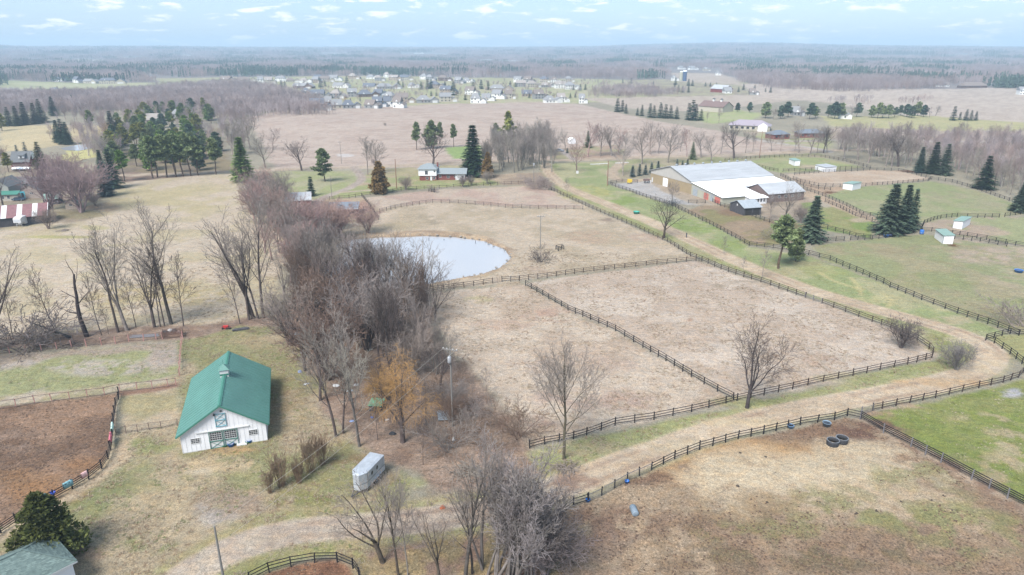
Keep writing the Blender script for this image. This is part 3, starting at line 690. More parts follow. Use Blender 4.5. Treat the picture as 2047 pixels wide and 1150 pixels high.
def tubes(branches, ns):
    """turn polylines into one vertex/face pair; same-length ones are handled together"""
    V = []; Fq = []; base = 0
    by = {}
    for pts, rad in branches: by.setdefault(len(pts), []).append((pts, rad))
    for n, bl in by.items():
        Pn = np.array([b[0] for b in bl]); Rn = np.array([b[1] for b in bl])
        D = np.zeros_like(Pn); D[:, 1:-1] = Pn[:, 2:] - Pn[:, :-2]; D[:, 0] = Pn[:, 1] - Pn[:, 0]; D[:, -1] = Pn[:, -1] - Pn[:, -2]
        D /= np.linalg.norm(D, axis=2, keepdims=True) + 1e-9
        u = np.zeros_like(D); u[..., 0] = 1.0; u[np.abs(D[..., 0]) > .9] = (0, 1, 0)
        u[:, :, :] = u[:, :1, :]
        a = np.cross(D, u); a /= np.linalg.norm(a, axis=2, keepdims=True) + 1e-9
        bb = np.cross(D, a)
        th = np.arange(ns) * 2 * pi / ns
        vv = Pn[:, :, None, :] + (a[:, :, None, :] * np.cos(th)[None, None, :, None] + bb[:, :, None, :] * np.sin(th)[None, None, :, None]) * Rn[:, :, None, None]
        K = len(bl); V.append(vv.reshape(-1, 3))
        kk, ii, jj = np.meshgrid(np.arange(K), np.arange(n - 1), np.arange(ns), indexing='ij')
        o = base + kk * n * ns + ii * ns
        q = np.stack([o + jj, o + (jj + 1) % ns, o + ns + (jj + 1) % ns, o + ns + jj], axis=-1).reshape(-1, 4)
        Fq.append(q); base += K * n * ns
    return np.concatenate(V), np.concatenate(Fq)
def join_np(lst):
    V = []; F_ = []; n = 0
    for v, f in lst: V.append(v); F_.append(f + n); n += len(v)
    return np.concatenate(V), np.concatenate(F_)
def bare_meshes(name, seed, P, nominal=18.0, starts=None, trunk_lev=1):
    rg = random.Random(seed); out = {i: [] for i in range(len(P.num) + 2)}
    for (p, d, L, r) in (starts or [((0, 0, -.3), (0, 0, 1), P.h0, P.r0)]):
        grow(rg, out, P, p, _n(d), L, r, 0)
    sides = P.sides
    tr = [tubes(out[l], sides[l]) for l in range(trunk_lev + 1) if out[l]]
    cr = [tubes(out[l], sides[l]) for l in range(trunk_lev + 1, len(P.num) + 1) if out[l]]
    tv, tf = join_np(tr); cv, cf = join_np(cr)
    top = max(cv[:, 2].max(), tv[:, 2].max())
    return (mesh_np(name + '_trunk', tv, tf, M_BARK, True), mesh_np(name + '_crown', cv, cf, M_TWIG), float(top))
PROTO = {}
def proto(kind, *a, **k): PROTO.setdefault(kind, []).append(bare_meshes(kind, *a, **k))
def P_(**k):
    d = dict(seg=[7, 6, 4, 3, 2], wig=[.05, .09, .11, .14, .15], up=[.04, .07, .05, .04, .03], tap=[.35, .3, .35, .4, .5], num=[9, 6, 6, 4], ref=[1, 5, 3.2, 1.6, 1],
             t0=[.35, .22, .2, .15], ang=[.75, .7, .7, .7], rat=[.52, .45, .45, .5], rr=[.5, .5, .5, .6], shape=[.45, .35, .4, .4], rmin=.018,
             sides=[8, 6, 4, 3, 3], h0=15, r0=.3)
    d.update(k); return BT(**d)
# tall forest-edge trees: long clean bole, steep leaders
tall = P_(h0=16, r0=.27, num=[11, 7, 6, 4], t0=[.36, .2, .2, .15], ang=[.62, .62, .65, .65], rat=[.5, .5, .48, .5], up=[.03, .09, .07, .05, .04])
for s in (11, 12, 13): proto('tall', s, tall)
fan = P_(h0=16.5, r0=.24, num=[17, 9, 8, 4], t0=[.24, .2, .15, .15], ang=[.6, .55, .6, .65], rat=[.58, .48, .48, .5], up=[.03, .1, .08, .05, .04], shape=[.62, .35, .4, .4])
for s in (15, 16): proto('fan', s, fan)
lone = P_(h0=5.5, r0=.42, num=[5, 9, 8, 7], t0=[.5, .2, .2, .15], ang=[.5, .65, .7, .65], rat=[2.0, .48, .5, .48], tap=[.75, .25, .35, .4, .5], rr=[.66, .45, .5, .55], shape=[.05, .35, .35, .4], wig=[.08, .12, .13, .14, .15], up=[.0, .06, .05, .04, .03], seg=[4, 9, 5, 3, 2], ref=[1, 11, 4.5, 2.2, 1])
proto('lone', 26, lone, trunk_lev=2)
# two or three steep leaders from a short bole
vase = P_(h0=5.0, r0=.34, num=[5, 7, 7, 5], t0=[.55, .22, .2, .15], ang=[.46, .6, .65, .6], rat=[2.2, .46, .48, .45], tap=[.75, .25, .35, .4, .5], rr=[.62, .45, .5, .55], shape=[.05, .4, .4, .4],
          wig=[.04, .06, .09, .12, .14], up=[.02, .06, .06, .05, .03], seg=[4, 8, 5, 3, 2], ref=[1, 11, 4.5, 2.2, 1])
for s in (21, 22, 23): proto('vase', s, vase, trunk_lev=2)
# open-grown wide tree with heavy limbs
broad = P_(h0=7.5, r0=.42, num=[9, 8, 7, 5], t0=[.35, .25, .2, .15], ang=[.85, .75, .75, .75], rat=[1.15, .45, .45, .45], tap=[.5, .25, .3, .4, .5], rr=[.55, .5, .5, .55], shape=[.25, .35, .4, .4],
           wig=[.06, .11, .13, .15, .15], up=[.02, .09, .06, .04, .03], ref=[1, 8, 3.8, 1.8, 1])
for s in (31, 32): proto('broad', s, broad, trunk_lev=2)
# slim young tree
slim = P_(h0=12, r0=.11, num=[16, 7, 5], t0=[.25, .2, .2], ang=[.65, .65, .6], rat=[.34, .46, .5], seg=[8, 4, 3, 2], sides=[6, 4, 3, 3], wig=[.05, .09, .12, .12], up=[.03, .08, .05, .04], tap=[.2, .3, .4, .5], rr=[.45, .5, .6], shape=[.55, .4, .4], ref=[1, 3, 1.5, 1])
for s in (41, 42): proto('slim', s, slim)
# rounded, densely twigged, several stems
rnd = P_(h0=4.2, r0=.13, num=[6, 7, 6, 4], t0=[.2, .15, .15, .15], ang=[.5, .6, .7, .7], rat=[1.0, .5, .5, .5], tap=[.6, .3, .35, .4, .5], seg=[4, 6, 4, 3, 2], up=[.04, .03, .02, .02, .02], sides=[6, 4, 3, 3, 3], rr=[.6, .5, .5, .6], shape=[.1, .3, .3, .3], ref=[1, 4.5, 2.2, 1.2, 1])
for s in (51, 52): proto('round', s, rnd, starts=[((random.uniform(-.3, .3), random.uniform(-.3, .3), -.2), (cos(a) * .35, sin(a) * .35, 1), 4.2, .13) for a in (0, 1.5, 2.9, 4.4, 5.4)])
# clump of many pale steep stems
clump = P_(h0=13, r0=.15, num=[12, 7, 6], t0=[.35, .2, .2], ang=[.45, .55, .6], rat=[.36, .42, .45], seg=[7, 5, 3, 2], sides=[6, 4, 3, 3], wig=[.05, .08, .1, .12], up=[.02, .08, .06, .04], tap=[.25, .3, .4, .5], rr=[.45, .5, .6], shape=[.4, .4, .4], ref=[1, 4, 2, 1])
rc = random.Random(4)
for s in (61, 62): proto('clump', s, clump, starts=[((rc.uniform(-1.4, 1.4), rc.uniform(-1.0, 1.0), -.3), (rc.uniform(-.25, .25), rc.uniform(-.2, .2), 1), rc.uniform(9, 14), rc.uniform(.1, .2)) for _ in range(7)])
# shrub of fine upright switches
switch = P_(h0=5.0, r0=.035, num=[5, 3], t0=[.3, .3], ang=[.35, .4], rat=[.4, .5], seg=[5, 3, 2], sides=[4, 3, 3], wig=[.06, .08, .1], up=[.03, .05, .03], tap=[.3, .4, .5], rr=[.6, .7], shape=[.4, .4], ref=[1, 2, 1])
proto('switch', 71, switch, starts=[((cos(a * 2.4) * .5 * (a / 40) ** .5, sin(a * 2.4) * .5 * (a / 40) ** .5, -.1), (cos(a * 2.4) * .32 * (a / 40), sin(a * 2.4) * .32 * (a / 40), 1), 3.2 + 2 * rc.random(), .03) for a in range(30)], trunk_lev=0)
# low tangle
tang = P_(h0=3.2, r0=.05, num=[6, 5, 3], t0=[.15, .15, .2], ang=[.8, .8, .7], rat=[.65, .55, .5], seg=[5, 4, 3, 2], sides=[5, 3, 3, 3], wig=[.16, .18, .2, .2], up=[.0, .0, .0, .0], tap=[.4, .4, .5, .5], rr=[.6, .6, .7], shape=[.2, .3, .3], ref=[1, 2, 1.2, 1])
for s in (81, 82): proto('tangle', s, tang, starts=[((rc.uniform(-.5, .5), rc.uniform(-.5, .5), -.1), (rc.uniform(-.9, .9), rc.uniform(-.9, .9), 1), rc.uniform(2, 3.6), .05) for _ in range(8)])
# weeping willow
wil = P_(h0=6.0, r0=.32, num=[8, 8, 9, 5], t0=[.35, .25, .2, .2], ang=[.7, .75, .9, .7], rat=[.85, .5, .62, .5], seg=[5, 6, 5, 5, 3], up=[.02, .05, -.03, -.16, -.2], tap=[.6, .3, .35, .5, .6], wig=[.06, .1, .1, .08, .08], rr=[.55, .5, .4, .8], shape=[.1, .3, .2, .2], ref=[1, 5, 2.4, 1.6, 1], rmin=.010)
proto('willow', 91, wil, trunk_lev=2)
# broken dead snag
snag = P_(h0=11.5, r0=.42, num=[6, 3], t0=[.35, .4], ang=[.95, .7], rat=[.2, .5], seg=[9, 4, 3], sides=[9, 5, 4], wig=[.11, .2, .22], up=[.05, .08, .0], tap=[.35, .4, .4], rr=[.5, .6], shape=[-.4, .3], ref=[1, 2, 1])
proto('snag', 101, snag, trunk_lev=0)
# medium detail for the middle distance
mid = P_(h0=10, r0=.3, num=[12, 8, 7], t0=[.28, .2, .15], ang=[.7, .7, .7], rat=[.62, .5, .5], seg=[5, 4, 3, 2], sides=[5, 4, 3, 3], wig=[.06, .1, .13, .13], up=[.03, .08, .06, .04], rr=[.5, .5, .6], shape=[.3, .35, .35], rmin=.024, ref=[1, 4.5, 2.4, 1])
for s in (111, 112, 113): proto('mid', s, mid)
mids = P_(h0=13, r0=.2, num=[15, 7, 6], t0=[.35, .2, .15], ang=[.55, .65, .65], rat=[.36, .5, .5], seg=[5, 4, 3, 2], sides=[5, 3, 3, 3], wig=[.05, .1, .13, .13], up=[.03, .08, .06, .04], rr=[.5, .5, .6], shape=[.3, .35, .35], rmin=.022, ref=[1, 3.5, 1.8, 1])
for s in (121, 122): proto('midslim', s, mids)

# ---- evergreens: needle sprays along real branches
def spray_mesh(name, tris, leafv, mat_):
    me = mesh_np(name, tris.reshape(-1, 3), np.arange(len(tris) * 3).reshape(-1, 3), mat_)
    if len(me.vertices) == len(leafv) * 3:
        a = me.attributes.new('leaf', 'FLOAT', 'POINT'); a.data.foreach_set('value', np.repeat(leafv, 3).astype(np.float32))
    return me
def sprays(rg, p, d, L, n, size, w, droop, lst, lv, base_v):
    """n needle clusters along a branch from p in direction d"""
    for i in range(n):
        t = (i + .6) / n
        c = p + d * (L * t) + np.array([0, 0, -droop * L * t * t])
        for j in range(3):
            s = size * (1.15 - .5 * t) * rg.uniform(.7, 1.3)
            side = (-1, 1, 0)[j]
            pr = np.array([-d[1], d[0], 0.0])
            e = d * (.7 if side else 1.0) + pr * side * .8 + np.array([0, 0, rg.uniform(-.35, .15)])
            e = e / np.linalg.norm(e)
            q = np.cross(e, [rg.uniform(-.4, .4), rg.uniform(-.4, .4), 1]); q = q / (np.linalg.norm(q) + 1e-6)
            o = c + np.array([rg.uniform(-.1, .1), rg.uniform(-.1, .1), rg.uniform(-.08, .08)]) * size
            lst.append([o - q * w * s, o + q * w * s, o + e * s * 1.3])
            lv.append(base_v * rg.uniform(.7, 1.3))
def spruce(name, seed, H=15.0, R=3.1, whorls=34, per=10, size=.62, power=.9, base=.02, irregular=.12, gap=0):
    rg = random.Random(seed); lst = []; lv = []; br = []
    for k in range(whorls):
        t = (k + rg.uniform(0, .8)) / whorls; z = H * (base + (1 - base) * t)
        rad = R * (1 - t) ** power * (1 if t > .08 else .8) + .12
        nb = max(4, int(per * (1 - .55 * t)))
        a0 = rg.uniform(0, 6.28)
        for j in range(nb):
            if rg.random() < gap: continue
            a = a0 + j * 2 * pi / nb + rg.uniform(-.25, .25)
            L_ = rad * rg.uniform(1 - irregular * 2, 1 + irregular)
            d = np.array([cos(a), sin(a), .25 * t * 1.6 - .12 + rg.uniform(-.08, .08)]); d /= np.linalg.norm(d)
            p0 = np.array([0, 0, z])
            n = max(3, int(L_ / (size * .62)))
            sprays(rg, p0 + d * L_ * .08, d, L_ * .92, n, size, .46, .14, lst, lv, rg.uniform(.75, 1.2))
            br.append(([tuple(p0), tuple(p0 + d * L_ * .5), tuple(p0 + d * L_ * .9 + np.array([0, 0, -.12 * L_]))], [.05 + .02 * L_ * .5, .035, .015]))
    lst.append([np.array([-.08, 0, H * .97]), np.array([.08, 0, H * .97]), np.array([0, 0, H * 1.02])]); lv.append(1.0)
    tr = [([(0, 0, -.3), (0, 0, H * .4), (0, 0, H)], [.02 * H, .014 * H, .01])]
    v1, f1 = tubes(tr, 7); v2, f2 = tubes(br, 3); tv, tf = join_np([(v1, f1), (v2, f2)])
    return (mesh_np(name + '_trunk', tv, tf, M_BARK, True), spray_mesh(name + '_crown', np.array(lst), np.array(lv), M_LEAF), H)
def puff(rg, c, r, n, s, lst, lv, v, flat=.7):
    for _ in range(n):
        d = np.array([rg.gauss(0, 1), rg.gauss(0, 1), rg.gauss(0, 1)]); d /= np.linalg.norm(d) + 1e-6
        rad = r * rg.uniform(.55, 1.05)
        o = c + d * rad * np.array([1, 1, flat])
        e = d + np.array([rg.gauss(0, .5), rg.gauss(0, .5), rg.gauss(.25, .4)]); e /= np.linalg.norm(e)
        q = np.cross(e, [rg.gauss(0, 1), rg.gauss(0, 1), rg.gauss(0, 1)]); q /= np.linalg.norm(q) + 1e-6
        ss = s * rg.uniform(.6, 1.3)
        lst.append([o - q * ss * .42, o + q * ss * .42, o + e * ss]); lv.append(v * rg.uniform(.7, 1.3))
def pine(name, seed, H=14.0, bare=.35, R=3.2, limbs=20, n=70, s=.6, cone=.35, pr=1.0):
    rg = random.Random(seed); lst = []; lv = []; br = []
    pts = [(0, 0, -.3)]; x = y = 0
    for i in range(1, 8):
        x += rg.gauss(0, .12); y += rg.gauss(0, .12); pts.append((x, y, H * .95 * i / 7))
    br0 = [(pts, [.2 * (1 - .8 * i / 7) + .03 for i in range(8)])]
    for k in range(limbs):
        t = bare + (1 - bare) * (k + rg.random() * .6) / limbs
        f = t * 7 * .999; i = int(f); q = f - i
        p0 = np.array([pts[i][m] * (1 - q) + pts[min(i + 1, 7)][m] * q for m in range(3)])
        a = k * 2.4 + rg.uniform(-.6, .6)
        L_ = R * (1 - cone * 2 * max(0, t - .45)) * (.75 + .25 * (t - bare) / (.3) if t < bare + .3 else 1) * rg.uniform(.5, 1.1) * max(.25, (1 - t) ** .4 * 1.25)
        d = np.array([cos(a), sin(a), rg.uniform(.05, .45)]); d /= np.linalg.norm(d)
        p1 = p0 + d * L_
        br.append(([tuple(p0), tuple(p0 + d * L_ * .5 + np.array([0, 0, -.05])), tuple(p1)], [.07, .05, .02]))
        v = rg.uniform(.75, 1.25)
        for tt in (.5, .78, 1.0):
            puff(rg, p0 + d * L_ * tt + np.array([rg.gauss(0, .15), rg.gauss(0, .15), .15]), pr * rg.uniform(.6, 1.0) * (.55 + .45 * tt), int(n * (.5 + .5 * tt)), s, lst, lv, v, .55)
    puff(rg, np.array([pts[-1][0], pts[-1][1], H * .95]), pr * .7, n, s, lst, lv, 1.1, .9)
    v1, f1 = tubes(br0, 7); v2, f2 = tubes(br, 4); tv, tf = join_np([(v1, f1), (v2, f2)])
    return (mesh_np(name + '_trunk', tv, tf, M_BARK, True), spray_mesh(name + '_crown', np.array(lst), np.array(lv), M_LEAF), H)
def juniper(name, seed, H=8.5, R=3.6, lobes=46, n=150, s=.34):
    rg = random.Random(seed); lst = []; lv = []; br = []
    for k in range(lobes):
        t = (k + rg.random()) / lobes; z = H * (.06 + .9 * t)
        rad = R * (1 - t) ** .75 * (min(1, .72 + t * 2)); a = k * 2.4 + rg.uniform(-.4, .4)
        L_ = rad * rg.uniform(.55, 1.0)
        c = np.array([cos(a) * L_, sin(a) * L_, z + rg.gauss(0, .25)])
        br.append(([(0, 0, z * .8), tuple(c * .6 + np.array([0, 0, z * .3])), tuple(c)], [.07, .05, .02]))
        puff(rg, c, (.55 + .6 * (1 - t)) * rg.uniform(.8, 1.25), n, s, lst, lv, rg.uniform(.6, 1.35), .85)
        if t < .75: puff(rg, c * np.array([.5, .5, 1]), .9 * (1 - t) + .3, n // 2, s * 1.3, lst, lv, rg.uniform(.6, 1.0), .85)
    tr = [([(0, 0, -.3), (0, 0, H * .5), (0, 0, H * .95)], [.24, .14, .02])]
    v1, f1 = tubes(tr, 8); v2, f2 = tubes(br, 4); tv, tf = join_np([(v1, f1), (v2, f2)])
    return (mesh_np(name + '_trunk', tv, tf, M_BARK, True), spray_mesh(name + '_crown', np.array(lst), np.array(lv), M_LEAF), H)
PROTO['spruce'] = [spruce('spruce', 1, R=3.4, whorls=40, per=13), spruce('spruce', 2, R=3.8, whorls=38, per=12, irregular=.2, gap=.03)]
PROTO['small_spruce'] = [spruce('small_spruce', 3, H=6, R=1.5, whorls=20, per=9, size=.42), spruce('small_spruce', 4, H=6, R=1.2, whorls=20, per=8, size=.4, gap=.08)]
PROTO['far_spruce'] = [spruce('far_spruce', 5, H=12, R=3.8, whorls=18, per=9, size=1.0), spruce('far_spruce', 6, H=12, R=3.3, whorls=18, per=8, size=1.0, irregular=.22)]
PROTO['pine'] = [pine('pine', 7), pine('pine', 8, bare=.2, R=3.6, limbs=24), pine('pine', 9, bare=.45, R=2.8, limbs=16)]
PROTO['bushy_pine'] = [pine('bushy_pine', 10, H=13, bare=.1, R=3.5, limbs=34, n=60, s=.62, pr=1.2)]
PROTO['far_pine'] = [pine('far_pine', 14, H=12, bare=.18, R=4.0, limbs=16, n=26, s=1.05, pr=1.35), pine('far_pine', 15, H=12, bare=.3, R=3.6, limbs=14, n=26, s=1.05, pr=1.35)]
PROTO['white_pine'] = [pine('white_pine', 16, H=18, bare=.1, R=5.2, limbs=26, n=34, s=.9, cone=.5, pr=.9)]
PROTO['juniper'] = [juniper('juniper', 17)]
PROTO['brown_juniper'] = [juniper('brown_juniper', 18, H=12, R=4.2, lobes=40, n=80, s=.6)]

GREY = rgb(172, 160, 152, 1.9); MAUVE = rgb(178, 162, 154, 1.8); PALE = rgb(192, 182, 172, 2.0); DARKB = rgb(128, 114, 110, 2.3); RED = rgb(192, 162, 154, 1.8)
BROWN = rgb(168, 142, 126, 2.4); ORANGE = rgb(218, 172, 112, 1.9); TANB = rgb(180, 152, 128, 2.6)
SPR = rgb(102, 122, 98, 1.9); SPR2 = rgb(86, 110, 90, 1.9); BLUE = rgb(122, 142, 138, 2.0); PINE_ = rgb(138, 152, 104, 1.7); PINEY = rgb(160, 160, 84, 1.9); JUN = rgb(110, 118, 66, 2.0); JUNB = rgb(160, 130, 80, 1.9); BRIGHT = rgb(126, 154, 76, 1.8)
NAME = {'fan': 'bare_tree', 'lone': 'bare_tree', 'tall': 'bare_tree', 'vase': 'bare_tree', 'broad': 'bare_tree', 'slim': 'bare_tree', 'round': 'bare_tree', 'clump': 'bare_tree', 'mid': 'bare_tree', 'midslim': 'bare_tree', 'willow': 'willow_tree', 'snag': 'dead_tree',
        'switch': 'shrub', 'tangle': 'shrub', 'spruce': 'spruce_tree', 'small_spruce': 'spruce_tree', 'far_spruce': 'spruce_tree', 'pine': 'pine_tree', 'bushy_pine': 'pine_tree', 'far_pine': 'pine_tree', 'white_pine': 'pine_tree', 'juniper': 'juniper_tree', 'brown_juniper': 'juniper_tree'}
rt = random.Random(99)
def jit(c, v=.12):
    k = rt.uniform(1 - v, 1 + v); return (c[0] * k * rt.uniform(.96, 1.04), c[1] * k, c[2] * k * rt.uniform(.95, 1.05), 1)
def tree_at(kind, p, h, label, group=None, twig=None, bark=None, w=1.0, lean=0.0, leanaz=0.0, var=None, rz=None):
    ms = PROTO[kind]; tm, cm, top = ms[var if var is not None else rt.randrange(len(ms))]
    nm = NAME[kind]
    r = thing(nm, label, 'tree' if nm != 'shrub' else 'shrub', (p[0], p[1], hz(p[0], p[1]) - .02), 0, group)
    s = h / top
    r.scale = (s * w, s * w, s)
    q = Matrix.Rotation(lean, 4, Vector((-sin(leanaz), cos(leanaz), 0))) @ Matrix.Rotation(rt.uniform(0, 6.28) if rz is None else rz, 4, 'Z')
    r.rotation_euler = q.to_euler()
    a = inst('trunk', tm, r); b = inst('crown', cm, r)
    green = nm in ('spruce_tree', 'pine_tree', 'juniper_tree')
    a.color = (*bark, 1) if bark else (jit(rgb(140, 120, 106, 3.0)) if green else jit(twig or GREY, .1))
    b.color = jit(twig or (SPR if green else GREY), .1)
    return r
def tree(kind, bx, by, ty, label, group=None, twig=None, **k):
    h = HT(bx, by, ty)
    if kind == 'spruce': k['w'] = k.get('w', 1.0) * 1.2
    return tree_at(kind, G(bx, by), h, label, group, twig, **k)
def scatter(poly, n, seed, mind=2.5):
    rg = random.Random(seed); pw = [G(*p)[:2] for p in poly]
    x0 = min(p[0] for p in pw); x1 = max(p[0] for p in pw); y0 = min(p[1] for p in pw); y1 = max(p[1] for p in pw)
    res = []; tries = 0
    while len(res) < n and tries < 20000:
        tries += 1; x = rg.uniform(x0, x1); y = rg.uniform(y0, y1); ins = False
        for i in range(len(pw)):
            (ax, ay), (bx, by) = pw[i], pw[(i + 1) % len(pw)]
            if (ay > y) != (by > y) and x < (bx - ax) * (y - ay) / (by - ay) + ax: ins = not ins
        if not ins or any(hypot(x - a, y - b) < mind for a, b in res): continue
        res.append((x, y))
    return res
# ------------------------------------------------------------------ fences
M_BLACK = mat('black_fence_paint', rgb(46, 42, 46, 1.6), .8, .3, 2.0)
M_BROWNF = mat('weathered_fence_wood', rgb(84, 68, 64, 1.8), .9, .35, 2.0)
M_PINK = mat('pink_fence_paint', rgb(212, 160, 152, 1.7), .8, .25, 2.0)
M_PIPE = mat('grey_pipe', rgb(140, 118, 112, 1.8), .6, .2, 2.0, metal=.2)
M_GREYW = mat('grey_fence_wood', rgb(150, 146, 150, 1.9), .9, .25, 2.0)
M_WIRE = mat('fence_wire', rgb(150, 148, 148, 2.0), .5, .1, 2.0, metal=.4)
UNIT = MB().box(-.5, .5, -.5, .5, 0, 1).mesh('post_block'); UNIT.name = 'post_block'
RAILU = MB().box(0, 1, -.5, .5, -.5, .5).mesh('rail_block')
_um = {}
def unit(kind, m):
    k = (kind, m.name)
    if k not in _um:
        me = (UNIT if kind == 'p' else RAILU).copy(); me.materials.clear(); me.materials.append(m); _um[k] = me
    return _um[k]
rf = random.Random(12)
def resample(pts, sp):
    out = []; 
    P2 = [Vector((p[0], p[1])) for p in pts]
    for i in range(len(P2) - 1):
        L_ = (P2[i + 1] - P2[i]).length; n = max(1, int(round(L_ / sp)))
        out += [P2[i].lerp(P2[i + 1], k / n) for k in range(n)]
    out.append(P2[-1]); return out
FENCE_GROUP = {}
def fence(pts, label, m=None, rm=None, sp=2.6, h=1.42, rails=(.42, .85, 1.28), pw=.13, rh=.095, rt_=.045, world=False, fine=None, name='rail_fence', cat='fence', mesh=False):
    m = m or M_BLACK; rm = rm or m
    w = [Vector((p[0], p[1])) for p in pts] if world else [Vector(G(*p)[:2]) for p in pts]
    ps = resample(w, sp)
    if len(ps) > 280: ps = resample(w, sp * len(ps) / 270)
    o0 = Vector((ps[0].x, ps[0].y, hz(ps[0].x, ps[0].y)))
    root = thing(name, label, cat, o0)
    dist = min(p.length for p in ps)
    single = fine if fine is not None else dist < 235
    pos = [Vector((p.x, p.y, hz(p.x, p.y))) - o0 for p in ps]
    mbp = MB(); mbr = MB(); mbw = MB()
    for i, p in enumerate(pos):
        q = pos[min(i + 1, len(pos) - 1)] - pos[max(i - 1, 0)]; az = atan2(q.y, q.x)
        hh = h * rf.uniform(.97, 1.04)
        if single: inst('post', unit('p', m), root, p + Vector((0, 0, -.15)), (rf.gauss(0, .03), rf.gauss(0, .03), az), (pw, pw, hh + .15))
        else: mbp.bar(p + Vector((0, 0, -.15)), p + Vector((0, 0, hh)), pw * 1.1)
        if i + 1 < len(pos):
            a = p; b = pos[i + 1]; d = b - a
            nrm = Vector((-d.y, d.x, 0)).normalized() * (pw / 2 + rt_ / 2 + .003)
            for zr in rails:
                ja = rf.gauss(0, .022); jb = rf.gauss(0, .022)
                A = a + nrm + Vector((0, 0, zr + ja)); Bq = b + nrm + Vector((0, 0, zr + jb)); dd = Bq - A
                if single: inst('rail', unit('r', rm), root, A, (0, -atan2(dd.z, hypot(dd.x, dd.y)), atan2(dd.y, dd.x)), (dd.length - .004, rt_, rh))
                else: mbr.bar(A, Bq, rt_, rh)
            if mesh:
                for zr in (.15, .3, .45, .6, .75, .9, 1.05, 1.2):
                    mbw.bar(a + nrm * 1.5 + Vector((0, 0, zr)), b + nrm * 1.5 + Vector((0, 0, zr)), .012)
                n = 9
                for k in range(n):
                    c = a.lerp(b, k / n) + nrm * 1.5; mbw.bar(c + Vector((0, 0, .1)), c + Vector((0, 0, 1.22)), .012)
    if not single:
        mbp.obj('posts', m, root, kind='stuff')
        if rails: mbr.obj('rails', rm, root, kind='stuff')
    if mesh: mbw.obj('wire_mesh', M_WIRE, root, kind='stuff')
    return root
def gate(a, b, label, m=None, h=1.25, bars=5, world=False):
    m = m or M_PIPE
    A = Vector(a) if world else G(*a); B_ = Vector(b) if world else G(*b)
    A = Vector((A.x, A.y, hz(A.x, A.y))); B_ = Vector((B_.x, B_.y, hz(B_.x, B_.y)))
    r = thing('farm_gate', label, 'gate', A); d = B_ - A
    for k in range(bars):
        MB().bar((0, 0, .2 + k * (h - .2) / (bars - 1)), d + Vector((0, 0, .2 + k * (h - .2) / (bars - 1))), .04).obj('bar', m, r)
    for t_ in (0, .5, 1): MB().bar(d * t_ + Vector((0, 0, .05)), d * t_ + Vector((0, 0, h + .05)), .06).obj('upright', m, r)
    return r
fence([(759, 425), (773, 422), (790, 417), (825, 411), (865, 406), (916, 407), (967, 411), (1025, 416.5), (1094, 418), (1165, 419)], 'dark three rail fence curving across the pasture above the pond', M_BROWNF, sp=3.0)
fence([(1092, 376), (1107.6, 383), (1133, 394.7), (1170, 412), (1217, 432), (1271, 455), (1333.5, 484), (1380, 513.5), (1403, 522), (1441, 539), (1502, 559), (1539.7, 571.4), (1609.5, 595.5)],
      'long dark rail fence along the left side of the farm drive past the spreading tree', M_BROWNF, sp=2.8)
fence([(1609.5, 595.5), (1642.5, 607.7)], 'short wire section between dark posts in the drive side fence', M_GREYW, rails=(1.2,), rh=.05, sp=2.4, mesh=True, name='wire_fence')
fence([(1642.5, 607.7), (1689.6, 624.7), (1743, 644), (1779.7, 657.7), (1810, 670), (1833, 682), (1857, 698.4), (1864, 708), (1862, 716), (1850, 720), (1814, 729), (1759, 740), (1705, 751.6), (1645, 764), (1584, 778), (1527, 790), (1473, 802)],
      'dark rail fence rounding the corner of the right hand dry pasture beside the drive', M_BROWNF, sp=2.75)
fence([(1473, 802), (1451, 807.5), (1382, 824), (1307, 839), (1229.5, 850), (1172.6, 871), (1146.5, 878.7), (1089, 889), (1059, 897)], 'dark rail fence closing the bottom of the left hand pasture behind the thin lone tree', M_BLACK, sp=2.75)
fence([(1050.5, 571.4), (1135.5, 621), (1180, 640), (1230.7, 662.8), (1285, 695.8), (1331, 722.5), (1381.7, 754), (1433.7, 783.4), (1466, 800)], 'black three rail fence dividing the two dry pastures diagonally', M_BLACK, sp=2.7)
fence([(850, 585), (866.6, 583), (927.6, 575), (984.7, 566.4)], 'short dark rail fence just below the pond', M_BROWNF, sp=2.9)
fence([(1003.7, 564), (1037.8, 562)], 'three post piece of dark fence beside the gap below the pond', M_BLACK, sp=2.6)
fence([(1037.8, 562), (1093.6, 555.6), (1166, 545.4), (1248.6, 536.5), (1313, 529), (1390.8, 522.5)], 'dark rail fence between the pond paddock and the right hand pasture', M_BROWNF, sp=2.9)
fence([(1216.8, 369), (1258.8, 383), (1291.7, 395.6), (1337.5, 409), (1383, 431), (1426, 452.7), (1461.8, 471.8), (1497.4, 492), (1528, 494.6), (1580, 502), (1616, 510), (1659, 521), (1711, 543), (1765.8, 567), (1778.5, 575), (1842, 600.7), (1913, 627), (1974, 647.7), (2036.5, 671.8), (2075, 668)],
      'long black board fence across the green lawn from the arena yard to the right edge', M_BLACK, sp=2.6)
fence([(1970, 680.7), (1987, 687), (2018.6, 708.6), (2042.6, 727.7), (2062, 745)], 'black rail fence on the outside of the drive bend at the right edge', M_BLACK, sp=2.4)
fence([(1970, 680.7), (2018.6, 669), (2036, 671.8)], 'short black rail fence joining the bend corner to the long lawn fence', M_BLACK, sp=2.4)
fence([(2056, 738), (2045, 745), (2035, 755.6), (2004.6, 765.7), (1956.4, 776), (1923.4, 783.5), (1870, 796), (1818, 806.4), (1763.3, 817.8), (1744.3, 821.6)], 'grey black rail fence following the lower side of the drive above the bright green field', M_BROWNF, sp=2.7)
fence([(1744.3, 821.6), (1721.3, 829)], 'short wire fence piece at the paddock corner by the drive', M_GREYW, rails=(1.2,), rh=.05, mesh=True, sp=2.4, name='wire_fence')
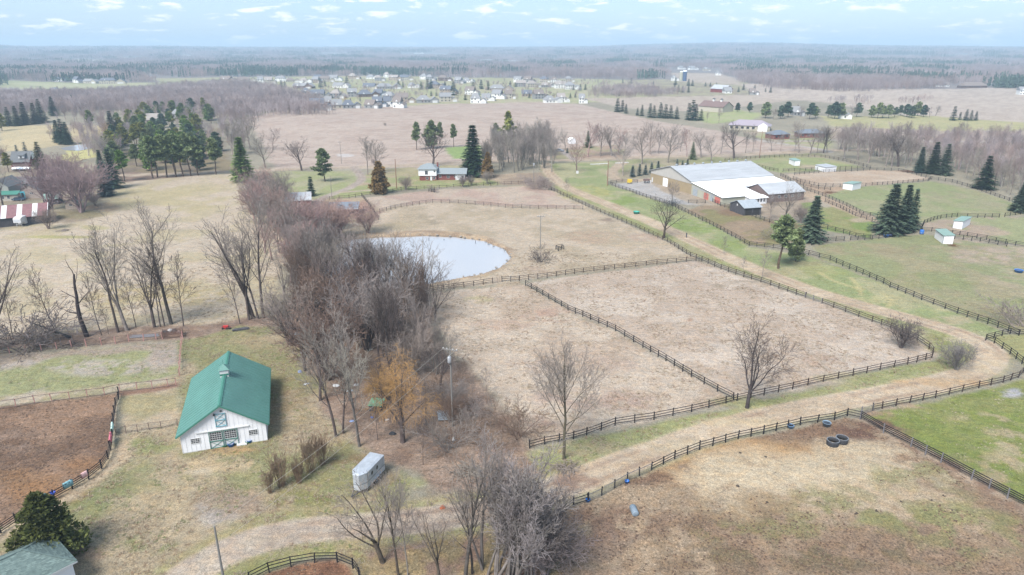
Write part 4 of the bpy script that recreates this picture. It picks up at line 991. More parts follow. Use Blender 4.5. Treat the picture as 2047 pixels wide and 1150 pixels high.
fence([(1721, 838), (1693.5, 831.8), (1668, 839.4), (1599.5, 850), (1526, 867), (1475.3, 877.4), (1398.3, 898.3), (1348.7, 917.8), (1301.8, 941.3)], 'dark rail fence along the top of the large muddy paddock below the drive', M_BLACK, sp=2.6)
fence([(1301.8, 941.3), (1253.5, 962), (1202.6, 991), (1176.5, 1004)], 'dark posts with grey wire mesh beside the two blue buckets', M_BLACK, rm=M_GREYW, rails=(1.25,), rh=.06, mesh=True, name='wire_fence')
fence([(1176.5, 1004), (1146.5, 1013), (1119, 1032.6), (1088, 1048), (1062, 1062)], 'dark rail fence half hidden by the grey tree clump at the bottom', M_BLACK, sp=2.5)
fence([(1718.8, 838), (1765.7, 865.6), (1820.5, 893), (1880.5, 924.4), (1941.8, 958), (2013.6, 996), (2075, 1028)], 'heavy black rail fence with grey posts running to the lower right edge', M_GREYW, rm=M_BLACK, sp=2.9, h=1.5, rails=(.5, .78, 1.08, 1.38), rh=.14)
fence([(238, 788), (237.3, 800), (232, 811), (227, 841.7), (226, 856), (221.8, 899.6), (216.5, 917.8), (203.5, 937.4), (177.4, 958), (144.8, 978), (110, 998), (71.7, 1017), (34, 1045.7), (2.6, 1066.5), (-30, 1092)], 'black rail fence curving round the brown mud paddock with blankets hung on it', M_BLACK, sp=2.45, h=1.5, rails=(.35, .65, .95, 1.28))
fence([(-40, 712), (20, 707), (52, 704.8), (83.8, 702), (114, 698.4), (143.5, 694.6), (172.7, 692), (203, 689.5), (231, 687), (258, 683), (287, 682), (312.4, 679.4), (325, 678)], 'faded pink rail fence below the row of tall bare trees', M_PINK, rm=M_PIPE, rails=(.2, 1.4), h=1.5, rh=.05, rt_=.05, sp=2.9)
fence([(365, 676), (362, 700), (360, 725), (359, 752)], 'pink rail fence running down behind the left corner of the green roofed barn', M_PINK, rails=(.5, 1.4), h=1.5, rh=.07, rt_=.05, sp=2.9)
fence([(352, 771), (336.5, 773), (305, 777), (274, 779.7), (240, 783.5), (209.5, 790), (175, 793.7), (139.7, 798.8), (104, 802.6), (70, 806.4), (31.8, 814), (-40, 822)], 'thin pinkish pipe fence between the green strip and the mud paddock', M_PINK, rm=M_PIPE, rails=(.15, 1.42), h=1.5, rh=.06, rt_=.06, pw=.1, sp=3.0, name='pipe_fence')
fence([(232, 868), (251.7, 865.6), (275, 863), (298.7, 859), (322, 856.5), (355, 851)], 'low thin wire fence between the mud paddock and the barn', M_PIPE, rails=(.2, 1.1), h=1.2, rh=.03, rt_=.03, pw=.08, sp=2.2, mesh=True, name='wire_fence')
fence([(500, 1165), (538.7, 1144.8), (581.7, 1133), (628.7, 1125), (674.4, 1124), (705.7, 1137), (718, 1155), (722, 1175)], 'black rail fence round the little mud pen at the bottom edge', M_BLACK, sp=2.6, h=1.4)
# upper right
fence([(1622, 491), (1654, 483), (1687, 482)], 'black rail fence piece under the dark spruce', M_BLACK, sp=2.6)
fence([(1699.7, 480.7), (1743, 479.4), (1783.5, 474.3), (1811.5, 466.7), (1842, 464)], 'black rail fence behind the blue barrel, passing under the three spruces', M_BLACK, sp=2.6)
fence([(1600, 440), (1638.8, 455), (1685.7, 466.7), (1710, 474.3), (1740, 478)], 'black rail fence crossing the small bright green paddock to the corner', M_BLACK, sp=2.6)
fence([(1605.7, 379), (1643.8, 391.8), (1692, 413), (1725, 430), (1753, 435), (1800, 445), (1842, 458)], 'upper black rail fence of the horse lane leading from the stable', M_BLACK, sp=2.6)
fence([(1649, 404.5), (1679.4, 417), (1710, 432.4), (1743, 442.6)], 'lower black rail fence of the horse lane leading from the stable', M_BLACK, sp=2.6)
fence([(1842, 464), (1842, 458), (1847, 447.6), (1866, 441), (1880, 437.5), (1913, 433.7), (1953.7, 435.4), (1997, 435)], 'black rail fence passing behind the upper white shelter', M_BLACK, sp=2.6)
fence([(2008, 433.7), (2050, 428), (2080, 424)], 'black rail fence beside the spruce at the far right edge', M_BLACK, sp=2.6)
fence([(1842, 464), (1862, 463), (1903, 469), (1933, 473), (1971.5, 479.4), (2009.6, 488), (2070, 498)], 'black rail fence running right between the two white shelters', M_BLACK, sp=2.6)
fence([(1908, 478), (1959, 483), (2012, 493)], 'second black rail fence just below the one between the white shelters', M_BLACK, sp=2.6)
fence([(1449, 322), (1500, 317.5), (1538, 315.6), (1578, 313), (1641, 314), (1684.5, 322), (1725, 332), (1740, 337)], 'distant black rail fence curving behind the big arena along the road', M_BLACK, sp=3.2)
fence([(1565, 343.5), (1610, 341.5), (1646, 339.7), (1690, 338), (1725, 337)], 'distant black rail fence behind the sand ring, the upper of two', M_BLACK, sp=3.0)
fence([(1588, 350), (1646, 345), (1689.6, 343.5), (1738, 341), (1796, 342), (1832, 350), (1860, 358.7), (1855, 362.5), (1794, 367.6), (1743, 371.4), (1705, 374), (1679, 374), (1636, 372.7), (1600, 364), (1585, 358.7)], 'black rail fence enclosing the oval sand riding ring', M_BLACK, sp=3.0)
fence([(1560, 352), (1580, 362), (1606, 372), (1636, 378), (1660, 380)], 'black rail fence piece between the stable and the sand ring', M_BLACK, sp=3.0)
fence([(1862, 359), (1903, 365), (1953.7, 380), (2007, 399), (2070, 419)], 'distant black rail fence descending along the edge of the right hand woods', M_BLACK, sp=3.0)
fence([(1510, 333), (1530, 338), (1555, 343)], 'short brown rail fence behind the arena roof', M_BROWNF, sp=3.0)
# by the ranch and arena
fence([(658.6, 399.4), (698, 396.8), (723, 393), (740, 390.5), (785.6, 384), (802, 380.5), (848, 377.8), (893.5, 376.5), (920, 373), (952, 371.4), (981, 371.4), (1008, 369.4), (1050, 368), (1075, 369)], 'brown post and rail fence along the lawn of the brick ranch house', M_BROWNF, rails=(.5, 1.15), sp=3.4)
fence([(723, 393), (740, 414.6), (756.4, 439.5), (714.5, 442.6), (690, 442)], 'brown rail fence turning the corner beside the open red shed', M_BROWNF, sp=2.8)
fence([(727, 421), (741, 419.7)], 'tiny brown rail fence stub right of the open red shed', M_BROWNF, sp=2.8)
fence([(1220.7, 367.6), (1243.5, 364), (1274, 366)], 'black rail fence at the entrance of the gravel yard', M_BLACK, sp=3.0)
fence([(1375.6, 407), (1410, 407)], 'short black rail fence below the gravel yard', M_BLACK, sp=2.6)
fence([(1424, 404.5), (1440, 412), (1457, 417), (1475, 421)], 'black rail fence between the arena wall and the old grey shed', M_BLACK, sp=2.6)
fence([(1503, 433), (1527, 442), (1560, 452), (1600, 460)], 'black rail fence right of the old grey shed', M_BLACK, sp=2.6)
gate((984.7, 566.4), (1003.7, 564), 'grey pipe gate in the fence below the pond')
gate((1391, 522.5), (1403, 524), 'dark gate where the pond fence meets the drive fence', M_BLACK)
# small square of black panels in the pond paddock
fence([(1111, 499), (1116, 502.5), (1127, 499), (1123, 496.5), (1111, 499)], 'tiny square black pen standing alone in the pond paddock', M_BLACK, sp=1.6, h=1.2, fine=True)
fence([(946, 384), (958, 384.5), (958, 378)], 'little dark corner pen in front of the ranch house lawn', M_BLACK, sp=1.6, h=1.2, fine=True) if False else fence([(857, 383), (868, 385), (869, 379)], 'little dark corner pen in front of the ranch house lawn', M_BLACK, sp=1.6, h=1.2, fine=True)
# brown panel pen at the left
r = thing('board_pen', 'brown wire panel pen at the end of the pink fence, bags behind it', 'pen', G(325, 678))
o0 = G(325, 678); e0 = G(365.8, 674.3) - o0; b0 = G(366, 668) - o0; c0 = G(327, 671.5) - o0
M_PANEL = mat('brown_panel', rgb(140, 110, 98, 1.9), .9, .35, 3)
for A_, B_ in ((Vector((0, 0, 0)), e0), (e0, b0), (b0, c0), (c0, Vector((0, 0, 0)))):
    n = max(1, int((B_ - A_).length / 2.2))
    for k in range(n):
        a_ = A_.lerp(B_, k / n); c_ = A_.lerp(B_, (k + 1) / n)
        for zz in [.1 + .13 * q for q in range(10)]: pass
        mb = MB()
        for q in range(11): mb.bar(a_ + Vector((0, 0, .08 + .125 * q)), c_ + Vector((0, 0, .08 + .125 * q)), .03, .05)
        mb.bar(a_, a_ + Vector((0, 0, 1.4)), .09)
        mb.obj('panel', M_PANEL, r)

# ------------------------------------------------------------------ buildings
M_WHITE = mat('white_siding', (.68, .68, .70), .7, .07, .8, stretch=(1, 1, .4))
M_WHITE2 = mat('white_trim', (.55, .55, .55), .6, .05)
M_ROOFWHITE = mat('white_metal_roof', (.82, .83, .85), .5, .06, .4)
M_ROOFGREY = mat('pale_grey_metal_roof', (.35, .36, .375), .5, .18, .35, stretch=(1, .25, 1))
M_TEAL = mat('teal_green_metal', (.085, .20, .17), .45, .13, .35, stretch=(1, .4, 1), spec=.35)
M_TEALD = mat('green_trim', (.05, .17, .13), .5, .1)
M_SAGE = mat('sage_green_roof', (.19, .28, .24), .5, .1, .5)
M_TAN = mat('tan_metal_siding', (.30, .235, .145), .6, .12, .5)
M_CREAM = mat('cream_siding', (.36, .35, .28), .6, .1, .5)
M_GLASS = mat('dark_glass', (.03, .035, .045), .12, .05, 1, spec=.5)
M_BLUEG = mat('blue_door_paint', (.22, .38, .50), .6, .1, 1)
M_SHING = mat('grey_shingles', (.125, .13, .135), .9, .22, 3.0)
M_SHINGG = mat('green_grey_shingles', (.11, .15, .14), .9, .3, 2.2)
M_OLDWOOD = mat('weathered_board', (.075, .072, .08), .9, .4, 2.5, stretch=(1, 1, .3))
M_REDW = mat('red_barn_wood', (.17, .04, .035), .85, .3, 2.0)
M_BRICK = mat('red_brick', (.18, .06, .05), .9, .3, 5.0)
M_BROWNW = mat('brown_stable_boards', (.17, .12, .11), .85, .3, 2.0)
M_CONC = mat('concrete', (.42, .41, .39), .9, .15, 2)
M_DARK = mat('dark_parts_and_bay_shade', (.03, .028, .028), .95, .1, 1)  # dark parts; also paints the shade of the old shed's bays
M_RUST = mat('rusty_red_sheet', (.19, .095, .10), .6, .25, 1.2)
M_BLUE = mat('blue_plastic', (.03, .14, .45), .4, .1, 2)
M_TEALC = mat('teal_cloth', (.03, .25, .35), .9, .2, 4)
M_PINKC = mat('faded_pink_cloth', (.60, .38, .37), .9, .15, 4)
M_RUBBER = mat('black_rubber', (.035, .037, .042), .7, .2, 3)
M_ALU = mat('dull_aluminium', (.36, .37, .39), .45, .2, 1.5, metal=.35)
M_GALV = mat('galvanised_sheet', (.31, .34, .37), .5, .2, 1.5, metal=.05)
M_GREENP = mat('green_box_paint', (.06, .22, .13), .6, .2, 2)
M_POLE = mat('weathered_pole', (.19, .18, .17), .9, .25, 1.5, stretch=(1, 1, .15))
M_POLER = mat('brown_pole', (.22, .12, .08), .9, .25, 1.5, stretch=(1, 1, .15))
M_YEL = mat('yellow_paint', (.60, .42, .04), .5, .1)
M_ROAN = mat('red_paint', (.42, .03, .03), .5, .15)
def roof_slope(name, m, root, a, b, c, d, th=.1, over=None):
    """a,b along the eave; c,d along the ridge (a-d and b-c run up the slope)"""
    a, b, c, d = map(Vector, (a, b, c, d)); n = (b - a).cross(d - a).normalized()
    if n.z < 0: n = -n
    return MB().prism([a, b, c, d], n * th).obj(name, m, root)
def gable(root, w, l, eave, rise, wm, rm, ov=.35, th=.12, ribs=0, name_w='wall', foundation=True, z0=0.0, x0=0.0, y0=0.0, ridge=.5, rib_m=None, battens=0, bat_m=None, axis='y'):
    """walls + two roof slopes; gable ends face -y and +y (axis y) ; returns roof objects"""
    def T(x, y, z): return (x0 + x, y0 + y, z0 + z) if axis == 'y' else (x0 + y, y0 + x, z0 + z)
    rx = w * ridge
    pts = [T(0, 0, -.3), T(w, 0, -.3), T(w, 0, eave), T(rx, 0, eave + rise), T(0, 0, eave)]
    e = Vector(T(0, l, 0)) - Vector(T(0, 0, 0))
    wall = MB().prism(pts, e).obj(name_w, wm, root)
    if battens:
        mb = MB(); n = int(w / battens)
        for k in range(n + 1):
            x = min(max(k * w / n, .04), w - .04); zt = eave + rise * (x / rx if x < rx else (w - x) / (w - rx))
            for yy in (-.02, l + .02): mb.bar(T(x, yy, 0), T(x, yy, zt - .05), .03, .02)
        n = int(l / battens)
        for k in range(n + 1):
            for xx in (-.02, w + .02): mb.bar(T(xx, k * l / n, 0), T(xx, k * l / n, eave - .02), .03, .02)
        mb.obj('battens', bat_m or wm, wall, kind='stuff')
    sl = rise / rx; sr = rise / (w - rx); roofs = []
    zr = eave + rise + .02
    for side in (0, 1):
        if side == 0: A, D = (-ov, eave - ov * sl + .02), (rx, zr)
        else: A, D = (w + ov, eave - ov * sr + .02), (rx, zr)
        ys = (-ov, l + ov)
        o = roof_slope('roof', rm, root, T(A[0], ys[0], A[1]), T(A[0], ys[1], A[1]), T(D[0], ys[1], D[1]), T(D[0], ys[0], D[1]), th)
        roofs.append(o)
        if ribs:
            mb = MB(); n = int((l + 2 * ov) / ribs); up = Vector((0, 0, th + .03))
            for k in range(n + 1):
                y = ys[0] + (ys[1] - ys[0]) * k / n; y = min(max(y, ys[0] + .03), ys[1] - .03)
                mb.bar(Vector(T(A[0], y, A[1])) + up, Vector(T(D[0], y, D[1])) + up, .035, .05)
            mb.obj('seams', rib_m or rm, o, kind='stuff')
    return wall, roofs
def window(root, c, w, h, face='-y', nx=2, ny=2, frame=M_WHITE2, glass=M_GLASS, fw=.07, name='window'):
    """c is the window centre in the parent's frame"""
    c = Vector(c); U = {'-y': Vector((1, 0, 0)), '+y': Vector((-1, 0, 0)), '-x': Vector((0, -1, 0)), '+x': Vector((0, 1, 0))}[face]
    Nn = {'-y': Vector((0, -1, 0)), '+y': Vector((0, 1, 0)), '-x': Vector((-1, 0, 0)), '+x': Vector((1, 0, 0))}[face]; Z_ = Vector((0, 0, 1))
    def slab(u0, u1, z0, z1, d0, d1, name_, m, par):
        pts = [c + U * u0 + Z_ * z0 + Nn * d0, c + U * u1 + Z_ * z0 + Nn * d0, c + U * u1 + Z_ * z1 + Nn * d0, c + U * u0 + Z_ * z1 + Nn * d0]
        return MB().prism(pts, Nn * (d1 - d0)).obj(name_, m, par)
    p = MB()
    for (u0, u1, z0, z1) in ((-w / 2 - fw, w / 2 + fw, h / 2, h / 2 + fw), (-w / 2 - fw, w / 2 + fw, -h / 2 - fw, -h / 2), (-w / 2 - fw, -w / 2, -h / 2, h / 2), (w / 2, w / 2 + fw, -h / 2, h / 2)):
        pts = [c + U * u0 + Z_ * z0 + Nn * .002, c + U * u1 + Z_ * z0 + Nn * .002, c + U * u1 + Z_ * z1 + Nn * .002, c + U * u0 + Z_ * z1 + Nn * .002]
        p.prism(pts, Nn * .06)
    mw = .035
    for k in range(1, nx):
        u = -w / 2 + w * k / nx; pts = [c + U * (u - mw / 2) + Z_ * -h / 2 + Nn * .02, c + U * (u + mw / 2) + Z_ * -h / 2 + Nn * .02, c + U * (u + mw / 2) + Z_ * h / 2 + Nn * .02, c + U * (u - mw / 2) + Z_ * h / 2 + Nn * .02]; p.prism(pts, Nn * .03)
    for k in range(1, ny):
        z = -h / 2 + h * k / ny; pts = [c + U * -w / 2 + Z_ * (z - mw / 2) + Nn * .021, c + U * w / 2 + Z_ * (z - mw / 2) + Nn * .021, c + U * w / 2 + Z_ * (z + mw / 2) + Nn * .021, c + U * -w / 2 + Z_ * (z + mw / 2) + Nn * .021]; p.prism(pts, Nn * .028)
    f = p.obj(name, frame, root)
    slab(-w / 2, w / 2, -h / 2, h / 2, .004, .018, 'pane', glass, f)
    return f
def panel(root, c, w, h, face, m, name, d=.05):
    c = Vector(c); U = {'-y': Vector((1, 0, 0)), '+y': Vector((-1, 0, 0)), '-x': Vector((0, -1, 0)), '+x': Vector((0, 1, 0))}[face]
    Nn = {'-y': Vector((0, -1, 0)), '+y': Vector((0, 1, 0)), '-x': Vector((-1, 0, 0)), '+x': Vector((1, 0, 0))}[face]; Z_ = Vector((0, 0, 1))
    pts = [c + U * -w / 2 + Z_ * -h / 2 + Nn * .003, c + U * w / 2 + Z_ * -h / 2 + Nn * .003, c + U * w / 2 + Z_ * h / 2 + Nn * .003, c + U * -w / 2 + Z_ * h / 2 + Nn * .003]
    return MB().prism(pts, Nn * d).obj(name, m, root)
def frame_at(a, b, name, label, cat, group=None):
    """thing whose local x runs from ground point a to ground point b (pixels)"""
    A = G(*a); B_ = G(*b); return thing(name, label, cat, (A.x, A.y, hz(A.x, A.y)), atan2(B_.y - A.y, B_.x - A.x), group), hypot(B_.x - A.x, B_.y - A.y)

# the white barn with the green roof
barn, bw = frame_at((366, 907), (535, 880), 'horse_barn', 'white barn with teal green metal roof, small white cupola and green cross braced double doors', 'barn')
BW, BL, BE, BR = bw, 18.4, 3.15, 3.75
wall, roofs = gable(barn, BW, BL, BE, BR, M_WHITE, M_TEAL, ov=.45, th=.1, ribs=.9, battens=.6)
for s in (0, 1):                                        # green rake boards along the front gable
    x0_, x1_ = ((-.45, BW / 2), (BW + .45, BW / 2))[s]
    z0_ = BE - .45 * BR / (BW / 2)
    MB().prism([(x0_, -.455, z0_ - .1), (x0_, -.455, z0_ + .1), (x1_, -.455, BE + BR + .12), (x1_, -.455, BE + BR - .1)], (0, -.06, 0)).obj('rake_board', M_TEALD, barn)
    xe = (-.47, BW + .47)[s]
    MB().box(min(xe, xe + (-.1, .1)[s]), max(xe, xe + (-.1, .1)[s]), -.45, BL + .45, z0_ - .08, z0_ + .05).obj('gutter', M_TEALD, barn)
MB().prism([(BW / 2 - .25, -.46, BE + BR + .08), (BW / 2, -.46, BE + BR + .2), (BW / 2 + .25, -.46, BE + BR + .08)], (0, BL + .92, 0)).obj('ridge_cap', M_TEALD, barn)
cu = MB().box(BW / 2 - .62, BW / 2 + .62, 9.6, 10.8, BE + BR - .5, BE + BR + 1.0).obj('cupola', M_WHITE2, barn)
MB().prism([(BW / 2 - .85, 9.4, BE + BR + 1.0), (BW / 2 + .85, 9.4, BE + BR + 1.0), (BW / 2, 10.2, BE + BR + 1.95)], (0, .01, 0)) and None
mb = MB(); mb.add([(BW / 2 - .85, 9.4, BE + BR + 1.0), (BW / 2 + .85, 9.4, BE + BR + 1.0), (BW / 2 + .85, 11.0, BE + BR + 1.0), (BW / 2 - .85, 11.0, BE + BR + 1.0), (BW / 2, 10.2, BE + BR + 1.8)], [(3, 2, 1, 0), (0, 1, 4), (1, 2, 4), (2, 3, 4), (3, 0, 4)])
mb.obj('cupola_roof', M_TEAL, cu)
panel(cu, (BW / 2, 9.6, BE + BR + .2), 1.3, .28, '-y', M_TEALD, 'louvre', .05)
MB().bar((BW / 2, 10.2, BE + BR + 1.8), (BW / 2, 10.2, BE + BR + 2.5), .04).obj('finial', M_TEALD, cu)
def cross_door(root, cx, z0_, w, h, split, fm, name, glazed=True):
    d = panel(root, (cx, 0, z0_ + h / 2), w, h, '-y', M_WHITE2, name, .05)
    mb = MB(); y = -.085; t_ = .13
    zs = z0_ + h * split
    for (a_, c_) in (((cx - w / 2 + t_ / 2, z0_), (cx - w / 2 + t_ / 2, z0_ + h)), ((cx + w / 2 - t_ / 2, z0_), (cx + w / 2 - t_ / 2, z0_ + h)), ((cx - w / 2, z0_ + t_ / 2), (cx + w / 2, z0_ + t_ / 2)), ((cx - w / 2, z0_ + h - t_ / 2), (cx + w / 2, z0_ + h - t_ / 2)), ((cx - w / 2, zs), (cx + w / 2, zs))):
        mb.bar((a_[0], y - rf.uniform(0, .01), a_[1]), (c_[0], y - rf.uniform(0, .01), c_[1]), t_, .06)
    def X_(za, zb):
        mb.bar((cx - w / 2 + t_, y + .012, za + t_ / 2), (cx + w / 2 - t_, y + .012, zb - t_ / 2), .1, .03)
        mb.bar((cx - w / 2 + t_, y + .02, zb - t_ / 2), (cx + w / 2 - t_, y + .02, za + t_ / 2), .1, .03)
    X_(z0_, zs)
    if not glazed: X_(zs, z0_ + h)
    mb.obj('cross_brace', fm, d)
    if glazed: window(d, (cx, -.055, (zs + z0_ + h) / 2), w - 2 * t_ - .1, (z0_ + h - zs) - t_ - .2, '-y', 5, 4, M_WHITE2, fw=.04)
    return d
cx0 = BW * .49
cross_door(barn, cx0 - 1.0, .1, 1.9, 2.75, .42, M_TEALD, 'barn_door')
cross_door(barn, cx0 + 1.0, .1, 1.9, 2.75, .42, M_TEALD, 'barn_door')
MB().box(cx0 - 3.6, cx0 + 3.6, -.16, -.01, 2.9, 3.05).obj('door_track', M_WHITE2, barn)
cross_door(barn, BW * .485, 3.5, 1.5, 2.1, .5, mat('blue_green_trim', (.12, .30, .36), .6), 'loft_door', glazed=False)
window(barn, (1.9, 0, 1.75), 1.15, .75, '-y', 4, 3)
window(barn, (BW - 1.8, 0, 1.75), 1.15, .75, '-y', 4, 3)
MB().tube([(BW / 2 + .05, -.02, BE + 2.75), (BW / 2 + .05, -.08, BE + 2.75)], [.17, .17], 12).obj('round_vent', M_SHING, barn)
MB().tube([(BW / 2 - .9, -.02, BE + 2.45), (BW / 2 - .9, -.25, BE + 2.3)], [.12, .14], 8).obj('flood_lamp', M_DARK, barn)
MB().box(-.03, BW + .03, -.035, -.004, -.05, .12).obj('base_board', M_CONC, barn)

# corner house, lower left: only a roof corner shows
ch, _ = frame_at((-60, 1120), (62, 1200), 'garage', 'grey green shingled roof corner with white gutter at the lower left edge', 'garage')
ch.location = PZ(-40, 1190, 0); ch.rotation_euler = (0, 0, 0)
E1 = PZ(92, 1138, 3.0); R1 = PZ(44, 1101, 4.9); E2 = PZ(-20, 1118, 3.0); E3 = PZ(60, 1230, 3.0); R2 = PZ(-60, 1150, 4.9)
base = ch.location.copy()
def rel(p): return Vector(p) - base
ex = (E1 - E3).normalized()
n_ = rel(R1)
E0b = E1 + (R2 - R1) ; 
rl = MB()
u_ = Vector((R2.x - R1.x, R2.y - R1.y, 0)).normalized(); v_ = Vector((-u_.y, u_.x, 0))
if v_.y > 0: v_ = -v_
RG = Vector((R1.x, R1.y, 4.9)); HW = 3.6; OVH = 8.0
hip = RG - u_ * HW; hip.z = 3.0
cA = Vector((RG.x, RG.y, 3.0)) - u_ * HW + v_ * HW; cB = Vector((RG.x, RG.y, 3.0)) - u_ * HW - v_ * HW
fA = Vector((RG.x, RG.y, 3.0)) + u_ * OVH + v_ * HW; fB = Vector((RG.x, RG.y, 3.0)) + u_ * OVH - v_ * HW
rg2 = RG + u_ * OVH
fs = []
for nm, pts in (('roof', [cA, fA, rg2, RG]), ('roof', [fB, cB, RG, rg2]), ('roof', [cB, cA, RG])):
    pts = [rel(p) for p in pts]; n = (pts[1] - pts[0]).cross(pts[2] - pts[0]).normalized()
    if n.z < 0: n = -n
    o = MB().prism(pts, n * .1).obj(nm, M_SHINGG, ch)
    # courses of shingles, each a thin raised strip
    a_, b_, c_, d_ = pts[0], pts[1], pts[2], pts[-1]
    mb = MB(); K = 22
    for k in range(K):
        t0 = k / K; p = a_.lerp(d_, t0); q = b_.lerp(c_, t0); L_ = (q - p).length; m_ = max(1, int(L_ / .45)); off = (k % 2) * .5
        for j in range(m_):
            if rf.random() < .5: continue
            s0 = min(1, (j + off) / m_); s1 = min(1, (j + off + .93) / m_)
            if s1 <= s0: continue
            up = n * (.105 + rf.uniform(0, .012)); dz = (d_ - a_) / K * .9
            mb.prism([p.lerp(q, s0) + up, p.lerp(q, s1) + up, p.lerp(q, s1) + up + dz, p.lerp(q, s0) + up + dz], n * .012)
    mb.obj('shingles', mat('green_grey_shingles_light', (.15, .20, .185), .9, .3, 2), o, kind='stuff')
body = MB().prism([rel(p) * 1.0 for p in [cA.lerp(RG, .1), fA.lerp(rg2, .1), fB.lerp(rg2, .1), cB.lerp(RG, .1)]], (0, 0, -3.2)).obj('wall', M_WHITE, ch)
mb = MB()
for p, q in ((cB, cA), (cA, fA), (cB, fB)): mb.bar(rel(p) + Vector((0, 0, -.02)), rel(q) + Vector((0, 0, -.02)), .12, .18)
mb.obj('gutter', M_WHITE2, ch)
for p, q in ((RG, cA), (RG, cB), (RG, rg2)):
    MB().bar(rel(p) + Vector((0, 0, .13)), rel(q) + Vector((0, 0, .15)), .22, .05).obj('ridge_cap', M_SHINGG, ch)

# arena complex
ar_, aw = frame_at((1300, 363), (1439, 407.5), 'riding_arena_building', 'huge indoor riding arena, tan walls, long pale grey metal roof and a white lean-to roof', 'arena')
S = aw / 48.2
AL = 39.0; AM = 30 * S; AT = 49.5 * S; AE = 4.9; ARi = 9.0
M_ARW = M_TAN
# main body
MB().prism([(0, 0, -.3), (AM, 0, -.3), (AM, 0, 5.1), (AM / 2, 0, ARi), (0, 0, AE)], (0, AL, 0)).obj('wall', M_TAN, ar_)
MB().prism([(0, -.03, 3.7), (AM, -.03, 4.4), (AM, -.03, 5.1), (AM / 2, -.03, ARi), (0, -.03, AE)], (0, -.05, 0)).obj('gable_panel', mat('off_white_gable', (.40, .38, .35), .6, .1, .5), ar_)
mb = MB()
o = roof_slope('roof', M_ROOFGREY, ar_, (-.5, -.6, AE - .1), (-.5, AL + .5, AE - .1), (AM / 2, AL + .5, ARi + .05), (AM / 2, -.6, ARi + .05), .1)
o2 = roof_slope('roof', M_ROOFGREY, ar_, (AM + .2, -.6, 5.35), (AM + .2, AL + .5, 5.35), (AM / 2, AL + .5, ARi + .05), (AM / 2, -.6, ARi + .05), .1)
for oo, xe, ze in ((o, -.5, AE - .1), (o2, AM + .2, 5.35)):
    mb = MB()
    for k in range(41):
        y = -.55 + (AL + 1.0) * k / 40; mb.bar((xe, y, ze + .13), (AM / 2, y, ARi + .18), .05, .06)
    mb.obj('seams', M_ROOFGREY, oo, kind='stuff')
    mb = MB()
    for k in range(3):                                  # overlapping sheets: a step across the slope
        f_ = (k + .6) / 3.4; xa = xe + (AM / 2 - xe) * f_; za = ze + (ARi - ze) * f_ + .13
        mb.bar((xa, -.55, za), (xa, AL + .45, za + .02), .12, .04)
    mb.obj('sheet_laps', mat('roof_lap', (.42, .42, .45), .6), oo, kind='stuff')
mb = MB()
for k in range(9):
    y = 2.5 + k * 4.3
    MB().lathe([(.3, 0), (.3, .35), (.5, .45), (.45, .7), (.0, .85)], (AM / 2, y, ARi + .05), 10).obj('roof_vent', M_GALV, ar_)
# lean-to wings
LW = mat('lean_to_roof_white', (.86, .87, .88), .5, .05, .4)
def lean(name, x0_, x1_, y0_, y1_, z0_, z1_, wallm):
    MB().prism([(x0_, y0_, -.3), (x1_, y0_, -.3), (x1_, y0_, z1_), (x0_, y0_, z0_)], (0, y1_ - y0_, 0)).obj('wing_wall', wallm, ar_)
    o = roof_slope('roof', LW, ar_, (x1_ + .5, y0_ - .5, z1_ - .02), (x1_ + .5, y1_ + .4, z1_ - .02), (x0_, y1_ + .4, z0_ + .1), (x0_, y0_ - .5, z0_ + .1), .1)
    mb = MB(); n = max(2, int((y1_ - y0_) / 1.0))
    for k in range(n + 1):
        y = y0_ - .45 + (y1_ - y0_ + .8) * k / n; mb.bar((x0_, y, z0_ + .22), (x1_ + .5, y, z1_ + .1), .04, .05)
    mb.obj('seams', LW, o, kind='stuff')
    return o
lean('wing', AM + .01, AT, 0, 16.5, 5.0, 2.9, M_CREAM)
lean('wing', AM + .01, AM + 9.0 * S, 16.91, AL - .5, 5.0, 4.0, M_CREAM)
lean('wing', AT + .01, AT + 3.2, 10.0, 17.5, 2.75, 2.4, M_WHITE)
for k, (xx, ww, hh, m) in enumerate([(1.6, .9, 2.0, M_WHITE2), (11.6 * S, 3.6, 3.4, M_ROOFWHITE)]):
    panel(ar_, (xx, 0, hh / 2 + .05), ww, hh, '-y', m, 'door', .09)
for k, (xx, ww, hh, m) in enumerate([(32.6 * S, 3.0, 2.9, M_GALV), (39.7 * S, 2.9, 2.6, mat('faded_red_door', (.50, .15, .12), .7, .2)), (43.2 * S, 2.0, 2.6, M_GALV), (46.6 * S, 3.2, 2.4, mat('faded_red_door', (.5, .15, .12)))]):
    d = panel(ar_, (xx, 0, hh / 2 + .05), ww, hh, '-y', m, 'sliding_door', .08)
    MB().bar((xx - ww / 2, -.11, .1), (xx + ww / 2, -.11, hh), .1, .03).add([], []).obj('brace', M_WHITE2, d)
for k in range(7): panel(ar_, (AM + 1.6 + k * 2.6, 0, 3.55 - k * .12), 2.2, .5, '-y', M_ROOFGREY, 'light_panel', .04)
for k in range(5): panel(ar_, (AT + 3.21, 10.8 + k * 1.35, 1.5), .6, 1.2, '+x', M_GLASS, 'window', .03)
# stable behind
st = thing('stable', 'low brown stable with a grey metal roof joined to the back of the arena', 'stable', ar_.matrix_basis @ Vector((0, 0, 0)), ar_.rotation_euler[2])
st.location = ar_.location + Matrix.Rotation(ar_.rotation_euler[2], 4, 'Z') @ Vector((AM + 9.4 * S, 18.6, 0))
gable(st, 13.0, 16.5, 3.4, 2.7, M_BROWNW, M_ROOFGREY, ov=.4, ribs=1.0, battens=1.2)
for k in range(5): window(st, (13.03, 1.8 + k * 3.1, 2.1), 1.0, .8, '+x', 2, 1)
